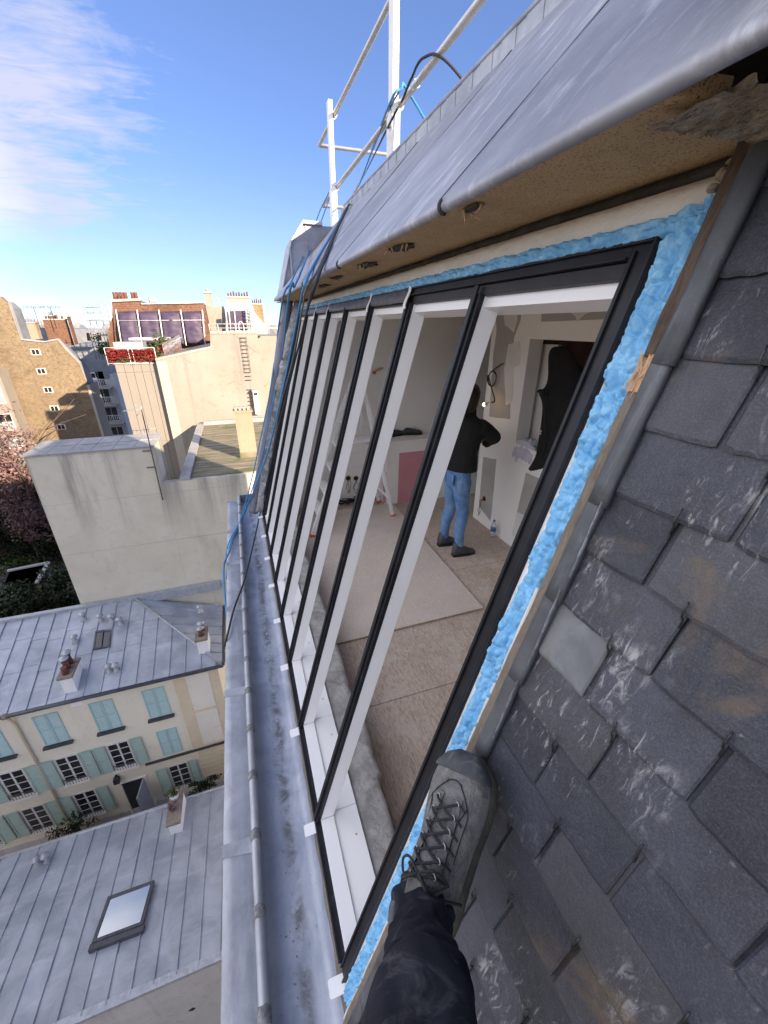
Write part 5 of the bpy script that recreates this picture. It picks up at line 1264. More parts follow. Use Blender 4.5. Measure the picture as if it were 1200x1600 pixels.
# red creeper and shrubs on the terrace
for k, (xa, xb, lab) in enumerate(((171, 206, 'red leaved creeper filling the left terrace railing panel above the cream cladding'), (207, 241, 'red leaved creeper filling the right terrace railing panel above the cream cladding'))):
    a, b = atY(xa, 568, YB + .5), atY(xb, 546, YB + .5)
    t_ = thing('creeper', (a + b) / 2, lab, 'creeper')
    mb = MB(); r4 = random.Random(40 + k)
    for i in range(900):
        p = np.array([r4.uniform(a[0], b[0]), YB + .5 + r4.gauss(0, .10), r4.uniform(a[2] + .25 * r4.random(), b[2])]); s = r4.uniform(.04, .085)
        n = np.array([r4.gauss(0, 1), r4.gauss(-.6, .6), r4.gauss(0, 1)]); n /= np.linalg.norm(n); u = np.cross(n, (0, 0, 1.)); u /= np.linalg.norm(u) + 1e-9; w = np.cross(n, u)
        mb.add([p - u * s, p - w * s, p + u * s, p + w * s], [(0, 1, 2, 3)])
    mb.build('foliage', M['leaf_red'], t_, recalc=False)
    leaves(240, ((a[0] + b[0]) / 2 + .1, YB + .42, a[2] + .18), (.75, .2, .22), .06, 50 + k).build('lower_leaves', M['leaf_green'], t_, recalc=False)
    fr = thing('railing_panel', (a + b) / 2, ('left' if k == 0 else 'right') + ' white tube frame of the terrace railing holding red creeper', 'railing')
    mb = MB()
    for z in (a[2], b[2] + .12): mb.cyl((a[0] - .05, YB + .38, z), (b[0] + .02, YB + .38, z), .02, 6)
    for x in (a[0] - .05, b[0] + .02): mb.cyl((x, YB + .38, a[2] - .1), (x, YB + .38, b[2] + .12), .02, 6)
    mb.build('tube_frame', M['rail_paint'], fr)
gp = atY(258, 540, 35); sh_ = thing('terrace_shrub', gp, 'green shrub growing under the pale terrace canopy', 'shrub'); leaves(900, gp, (1.2, .6, .8), .10, 3).build('foliage', M['leaf_green'], sh_, recalc=False)
MB().cyl(gp - (0, 0, 1.2), gp, .05, 6).build('stem', M['twig'], sh_)
gp = atY(265, 533, 34.6); sh_ = thing('terrace_shrub', gp, 'bright red shrub on the terrace in front of the purple tarpaulins', 'shrub'); leaves(700, gp - (0, 0, .55), (.65, .4, .45), .10, 8).build('foliage', M['leaf_red'], sh_, recalc=False)
MB().cyl(gp - (0, 0, 1.4), gp, .05, 6).build('stem', M['twig'], sh_)
cn = thing('terrace_canopy', atY(230, 530, 36), 'flat pale canopy on thin posts over the terrace', 'canopy')
a, b = atY(205, 530, 36), atY(263, 527, 36)
MB().box(a[0], b[0], 35.2, 37.4, a[2] - .05, a[2] + .10).build('canopy_roof', M['chimney_white'], cn)
for x in (a[0] + .1, (a[0] + b[0]) / 2, b[0] - .1): MB().box(x, x + .06, 35.3, 35.36, -2.5, a[2] - .051).build('canopy_post', M['dark_metal'], cn)
a, b = atY(179, 537, 34), atY(224, 534, 34)
lw = MB().box(a[0], b[0], 33.6, 35, a[2] - .5, b[2]).build('terrace_bench', M['galv']); tag(lw, 'low pale grey planter box behind the red creeper', 'planter')
fb = thing('terrace_fence', atY(290, 535, 33), 'sloping row of thin grey balusters at the terrace edge', 'fence')
for k in range(16):
    x = atY(257 + k * 1.7, 553 - k * .9, 32.3); MB().cyl(x - (0, 0, .3), x + (0, 0, .65), .018, 5).build('baluster', M['galv'], fb)
MB().cyl(atY(257, 540, 32.3), atY(284, 527, 32.3), .022, 5).build('handrail', M['galv'], fb)
# ================================================================== brick house with purple tarpaulins
YP = 41
bh = thing('red_brick_building', atY(250, 500, YP), 'red brick building whose wall is hung with four purple tarpaulins between white poles', 'building')
pts = [(175, 472), (219, 470), (221, 476), (318, 474), (331, 535), (331, 560), (176, 560), (172, 545), (168, 520), (176, 495)]
MB().prism(wallpoly(pts, YP), (0, 8, 0)).build('gable_wall', M['brick_red'], bh)
def cap(pA, pB, y, h, name='coping', m='render_band'):
    a, b = atY(*pA, y), atY(*pB, y); mb = MB(); mb.hexa([a + (0, -.15, 0), b + (0, -.15, 0), b + (0, .6, 0), a + (0, .6, 0), a + (0, -.15, h), b + (0, -.15, h), b + (0, .6, h), a + (0, .6, h)]); return mb.build(name, M[m], bh)
cap((174, 472), (220, 470), YP, .18); cap((221, 476), (319, 474), YP, .12, 'coping', 'zinc_roof')
for k, px in enumerate((181, 187, 193, 198, 209, 214)):
    a = atY(px, 470, YP + .3); MB().tube([a, a + (0, 0, .45), a + (0, 0, .6)], [.16, .12, .15], 8).build('chimney_pot', M['terracotta'], bh)
for k in range(3): a = atY(236 + k * 3, 474, YP + .4); MB().tube([a, a + (0, 0, .5)], [.13, .11], 8).build('chimney_pot', M['galv'], bh)
xsT = (181, 214, 248, 282, 316); xsB = (190, 222, 256, 291, 321)
for k in range(4):
    t0, t1 = atY(xsT[k] + 2, 487, YP - .5), atY(xsT[k + 1] - 2, 486, YP - .5); b0, b1 = atY(xsB[k] + 2, 536, YP - 1.1), atY(xsB[k + 1] - 2, 538, YP - 1.1)
    rows = []
    for i in range(15):
        u = i / 14; row = []
        for j in range(11):
            w = j / 10; p = (t0 * (1 - w) + t1 * w) * (1 - u) + (b0 * (1 - w) + b1 * w) * u
            row.append(p + np.array([0, .10 * nz(u * 3, w * 3, k) - .14 * math.sin(w * 3.14) * abs(math.sin(u * 9.4)), 0]))
        rows.append(row)
    o = MB().loft(rows, closed=False, cap=False).build('tarpaulin', M['purple'], bh); o.modifiers.new('t', 'SOLIDIFY').thickness = .02
for k in range(5):
    MB().cyl(atY(xsT[k], 484, YP - .7), atY(xsB[k], 540, YP - 1.25), .045, 8).build('pole', M['rail_paint'], bh)
for py in (500, 512): MB().cyl(atY(184, py + 1, YP - .75), atY(320, py, YP - .75), .018, 6).build('pole', M['rail_paint'], bh)
# ================================================================== right of it: pale top storeys and stacks
def stack(pxl, pxr, pyt, pyb, y, m, label, pots=5, potm='terracotta', depth=1.0, cap_m='render_band', name='chimney_stack'):
    a, b = atY(pxl, pyt, y), atY(pxr, pyb, y)
    t = thing(name, ((a[0] + b[0]) / 2, y, b[2]), label, 'chimney')
    MB().box(a[0], b[0], y, y + depth, b[2], a[2]).build('shaft', M[m], t)
    MB().box(a[0] - .08, b[0] + .08, y - .08, y + depth + .08, a[2] + .001, a[2] + .14).build('cap_slab', M[cap_m], t)
    for k in range(pots):
        x = a[0] + (b[0] - a[0]) * (k + .5) / pots; h = .28 + .18 * ((k * 37) % 5) / 5; r = min(.13, (b[0] - a[0]) / pots * .34)
        MB().tube([(x, y + depth * .5, a[2] + .14), (x, y + depth * .5, a[2] + .14 + h * .8), (x, y + depth * .5, a[2] + .14 + h)], [r, r * .8, r], 8).build('chimney_pot', M[potm], t)
    return t
pt = thing('pale_penthouse', atY(350, 500, 44), 'pale rooftop storey with a dark window and a purple screen right of the brick gable', 'building')
a, b = atY(320, 478, 44), atY(356, 525, 44); MB().box(a[0], b[0], 44, 52, GZ, a[2]).build('wall', M['render_white'], pt)
a, b = atY(353, 470, 43.4), atY(398, 525, 43.4); MB().prism(wallpoly([(353, 472), (391, 470), (399, 490), (418, 512), (418, 540), (353, 540)], 43.4), (0, 8, 0)).build('gable', M['chimney_white'], pt)
MB().prism(wallpoly([(353, 473), (391, 471), (391, 469), (353, 471)], 43.35), (0, 1, 0)).build('coping', M['render_band'], pt)
MB().prism(wallpoly([(358, 486), (385, 485), (388, 514), (361, 515)], 43.2), (0, .1, 0)).build('purple_screen', M['purple'], pt)
for xa, xb in (((357.5), 360.5), ((384.5), 387.5), (366, 369)):
    MB().cyl(atY(xa, 485, 43.15), atY(xb, 515, 43.15), .05, 6).build('screen_post', M['rail_paint'], pt)
MB().prism(wallpoly([(338, 499), (346, 498), (347, 513), (339, 514)], 43.95), (0, .1, 0)).build('window', M['glass_dark'], pt)
mb = MB()
for k in range(6):
    c = atY(390, 484 + k * 5, 42.8); mb.tube([c + (.36 * math.cos(t), .36 * math.sin(t), 0) for t in [q * .5236 for q in range(13)]], .03, 5, cap=False)
for q in range(4): t = q * 1.57; c0, c1 = atY(390, 482, 42.8), atY(392, 514, 42.8); mb.cyl(c0 + (.36 * math.cos(t), .36 * math.sin(t), 0), c1 + (.36 * math.cos(t), .36 * math.sin(t), 0), .025, 5)
hl = mb.build('ladder_cage', M['galv'], None); tag(hl, 'hooped steel ladder cage in front of the pale gable', 'ladder cage')
stack(319, 332, 458, 480, 45, 'render_white', 'tall plain cream chimney shaft right of the purple tarpaulins', 1, 'galv')
stack(355, 390, 465, 472, 46, 'render_white', 'white chimney stack with a row of dark red pots above the purple screen', 8)
stack(394, 415, 476, 520, 47, 'brick_yellow', 'yellow brick chimney stack with red pots at the far right of the skyline', 5)
sd = atY(341, 465, 44.5); sa = thing('satellite_mast', sd, 'thin mast with a small dish beside the tall cream chimney', 'aerial')
MB().cyl(sd - (0, 0, 1.1), sd, .03, 6).build('mast', M['galv'], sa); MB().loft([ell(sd + (0, -.1, 0), r, .02) for r in (.05, .25)][:0] or [[sd + (r * math.cos(t), -.1 - d, r * math.sin(t)) for t in [q * .5236 for q in range(12)]] for r, d in ((.02, 0), (.11, .02), (.17, .05))], cap=False).build('dish', M['galv'], sa)
# ================================================================== left: tan brick tower, balconies, roofs
YT = 47
tw = thing('tan_brick_tower', atY(80, 690, YT), 'tall sunlit tan brick gable with a column of small white framed windows', 'building')
MB().prism(wallpoly([(-60, 458), (0, 463), (13, 474), (33, 532), (69, 536), (90, 532), (101, 545), (124, 569), (135, 597)], YT) + [(-13.72, YT, GZ), (-20.13, YT, -6), (-20.13, YT, -4.2), (-30, YT, -2)][0:1] + [(-26, YT, GZ)], (0, .5, 0)).build('gable_wall', M['brick_tan'], tw)
MB().prism([p + (0, 0, -.35) for p in wallpoly([(-60, 458), (0, 463), (13, 474), (33, 532), (69, 536), (90, 532), (101, 545), (124, 569), (135, 597)], YT + .5)] + [(-13.74, YT + .5, GZ), (-26, YT + .5, GZ)], (0, 2.2, 0)).build('zinc_roofing', M['slate_far'], tw)
mb = MB(); prof = [(13, 473), (33, 531), (69, 535), (90, 531), (101, 544), (124, 568), (135, 596)]
for a, b in zip(prof[:-1], prof[1:]):
    p, q_ = atY(*a, YT), atY(*b, YT); mb.hexa([p + (0, -.06, 0), q_ + (0, -.06, 0), q_ + (0, .5, 0), p + (0, .5, 0), p + (.03, -.06, .10), q_ + (.03, -.06, .10), q_ + (.03, .5, .10), p + (.03, .5, .10)])
mb.build('coping', M['mortar_top'], tw)
for k, (px, py) in enumerate(((56, 550), (65, 580), (75.6, 609), (85.5, 638), (96, 667))):
    c = atY(px, py, YT); f = MB().box(c[0] - .36, c[0] + .36, YT - .06, YT + .02, c[2] - .26, c[2] + .26).build('window', M['frame_white'], tw)
    MB().box(c[0] - .27, c[0] - .03, YT - .075, YT - .062, c[2] - .20, c[2] + .20).build('pane', M['glass_dark'], f)
    MB().box(c[0] + .03, c[0] + .27, YT - .075, YT - .062, c[2] - .20, c[2] + .20).build('pane', M['glass_dark'], f)
MB().box(-13.71, -13.5, YT - .05, YT + 2.7, GZ, -5.2).build('corner_trim', M['render_band'], tw)
gb = thing('grey_block', atY(10, 680, 45), 'pale grey apartment block with gridded windows at the left edge below the tan brick', 'building')
xg = atY(20, 640, 45.2)[0]; zg = atY(-5, 580, 45.2)[2]
MB().box(-27, xg, 45.2, 46.9, -12.4, zg).build('wall', M['far_wall'], gb)
MB().box(-27, xg, 45.21, 46.9, GZ, -12.401).build('lower_wall', M['brick_dark'], gb)
for r in range(3):
    for c_ in range(3):
        z = zg - 1.2 - r * 2.35; x = xg - .75 - c_ * 1.5
        f = MB().box(x - .55, x + .5, 45.12, 45.198, z - 1.5, z).build('window', M['frame_white'], gb)
        for u in (0, 1):
            MB().box(x - .50 + u * .51, x - .03 + u * .48, 45.105, 45.119, z - .72, z - .06).build('pane', M['glass_dark' if r % 3 == 1 else 'galv'], f)
            MB().box(x - .50 + u * .51, x - .03 + u * .48, 45.105, 45.119, z - 1.44, z - .80).build('pane', M['galv'], f)
lr = tag(MB().prism([(-21.5, 44.9, -10.6), (-18.4, 44.9, -11.3), (-18.4, 46.95, -10.9), (-21.5, 46.95, -10.2)], (0, 0, .25)).build('low_roof', M['mortar_top']), 'low pale roof slab at the foot of the tan brick gable', 'roof')
# balcony building in the street gap
YS = 60
bb = thing('balcony_building', atY(160, 640, YS), 'grey street building with stacked balconies between the tan brick and the cream cladding', 'building')
a, b = atY(120, 560, YS), atY(205, 690, YS)
MB().box(a[0] - 1, b[0], YS, YS + 9, GZ, atY(150, 585, YS)[2]).build('wall', M['grey_panel'], bb)
MB().prism(wallpoly([(103, 545), (128, 535), (160, 545), (170, 590), (140, 600)], YS - .1) , (0, 7, 0)).build('mansard_roof', M['slate_far'], bb)
for px, py in ((118, 560), (140, 582)):
    f = MB().prism(wallpoly([(px, py), (px + 8, py - 1), (px + 13, py + 16), (px + 5, py + 17)], YS - .25), (0, .1, 0)).build('window', M['frame_white'], bb)
    MB().prism(wallpoly([(px + 2, py + 2), (px + 7, py + 1), (px + 11, py + 14), (px + 6, py + 15)], YS - .28), (0, .02, 0)).build('pane', M['glass_dark'], f)
for k, (pl, pr, py) in enumerate(((146, 176, 605), (152, 184, 632), (160, 196, 660), (166, 205, 690))):
    a, b = atY(pl, py, YS), atY(pr, py, YS)
    MB().box(a[0], b[0], YS - 1.3, YS - .001, a[2] - .12, a[2]).build('balcony_slab', M['render_band'], bb)
    mb = MB()
    for q in range(13): mb.cyl((a[0] + (b[0] - a[0]) * q / 12, YS - 1.26, a[2]), (a[0] + (b[0] - a[0]) * q / 12, YS - 1.26, a[2] + 1.0), .022, 5)
    mb.cyl((a[0], YS - 1.26, a[2] + 1.0), (b[0], YS - 1.26, a[2] + 1.0), .04, 5); mb.build('balcony_rail', M['rail_paint'], bb)
    MB().box(a[0] + .2, a[0] + 1.0, YS - 1.2, YS - 1.15, a[2] + .2, a[2] + 1.2).build('balcony_screen', M['rail_paint'], bb)
    f = MB().box(b[0] - 1.9, b[0] - .5, YS - .08, YS - .002, a[2] + .1, a[2] + 1.9).build('window', M['frame_white'], bb)
    for u in (0, 1): MB().box(b[0] - 1.82 + u * .66, b[0] - 1.24 + u * .66, YS - .1, YS - .082, a[2] + .18, a[2] + 1.8).build('pane', M['glass_dark'], f)
# roofs and stacks behind the tower
zr = thing('zinc_roofed_building', atY(100, 540, 66), 'grey zinc roofed building behind the tan brick gable', 'building')
MB().prism(wallpoly([(20, 522), (60, 512), (165, 515), (178, 560), (20, 560)], 66), (0, 8, 0)).build('mansard_roof', M['slate_far'], zr)
MB().prism(wallpoly([(20, 560), (178, 560), (178, 620), (20, 600)], 66.2), (0, 7.6, 0)).build('wall', M['far_wall'], zr)
for px in (135, 150): MB().prism(wallpoly([(px, 520), (px + 7, 520), (px + 9, 532), (px + 2, 532)], 65.9), (0, .2, 0)).build('window', M['glass_dark'], zr)
stack(37, 62, 505, 530, 61, 'render_beige', 'cream rendered chimney stack crowded with red pots behind the tan brick gable', 7)
stack(66, 112, 500, 540, 62, 'brick_red', 'wide red brick chimney block behind the tan brick gable', 4)
stack(74, 84, 494, 501, 62.3, 'brick_red', 'small red stack on the left end of the wide brick block', 3)
stack(104, 119, 495, 540, 61.6, 'brick_red', 'red brick chimney stack with a white side right of the wide block', 4)
for px, lab in ((52, 'thin forked aerial over the cream chimney stack'), (78, 'thin aerial over the wide red brick block')):
    p = atY(px, 480, 61); t_ = thing('roof_aerial', p, lab, 'aerial'); MB().cyl(p - (0, 0, 2.2), p, .035, 5).build('mast', M['dark_metal'], t_)
    mb = MB(); mb.cyl(p - (.9, 0, -.02), p + (.9, 0, .02), .025, 5)
    for q in range(6): mb.cyl(p + (-.9 + q * .36, 0, -.18), p + (-.9 + q * .36, 0, .18), .018, 4)
    mb.build('array', M['dark_metal'], t_)
scf = thing('scaffolding', atY(150, 530, 52), 'light tube scaffolding with platforms left of the red brick gable', 'scaffolding')
YF = 52; lines = [129, 139, 150, 161, 172]
for dy in (0, 1.1):
    for px in lines: MB().cyl(atY(px, 478, YF) + (0, dy, .3), atY(px + 22, 562, YF) + (0, dy, 0), .032, 6).build('standard', M['scaffold'], scf)
    for py in (480, 489, 500, 511, 523, 536, 549): MB().cyl(atY(129 + (py - 478) * .26, py, YF) + (0, dy, 0), atY(174 + (py - 478) * .26, py - 1, YF) + (0, dy, 0), .025, 6).build('ledger', M['scaffold'], scf)
for py in (500, 523, 549): a, b = atY(129 + (py - 478) * .26, py, YF), atY(174 + (py - 478) * .26, py, YF); MB().box(a[0], b[0], YF, YF + 1.1, a[2] - .10, a[2] - .045).build('platform', M['batten_grey'], scf)
gs = atY(163, 545, 50); sh_ = thing('roof_shrub', gs, 'yellow green shrub on a roof below the scaffolding', 'shrub'); leaves(500, gs, (.9, .6, .9), .13, 31).build('foliage', M['leaf_green'], sh_, recalc=False); MB().cyl(gs - (0, 0, 1.5), gs, .06, 6).build('stem', M['twig'], sh_)
# far town
r5 = random.Random(23)
for k in range(28):
    y = 85 + 330 * r5.random() ** 1.3; x = r5.uniform(-.62, .12) * y; w = r5.uniform(6, 15); h = r5.uniform(-3.2, .9) + (r5.random() < .12) * 2
    t_ = thing('far_building', (x, y, GZ), 'pale distant building with a grey roof on the skyline', 'building', 'distant buildings along the skyline')
    MB().box(x, x + w, y, y + 9, GZ, h - 2).build('wall', M['far_wall'], t_)
    MB().hexa([(x - .2, y - .2, h - 1.99), (x + w + .2, y - .2, h - 1.99), (x + w + .2, y + 9.2, h - 1.99), (x - .2, y + 9.2, h - 1.99), (x + .8, y + 1.6, h), (x + w - .8, y + 1.6, h), (x + w - .8, y + 7, h), (x + .8, y + 7, h)]).build('roof', M['slate_far'], t_)
    for q in range(2): 
        xx = x + w * (.2 + .5 * q); MB().box(xx, xx + 1.2, y + 3, y + 3.8, h - .5, h + 1.1).build('chimney', M['far_wall'], t_)
M['house_buff'] = m_render('house_buff_render', (.72, .61, .44, 1), (.66, .56, .40, 1), (.5, .42, .31, 1), 1.2, .3)
M['house_pale'] = m_render('house_pale_render', (.80, .75, .66, 1), (.75, .70, .61, 1), (.55, .50, .43, 1), 1.2, .3)
M['white_render'] = m_render('white_chimney_render', (.86, .855, .85, 1), (.81, .805, .80, 1), (.6, .58, .56, 1), 2, .3)  # brighter copy of the chimney white, lifted in colour to offset the court's shade
# ================================================================== cream house across the court
YH = 15.0; EZH = -13.32; RY, RZ = 19.0, -12.05; HX, CXH = -6.18, -2.62
hs = thing('cream_house', (-8, 17, GZ), 'cream house with aqua and sage shutters and a zinc hipped roof across the court', 'house')
MB().box(-15, CXH, YH, RY + .19, GZ, EZH - .05).build('wall', M['render_cream'], hs)
def rz_main(y): return EZH + (RZ - EZH) * (y - YH) / (RY - YH)
def roof_pt(x, y, n=0.):
    z = rz_main(y)
    return np.array([x, y, z + n])
OV = .28
def ymax(x): return RY if x <= HX else max(YH - OV, RY - (RY - YH) * (x - HX) / (CXH - HX))
strip = .62; k = 0; x = -15.0
MB().prism([(-15, YH - OV, rz_main(YH - OV) - .06), (CXH + .2, YH - OV, rz_main(YH - OV) - .06), (HX, RY, RZ - .06), (-15, RY, RZ - .06)], (0, 0, .05)).build('roof_boarding', M['slab_brown'], hs)
while x < CXH - .05:
    xb = min(x + strip, CXH)
    cuts = [YH - OV] + [YH + 1.2 + ((k * 7) % 3) * .18, YH + 2.6 + ((k * 5) % 3) * .15] + [99]
    for a, b in zip(cuts[:-1], cuts[1:]):
        ya, yb = min(b, ymax(x)), min(b, ymax(xb))
        if yb - a < .02 and ya - a < .02: continue
        p = [roof_pt(x + .003, a, .006), roof_pt(xb - .003, min(a, yb), .006), roof_pt(xb - .003, yb, -.010), roof_pt(x + .003, ya, -.010)]
        MB().prism(p, (0, 0, .012)).build('zinc_sheet', M['zinc_roof'], hs)
    s = MB(); A, B = roof_pt(x, YH - OV, .02), roof_pt(x, ymax(x), .02)
    s.hexa([A + (-.022, 0, -.03), A + (.022, 0, -.03), B + (.022, 0, -.03), B + (-.022, 0, -.03), A + (-.014, 0, .035), A + (.014, 0, .035), B + (.014, 0, .035), B + (-.014, 0, .035)]); s.build('seam', M['zinc_roof'], hs)
    x = xb; k += 1
ER = CXH + .22
def hip_pt(x, y, n=0.): return np.array([x, y, RZ + (EZH - RZ) * (x - HX) / (CXH - HX) + n])
def xlo(y): return HX + (CXH - HX) * (RY - y) / (RY - YH)
y = YH - .15
MB().prism([(HX, RY, RZ - .062), (CXH + .22, YH - .2, hip_pt(CXH + .22, 0)[2] - .062), (CXH + .22, RY, hip_pt(CXH + .22, 0)[2] - .062)], (0, 0, .05)).build('roof_boarding', M['slab_brown'], hs)
while y < RY - .03:
    yb = min(y + .6, RY); xa, xb_ = xlo(max(y, YH - .2)) , xlo(yb)
    for a, b in ((xb_, (xa + ER) / 2 + .4), ((xa + ER) / 2 + .4, ER)):
        a0 = max(a, xa) if a > xb_ else None
        p = [hip_pt(min(ER, max(xa, a)), y + .012), hip_pt(b, y + .012), hip_pt(b, yb - .012), hip_pt(max(xb_, a), yb - .012)]
        if b - a > .05: MB().prism(p, (0, 0, .012)).build('zinc_sheet', M['zinc_roof'], hs)
    A, B = hip_pt(xa, y, .02), hip_pt(ER, y, .02); s = MB(); s.hexa([A + (0, -.022, -.03), A + (0, .022, -.03), B + (0, .022, -.03), B + (0, -.022, -.03), A + (0, -.014, .035), A + (0, .014, .035), B + (0, .014, .035), B + (0, -.014, .035)]); s.build('seam', M['zinc_roof'], hs)
    y = yb
A, B = np.array([HX, RY, RZ + .04]), hip_pt(ER, YH - .25, .04); MB().tube([A, B], .055, 8).build('hip_roll', M['zinc_coping'], hs)
MB().box(-15, CXH + .3, RY - .05, RY + .17, RZ - .3, RZ + .13).build('ridge_flashing', M['zinc_coping'], hs)
MB().tube([(-15, YH - OV - .05, rz_main(YH - OV) - .05), (CXH + .3, YH - OV - .05, rz_main(YH - OV) - .05)], .075, 10).build('eaves_gutter', M['velux'], hs)
MB().tube([(CXH + .30, YH - OV, EZH - .12), (CXH + .30, RY, EZH - .12)], .07, 10).build('side_gutter', M['velux'], hs)
WC = [-13.02, -11.08, -9.14, -7.22, -5.28]
def shutter(x0, x1, z0, z1, y, m, ang=0., hinge=None):
    mb = MB(); w = x1 - x0; fr = .05
    mb.box(x0, x0 + fr, y - .035, y, z0, z1); mb.box(x1 - fr, x1, y - .035, y, z0, z1)
    for z in (z0, (z0 + z1) / 2 - fr / 2, z1 - fr): mb.box(x0 + fr, x1 - fr, y - .034, y - .001, z, z + fr)
    n = 14
    for q in range(n):
        z = z0 + fr + (z1 - z0 - 2 * fr) * q / n
        mb.hexa([(x0 + fr, y - .008, z + .06), (x1 - fr, y - .008, z + .06), (x1 - fr, y - .003, z + .066), (x0 + fr, y - .003, z + .066), (x0 + fr, y - .030, z), (x1 - fr, y - .030, z), (x1 - fr, y - .026, z + .006), (x0 + fr, y - .026, z + .006)][::1])
    if ang:
        hx = hinge; ca, sa = math.cos(ang), math.sin(ang)
        mb.v = [(hx + (px - hx) * ca + (py - y) * sa, y - (px - hx) * sa * (1 if True else 0) + (py - y) * ca, pz) for px, py, pz in mb.v]
    return mb.build('shutter', M[m], hs)
def hwindow(c, z0, z1, w=.86, plants=None):
    x0, x1 = c - w / 2, c + w / 2
    f = MB()
    f.box(x0, x0 + .06, YH - .03, YH + .04, z0, z1); f.box(x1 - .06, x1, YH - .03, YH + .04, z0, z1); f.box(x0 + .06, x1 - .06, YH - .03, YH + .04, z1 - .06, z1); f.box(x0 + .06, x1 - .06, YH - .03, YH + .04, z0, z0 + .06)
    f.box(c - .035, c + .035, YH - .032, YH + .03, z0 + .06, z1 - .06)
    for q in (1, 2, 3): zz = z0 + (z1 - z0) * q / 4; f.box(x0 + .06, c - .036, YH - .026, YH + .02, zz - .016, zz + .016); f.box(c + .036, x1 - .06, YH - .026, YH + .02, zz - .016, zz + .016)
    f = f.build('window', M['frame_white'], hs)
    for a, b in ((x0 + .061, c - .037), (c + .037, x1 - .061)): MB().box(a, b, YH - .012, YH - .004, z0 + .061, z1 - .061).build('pane', M['glass_dark'], f)
    MB().box(x0 - .08, x1 + .08, YH - .16, YH - .001, z0 - .10, z0 - .002).build('window_sill', M['house_pale'], hs)
    mb = MB()
    for q in range(9): mb.cyl((x0 + w * q / 8, YH - .13, z0 + .0), (x0 + w * q / 8, YH - .13, z0 + .34), .010, 4)
    mb.cyl((x0, YH - .13, z0 + .34), (x1, YH - .13, z0 + .34), .016, 5); mb.build('window_guard', M['dark_metal'], hs)
R1, R2, R3 = (-15.76, -14.10), (-18.28, -16.66), (-20.74, -19.10)
for i, c in enumerate(WC):
    if i < 5:
        for s in (-1, 1): shutter(c - .43 if s < 0 else c + .004, c - .004 if s < 0 else c + .43, R1[0], R1[1], YH - .004, 'aqua')
        MB().box(c - .52, c + .52, YH - .15, YH - .001, R1[0] - .14, R1[0] - .04).build('window_sill', M['velux'], hs)
    if i == 4:
        for s in (-1, 1): shutter(c - .41 if s < 0 else c + .004, c - .004 if s < 0 else c + .41, R2[0], R2[1], YH - .004, 'aqua')
    else:
        hwindow(c, *R2); 
        shutter(c - .92, c - .47, R2[0] - .02, R2[1] + .02, YH - .03, 'sage', R_(9), c - .47) if False else shutter(c - .93, c - .48, R2[0] - .02, R2[1] + .02, YH - .05, 'sage')
        shutter(c + .48, c + .93, R2[0] - .02, R2[1] + .02, YH - .05, 'sage')
    if i == 3:
        dr = MB().box(c - .46, c + .46, YH - .012, YH - .002, GZ + .03, -19.28).build('doorway', M['glass_dark'], hs)
        fr = MB(); fr.box(c - .56, c - .461, YH - .06, YH - .001, GZ + .03, -19.2); fr.box(c + .461, c + .56, YH - .06, YH - .001, GZ + .03, -19.2); fr.box(c - .461, c + .461, YH - .06, YH - .001, -19.279, -19.2); fr.build('door_frame', M['house_pale'], hs)
        MB().hexa([(c + .30, YH - .95, GZ + .03), (c + .36, YH - .95, GZ + .03), (c + .46, YH - .02, GZ + .03), (c + .40, YH - .02, GZ + .03), (c + .30, YH - .95, -19.35), (c + .36, YH - .95, -19.35), (c + .46, YH - .02, -19.35), (c + .40, YH - .02, -19.35)]).build('door_leaf', M['galv'], hs)
        ln = MB(); ln.box(c - .62, c - .40, YH - .25, YH - .03, -18.98, -18.72); ln.box(c - .55, c - .47, YH - .10, YH - .001, -18.71, -18.62); ln.build('wall_lantern', M['dark_metal'], hs)
    else:
        hwindow(c, *R3)
        shutter(c - .93, c - .48, R3[0] - .02, R3[1] + .02, YH - .05, 'sage'); shutter(c + .48, c + .93 - .1 * (i == 4), R3[0] - .02, R3[1] + .02, YH - .05, 'sage')
MB().box(-6.5, CXH, YH - .07, YH - .001, -18.56, -18.44).build('string_course', M['velux'], hs)
MB().box(-4.45, CXH + .002, YH - .018, YH - .0005, -18.43, -13.6).build('buff_field', M['house_buff'], hs)
for z0, z1 in ((-15.95, -13.85), (-18.25, -16.15)): MB().box(-3.95, -3.02, YH - .045, YH - .019, z0, z1).build('blind_panel', M['house_pale'], hs)
for q in range(9): MB().box(-4.3, CXH + .003, YH - .02, YH - .0005, -18.9 - q * .32, -18.63 - q * .32).build('band', M['house_buff'], hs)
MB().tube(spline([(-10.1, YH - .30, EZH - .2), (-10.1, YH - .16, EZH - .55), (-10.1, YH - .07, EZH - .85)], 4) + [np.array((-10.1, YH - .07, GZ + .1))], .05, 8).build('downpipe', M['house_buff'], hs)
MB().ball((-10.1, YH - .3, EZH - .16), (.18, .12, .12), 10, 6).build('pipe_head', M['slab_brown'], hs)
MB().box(-15, CXH + .001, YH - .05, YH - .0005, GZ, GZ + .62).build('plinth', M['render_pale'], hs)
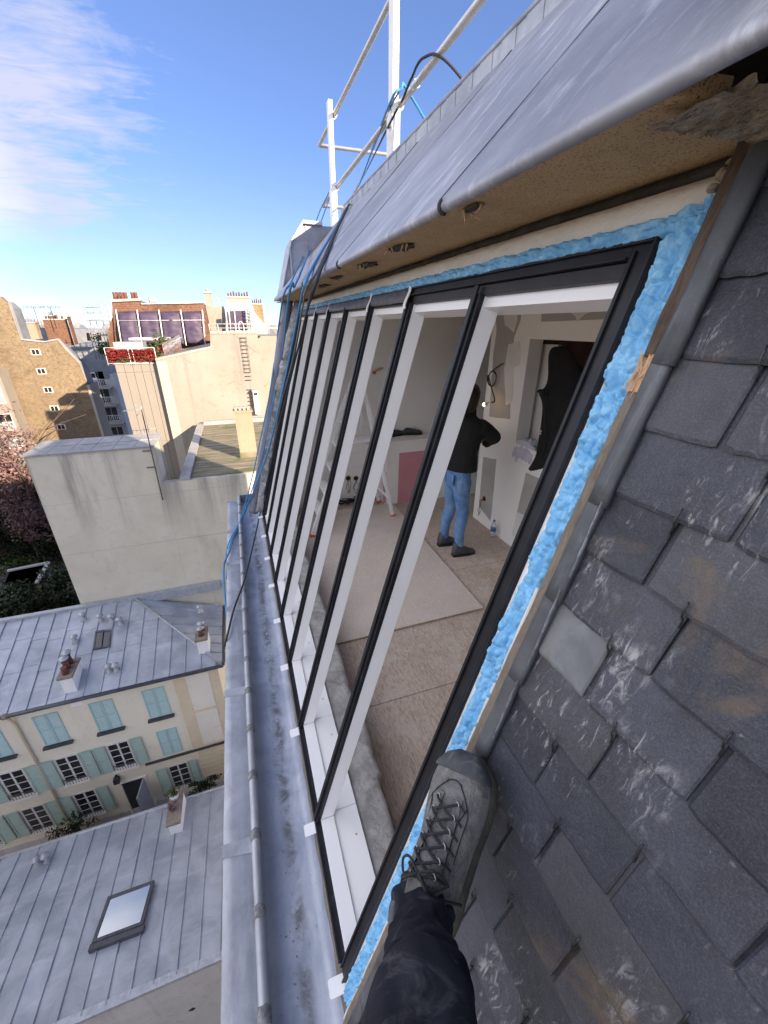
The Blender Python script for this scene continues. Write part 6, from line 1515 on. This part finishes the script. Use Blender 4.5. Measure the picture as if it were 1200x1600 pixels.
# roof furniture
def roof_chimney(c, w, d, h, label, rot=0., top='slab_brown', pots=(), plant=False, dz=.9):
    t = thing('roof_chimney', c, label, 'chimney'); c = np.asarray(c, float)
    MB().box(c[0] - w / 2, c[0] + w / 2, c[1] - d / 2, c[1] + d / 2, c[2] - dz, c[2] + h).build('shaft', M['white_render'], t)
    MB().box(c[0] - w / 2 - .05, c[0] + w / 2 + .05, c[1] - d / 2 - .06, c[1] + d / 2 + .06, c[2] + h + .001, c[2] + h + .10).build('cap_slab', M[top], t)
    for dx, dy, m, hh, r in pots:
        p = c + (dx, dy, h + .10); MB().tube([p, p + (0, 0, hh * .75), p + (0, 0, hh)], [r * 1.1, r * .8, r], 12).build('chimney_pot', M['terracotta'], t)
        if m == 'cowl':
            g = MB(); g.tube([p + (0, 0, hh), p + (0, 0, hh + .12)], [r * .3, r * .3], 8); g.tube([p + (0, 0, hh + .12), p + (0, 0, hh + .15), p + (0, 0, hh + .22)], [r * 1.5, r * 1.5, r * .2], 14); g.build('cowl', M['galv'], t)
    return t
def onmain(px, py, n=0.):   # point on the main roof slope
    nrm = np.cross((1, 0, 0), (0, RY - YH, RZ - EZH)); return atP(px, py, (0, YH, EZH + n), nrm)
c1 = onmain(116, 1064); roof_chimney(c1, .42, .95, .62, 'white roof chimney with brown slab and two cowled red pots on the cream house', pots=((-.02, .28, 'cowl', .42, .12), (-.03, -.02, 'cowl', .38, .12), (.0, -.30, '', .3, .11)))
nh = np.cross((CXH - HX, 0, EZH - RZ), (0, 1, 0)); c2 = atP(320, 1013, (HX, RY, RZ), nh)
roof_chimney(c2 + (0, .1, 0), .42, .80, .70, 'small white roof chimney at the hip end of the cream house roof', pots=((0, .2, 'cowl', .25, .11), (0, -.15, 'cowl', .25, .11)))
def vent(px, py, label, n=1):
    p = onmain(px, py); t = thing('roof_vent', p, label, 'roof vent', 'galvanised vents on the cream house roof')
    MB().tube([p - (0, 0, .1), p + (0, 0, .02), p + (0, 0, .10), p + (0, 0, .26)], [.16, .13, .075, .07], 12).build('vent_pipe', M['galv'], t)
    MB().tube([p + (0, 0, .27), p + (0, 0, .31), p + (0, 0, .38)], [.15, .15, .02], 12).build('vent_cap', M['galv'], t)
for px, py, l in ((131, 968, 'galvanised vent highest on the roof, left of the row of three'), (158, 970, 'galvanised vent, left one of the row of three near the ridge'), (175, 970, 'galvanised vent, middle one of the row of three near the ridge'), (188, 975, 'galvanised vent, right one of the row of three near the ridge'),
                  (118, 1003, 'galvanised vent just above the white roof chimney with red pots'), (171, 1049, 'galvanised vent near the eaves, left of a close pair'), (182, 1047, 'galvanised vent near the eaves, right of a close pair'), (313, 955, 'galvanised vent above the small hip end chimney')): vent(px, py, l)
def skylight(pts, plane, label, m, h=.10, fw=.09):
    P = [plane(*q) for q in pts]; c = sum(P) / 4; n = np.cross(P[1] - P[0], P[3] - P[0]); n = n / np.linalg.norm(n); n = n if n[2] > 0 else -n
    t = thing('skylight', c, label, 'skylight')
    inn = [p + (c - p) / np.linalg.norm(c - p) * fw * 1.45 for p in P]
    mb = MB()
    for i in range(4):
        j = (i + 1) % 4; mb.hexa([P[i] - n * .03, P[j] - n * .03, inn[j] - n * .03, inn[i] - n * .03, P[i] + n * h, P[j] + n * h, inn[j] + n * h, inn[i] + n * h])
    mb.build('frame', M['velux'], t); MB().prism([p + n * (h * .55) for p in inn], n * .012).build('glass', M[m], t)
    return t, P, n
t_, P_, n_ = skylight([(150, 987), (175, 985), (172, 1012), (146, 1016)], onmain, 'small dark skylight on the cream house roof near the ridge', 'glass_dark', .08, .07)
MB().obox((P_[0] + P_[1]) / 2 - n_ * -.09 - (.02, 0, 0), (.04, 0, 0), (P_[3] + P_[2]) / 2 - (P_[0] + P_[1]) / 2, n_ * .02).build('glazing_bar', M['velux'], t_)
# ================================================================== nearer zinc roof
e0, e1 = atZ(0, 1345, -17.9), atZ(350, 1237, -17.9); RYn, RZn = 6.72, -17.3; EYn, EZn = 12.15, -17.9
nr = thing('low_zinc_roof_building', (-4, 9.5, GZ), 'low building with a wide zinc roof and a skylight right below us', 'building')
def zn_(y): return RZn + (EZn - RZn) * (y - RYn) / (EYn - RYn)
MB().box(-12, -.26, RYn, EYn - .3, GZ, EZn - .35).build('wall', M['render_pale'], nr)
MB().prism([(-12, RYn, EZn - .35), (-12, RYn, RZn - .06), (-12, EYn, EZn - .06), (-12, EYn, EZn - .35)], (11.74, 0, 0)).build('roof_boarding', M['slab_brown'], nr)
MB().box(-12, -.26, RYn - .05, RYn - .001, GZ, RZn - .07).build('near_wall', M['render_pale'], nr)
x = -11.9; k = 0; st = .60
while x < -.3:
    xb = min(x + st, -.27); cuts = [RYn + .02] + [[RYn + 1.75, RYn + 3.7], [RYn + 1.1, RYn + 3.0], [RYn + 2.2, RYn + 4.2]][k % 3] + [EYn + .1]
    for a, b in zip(cuts[:-1], cuts[1:]):
        MB().prism([(x + .003, a, zn_(a) - .012), (xb - .003, a, zn_(a) - .012), (xb - .003, b + .01, zn_(b) + .006), (x + .003, b + .01, zn_(b) + .006)], (0, 0, .012)).build('zinc_sheet', M['zinc_roof'], nr)
    A, B = np.array([x, RYn, zn_(RYn)]), np.array([x, EYn + .1, zn_(EYn + .1)]); s = MB(); s.hexa([A + (-.022, 0, -.01), A + (.022, 0, -.01), B + (.022, 0, -.01), B + (-.022, 0, -.01), A + (-.013, 0, .055), A + (.013, 0, .055), B + (.013, 0, .055), B + (-.013, 0, .055)]); s.build('seam', M['zinc_roof'], nr)
    x = xb; k += 1
MB().box(-12, -.26, RYn - .11, RYn + .10, RZn - .10, RZn + .035).build('ridge_flashing', M['zinc_coping'], nr)
MB().tube([(-12, EYn + .16, EZn - .03), (-.27, EYn + .16, EZn - .03)], .085, 10).build('eaves_gutter', M['zinc_coping'], nr)
nn_ = np.cross((1, 0, 0), (0, EYn - RYn, EZn - RZn)); onnear = lambda px, py, n=0.: atP(px, py, (0, RYn, RZn + n), nn_)
z2 = lambda a, b: (a / 2.2867, 900 + b / 2.2867)
t_, P_, n_ = skylight([z2(388, 1152), z2(553, 1092), z2(512, 1250), z2(330, 1318)], lambda a, b: onnear(a, b, .10), 'large skylight mirroring the sky on the nearer zinc roof', 'glass_sky', .10, .085)
a, b = P_[3], P_[2]; MB().obox(a - (b - a) * .03 - n_ * .09, (b - a) * 1.06, (P_[3] - P_[0]) * .14, n_ * .16).build('frame_apron', M['velux'], t_)
c3 = onnear(277, 1299); t_ = roof_chimney(c3 + (0, .55, 0), .40, 1.25, .62, 'white roof chimney with a potted plant on its slab, nearer roof edge', pots=())
pp = c3 + (-.02, .85, .73); pl = thing('potted_plant', pp, 'white pot of trailing green plants on the far end of the chimney slab', 'plant')
MB().tube([pp, pp + (0, 0, .14), pp + (0, 0, .24)], [.12, .16, .19], 14).build('pot', M['white_render'], pl); leaves(500, pp + (-.04, 0, .33), (.26, .22, .14), .035, 5).build('foliage', M['leaf_green'], pl, recalc=False)
pp = c3 + (-.06, .40, .73); pl = thing('potted_plant', pp, 'small reddish plant in a terracotta pot in the middle of the chimney slab', 'plant')
MB().tube([pp, pp + (0, 0, .16)], [.08, .11], 12).build('pot', M['terracotta'], pl); leaves(260, pp + (0, 0, .26), (.17, .17, .14), .035, 6).build('foliage', M['leaf_pink'], pl, recalc=False)
for px, py, l in ((61, 1350, 'galvanised vent at the edge of the nearer zinc roof, left of a pair'), (74, 1345, 'galvanised vent at the edge of the nearer zinc roof, right of a pair')):
    p = onnear(px, py); t = thing('roof_vent', p, l, 'roof vent', 'galvanised vents on the nearer zinc roof')
    MB().tube([p - (0, 0, .1), p + (0, 0, .02), p + (0, 0, .12), p + (0, 0, .30)], [.16, .13, .075, .07], 12).build('vent_pipe', M['galv'], t)
    MB().tube([p + (0, 0, .31), p + (0, 0, .35), p + (0, 0, .42)], [.14, .14, .02], 12).build('vent_cap', M['galv'], t)
# small dark spot on the near render
p = atY(300, 1578, RYn - .07); lf = MB().prism([p + (-.10, 0, .02), p + (.02, 0, .09), p + (.10, 0, -.02), p + (0, 0, -.09)], (0, .015, 0)).build('wall_vent', M['dark_metal'], nr)
# dark shrubs at the foot of the house
for px, py, r, lab in ((113, 1297, (.85, .5, .6), 'green shrub at the foot of the cream house under a window'), (318, 1226, (.9, .35, .35), 'low green shrub in the bed right of the house door')):
    p = atY(px, py, YH - .7); p[2] = max(p[2], GZ + .5); t = thing('court_shrub', (p[0], p[1], GZ), lab, 'shrub'); leaves(700, p, r, .07, int(px)).build('foliage', M['leaf_dark'], t, recalc=False)
    for q in range(3): MB().cyl((p[0] + q * .15 - .15, p[1], GZ), (p[0] + q * .2 - .2, p[1], p[2]), .02, 5).build('stem', M['twig'], t)
# ================================================================== gardens on the left
gpath = tag(MB().prism([atZ(0, 880, GZ) + (0, 0, .0), atZ(110, 862, GZ), atZ(112, 890, GZ), atZ(0, 905, GZ)], (0, 0, .04)).build('garden_path', M['paving']), None, None, None, 'structure')
def bush(px, py, r, n, size, label, m='leaf_dark', seed=1):
    p = atZ(px, py, GZ); t = thing('garden_shrub', p, label, 'shrub')
    leaves(n, p + (0, 0, r[2] * .8), r, size, seed).build('foliage', M[m], t, recalc=False)
    for q in range(4): MB().tube([p + (q * .2 - .3, 0, 0), p + (q * .5 - .75, .2, r[2] * .9)], [.06, .02], 5).build('stem', M['twig'], t)
bush(20, 968, (3.4, 2.4, 2.0), 3400, .16, 'broad dark hedge shrub at the left edge against the zinc roof ridge', seed=1)
bush(70, 955, (3.4, 2.4, 2.0), 3400, .16, 'broad dark hedge shrub left of the party wall foot', seed=2)
bush(112, 942, (2.6, 2.2, 2.0), 2800, .15, 'dark hedge shrub right against the foot of the party wall', 'leaf_dark', seed=3)
for k, (x, y, h, lab) in enumerate(((-24.6, 43.4, 8.6, 'tall dark evergreen tree at the left edge behind the garden shed'), (-21.2, 44.0, 7.6, 'dark evergreen tree in the middle of the row behind the garden shed'), (-17.9, 43.2, 8.2, 'dark evergreen tree nearest the grey party wall behind the pink tree'))):
    t = thing('evergreen_tree', (x, y, GZ), lab, 'tree')
    MB().tube([(x, y, GZ), (x + .1, y, GZ + h * .5), (x, y + .1, GZ + h)], [.22, .15, .04], 8).build('trunk', M['twig'], t)
    leaves(5200, (x, y, GZ + h * .52), (3.1, 1.3, h * .62), .17, 90 + k, .15).build('crown', M['leaf_dark'], t, recalc=False)
bush(30, 893, (2.2, 1.2, 1.2), 1200, .15, 'olive green shrub beside the white roof edge of the shed', 'leaf_green', seed=7)
tb = atZ(66, 884, GZ); tt = atY(26, 745, tb[1] - 3)
tr = thing('pink_tree', tb, 'half bare tree with faded pink leaves beside the grey party wall', 'tree')
branches(tb, tt + (-.6, 0, -.6), 9, .62, .20, 4, 2).build('trunk', M['twig'], tr)
for k, (px, py, r) in enumerate(((8, 775, 2.4), (58, 825, 1.8), (10, 700, 2.3), (28, 715, 2.0), (20, 745, 2.6), (45, 765, 2.2), (38, 800, 2.0), (62, 800, 1.8), (4, 740, 2.2))):
    leaves(620, atY(px - 8, py - 4, tb[1] - 2.4 + (k % 3) * .5), (r * 1.25, r * .7, r * 1.2), .15, 60 + k, .1).build('crown', M['leaf_pink'], tr, recalc=False)
dt = atZ(35, 905, GZ)
shd = thing('garden_shed', dt, 'low garden shed with a white roof edge among the dark shrubs', 'shed')
A, B, C_, D_ = (atZ(*q_, GZ + 2.2) for q_ in ((12, 893), (76, 880), (58, 912), (2, 918)))
MB().prism([A, B, C_, D_], (0, 0, -.12)).build('roof', M['dark_metal'], shd)
for a, b in ((A, B), (B, C_)):
    d = (b - a) / np.linalg.norm(b - a); nrm = np.cross(d, (0, 0, 1.)); MB().obox(a - nrm * .16 + (0, 0, .01), b - a, nrm * .32, (0, 0, .12)).build('white_edge', M['chimney_white'], shd)
c_ = (A + B + C_ + D_) / 4
MB().prism([c_ + (p - c_) * .9 for p in (A, B, C_, D_)], (0, 0, -2.2)).build('wall', M['render_pale'], shd)
a, b = c_ + (D_ - c_) * .9, c_ + (C_ - c_) * .9
for u in (.1, .55): MB().prism([a + (b - a) * u + (0, -.03, -2.05), a + (b - a) * (u + .3) + (0, -.03, -2.05), a + (b - a) * (u + .3) + (0, -.03, -.5), a + (b - a) * u + (0, -.03, -.5)], (0, -.02, 0)).build('window', M['glass_dark'], shd)
fn = thing('wire_fence', atZ(95, 900, GZ), 'thin dark post and wire fence between the shed and the party wall', 'fence')
for px, py in ((78, 893), (92, 880), (105, 915), (62, 925)):
    p = atZ(px, py, GZ); MB().cyl(p, p + (0, 0, 1.8), .05, 6).build('fence_post', M['dark_metal'], fn)
mb = MB(); a, b = atZ(92, 880, GZ), atZ(105, 915, GZ)
for z in (.3, .9, 1.5, 1.75): mb.cyl(a + (0, 0, z), b + (0, 0, z), .018, 4)
mb.build('fence_wire', M['dark_metal'], fn)

# ================================================================== unseen block added on the west of the court to bounce warm sunlight
wc = tag(MB().box(-46, -33, -60, 34, GZ, 1.0).build('west_block', M['render_white']), None, None, None, 'structure')
for k in range(24):
    for j in range(6):
        MB().box(-32.99, -32.9, -57 + k * 3.6, -55.8 + k * 3.6, -3.0 - j * 3.1, -1.0 - j * 3.1).build('window', M['glass_dark'], wc)
MB().hexa([(-46, -60, 1), (-32.5, -60, 1), (-32.5, 34, 1), (-46, 34, 1), (-43, -60, 4), (-36, -60, 4), (-36, 34, 4), (-43, 34, 4)]).build('roof', M['slate_far'], wc)
# ================================================================== the photographer's leg
ph_ = thing('person', RP(.36, -.9, .1), 'leg in dusty dark trousers and a grey lace-up boot braced on the slates', 'person')
toe, heel = np.array([.440, -.655]), np.array([.205, -.935])
fdir = (toe - heel) / np.linalg.norm(toe - heel); fperp = np.array([fdir[1], -fdir[0]])   # towards -y (camera's right)
if fperp[0] > 0: fperp = -fperp
FL = np.linalg.norm(toe - heel) * .78
TW, PB = R_(36), R_(24)
def FP(u, w, n):
    w, n = w * math.cos(TW) + (n - N0) * math.sin(TW), N0 - w * math.sin(TW) + (n - N0) * math.cos(TW)
    d = (u - 1) * FL; a, n = d * math.cos(PB) + (n - N0) * math.sin(PB), N0 - d * math.sin(PB) + (n - N0) * math.cos(PB)
    q = toe + fdir * a + fperp * w; return RP(q[0], q[1], n)     # u heel->toe, w sideways, n off the roof
N0 = .060
def hw(u):   # half widths (inner = left side, outer = right side)
    t = [0, .08, .25, .45, .62, .76, .88, .96, 1.0]; L = [.026, .037, .041, .043, .052, .057, .052, .035, .013]; Rr = [.026, .037, .041, .046, .055, .058, .051, .034, .013]
    return np.interp(u, t, L), np.interp(u, t, Rr)
us = [0, .02, .05, .1, .18, .28, .4, .5, .6, .68, .76, .83, .89, .94, .975, 1.0]
hts = np.interp(us, [0, .05, .18, .28, .40, .5, .6, .7, .8, .9, .96, 1.0], [.055, .098, .125, .128, .116, .100, .086, .074, .066, .060, .050, .030])
rings = []
for u, h in zip(us, hts):
    l, r_ = hw(u); row = []
    for k in range(24):
        a = 2 * math.pi * k / 24; c, s = math.cos(a), math.sin(a); w = (r_ if c > 0 else l) * (abs(c) ** .75) * (1 if c > 0 else -1)
        hh = N0 + .022 + (h - .022) * (max(0, s) ** (.62 if u > .55 else .8)) if s > 0 else N0 + .022 * (1 + s)
        if s > 0: w *= 1 - .30 * s * (1 - min(1, u * .55))
        d = .0016 * nz(u * 14, k * .5, 2) + .0012 * nz(u * 34, k, 5)
        row.append(FP(u, w * (1 + d * 8), hh + d))
    rings.append(row)
boot = MB().loft(rings).build('boot', M['boot'], ph_); sb = boot.modifiers.new('sub', 'SUBSURF'); sb.levels = sb.render_levels = 2
rings = []
for u in [-.01, .02, .06, .12, .3, .5, .62, .76, .88, .95, .985, 1.002]:
    l, r_ = hw(min(1, max(0, u))); l, r_ = l + .002, r_ + .003; g = .0025 * math.sin(u * 60)
    rings.append([FP(u, -l, N0 - .020), FP(u, -l - .001, N0 - .006), FP(u, -l + .004, N0 + .006), FP(u, r_ - .004, N0 + .006), FP(u, r_ + .001, N0 - .004), FP(u, r_ + g * .3, N0 - .020)])
MB().loft(rings).build('sole', M['sole'], boot, .002)
# rubber toe cap, worn darker
rings = []
for u in (.855, .87, .90, .93, .96, .985, 1.004):
    l, r_ = hw(min(1, u)); h = float(np.interp(u, [.8, .9, .96, 1.0], [.066, .060, .050, .030])) + .0035; row = []
    for k in range(17):
        a = -.25 + (math.pi + .5) * k / 16; c, s = math.cos(a), math.sin(a); w = ((r_ if c > 0 else l) + .003) * (abs(c) ** .75) * (1 if c > 0 else -1)
        hh = N0 + .022 + (h - .022) * (max(0, s) ** .62) if s > 0 else N0 + .022 * (1 + s)
        row.append(FP(u + .010 * math.sin(a) * (u < .86), w, hh))
    rings.append(row)
tc_ = MB().loft(rings, closed=False, cap=False).build('toe_cap', M['boot_rubber'], boot); tc_.modifiers.new('t', 'SOLIDIFY').thickness = .003
tc_.modifiers.new('s', 'SUBSURF').render_levels = 1
def top(u, w):   # height of the upper at side offset w
    l, r_ = hw(u); h = float(np.interp(u, us, hts)); wm = (r_ if w > 0 else l) * (1 - .22 * (1 - min(1, u * .55))); x = min(.99, abs(w) / wm)
    s = math.sqrt(max(0, 1 - x ** (2 / .75))); return N0 + .022 + (h - .022) * s ** .7
def seam(pts, r=.0011, name='stitched_seam'):
    MB().tube(spline([FP(u, w, top(u, w) + .0012) for u, w in pts], 5), r, 5).build(name, M['lace'], boot)
for s_ in (-1, 1):
    seam([(.80, s_ * .012), (.74, s_ * .026), (.66, s_ * .037), (.55, s_ * .036), (.42, s_ * .034)])
    seam([(.70, s_ * .034), (.60, s_ * .026), (.45, s_ * .027), (.33, s_ * .026)])
seam([(.80, -.014), (.815, 0), (.80, .014)])
# tongue and lace stays
for s_ in (-1, 1):
    rings = []
    for i in range(12):
        u = .30 + .43 * i / 11; w0 = .011 + .004 * (1 - i / 11); w1 = w0 + .013
        rings.append([FP(u, s_ * w0, top(u, w0) + .0015), FP(u, s_ * w0, top(u, w0) + .0042), FP(u, s_ * w1, top(u, w1) + .0042), FP(u, s_ * w1, top(u, w1) + .0012)])
    MB().loft(rings, smooth=False).build('lace_stay', M['boot'], boot, .001)
eye = [.70, .63, .56, .49, .42, .35]
for i, u in enumerate(eye):
    w = .018 + .003 * i / 5
    for s_ in (-1, 1):
        c = FP(u, s_ * w, top(u, w) + .0048); mb = MB(); mb.tube([c + .0042 * (np.array([0, 1, 0]) * math.cos(t) + SV * math.sin(t)) for t in [q * .628 for q in range(11)]], .0011, 5, cap=False); mb.build('eyelet', M['galv'], boot)
    nxt = eye[min(i + 1, 5)] if i < 5 else u - .05
    for s_ in (-1, 1):
        w2 = .018 + .003 * (i + 1) / 5
        a, b = FP(u, s_ * w, top(u, w) + .006), FP(nxt, -s_ * w2, top(nxt, w2) + .006); m_ = (a + b) / 2 + NV * .006 + SV * .002 * nz(i, s_)
        MB().tube(spline([a - NV * .004, a + NV * .002, m_, b + NV * .002, b - NV * .004], 5), .0021, 7).build('lace', M['lace'], boot)
    e = FP(u, w, top(u, w) + .006); MB().tube(spline([e, FP(u - .01, w + .010, top(u, w + .008) + .007), FP(u - .025, w + .015, top(u, w + .012) + .006)], 4), .0021, 6).build('lace', M['lace'], boot)
kn = FP(.34, 0, top(.34, 0) + .010)
for s_ in (-1, 1):
    MB().tube(spline([kn, FP(.38, s_ * .022, top(.38, .02) + .016), FP(.34, s_ * .040, top(.34, .03) + .012), FP(.30, s_ * .022, top(.3, .02) + .012), kn], 6), .0021, 6).build('lace', M['lace'], boot)
    MB().tube(spline([kn, FP(.28, s_ * .025, top(.28, .02) + .008), FP(.25, s_ * .05, .10)], 5), .0025, 6).build('lace', M['lace'], boot)
# padded collar of the boot
rings = []
cA_ = FP(.14, 0, .128)
for k in range(21):
    a = 2 * math.pi * k / 20; c = FP(.15 + .13 * math.cos(a), .036 * math.sin(a), .150 - .020 * math.cos(a)); rings.append(c)
MB().tube(rings, .0095, 8, cap=False).build('boot_collar', M['boot_rubber'], boot)
# trouser leg: ankle -> knee -> thigh
ank = FP(.145, 0, .135)
r1 = ray(662, 1585); knee = r1 / np.linalg.norm(r1) * .67
ax = knee - ank; Lsh = np.linalg.norm(ax)
path = spline([ank - ax * .10 + NV * -.006, ank + ax * .12, ank + ax * .42, ank + ax * .78, knee, knee + (ray(650, 2300) / np.linalg.norm(ray(650, 2300)) * .46 - knee) * 1.0], 12)
n_ = len(path); rings = []; prev = None
for i, p in enumerate(path):
    u = i / (n_ - 1); t = path[min(i + 1, n_ - 1)] - path[max(0, i - 1)]; t = t / np.linalg.norm(t)
    ref = np.array([0, 1., 0]) if prev is None else prev; a_ = ref - t * (ref @ t); a_ /= np.linalg.norm(a_); b_ = np.cross(t, a_); prev = a_
    r = float(np.interp(u, [0, .04, .12, .3, .5, .66, .80, .9, 1], [.037, .041, .040, .041, .044, .047, .055, .057, .057])); row = []
    for k in range(40):
        an = 2 * math.pi * k / 40; cx, sx = math.cos(an), math.sin(an)
        fold = .0095 * math.sin(u * 46 + 2.2 * math.sin(an + u * 7) + 1.5 * nz(u * 5, an)) * math.exp(-((u - .12) / .13) ** 2) + .008 * math.sin(u * 30 + 2.6 * math.cos(an)) * math.exp(-((u - .72) / .10) ** 2)
        wr = .010 * nz(u * 8, cx * 1.6, sx * 1.6) + .006 * nz(u * 22, cx * 3, sx * 3 + 4) + .0018 * nz(u * 60, cx * 7, sx * 7)
        d = r + fold + wr
        row.append(p + a_ * cx * d + b_ * sx * d)
    rings.append(row)
tl = MB().loft(rings, cap=True).build('trouser_leg', M['trouser'], ph_); sb = tl.modifiers.new('sub', 'SUBSURF'); sb.levels = sb.render_levels = 1
# turned hem
hem = [np.asarray(q) for q in rings[0]]
MB().tube(hem + [hem[0]], .0042, 7, cap=False).build('trouser_hem', M['trouser'], tl)
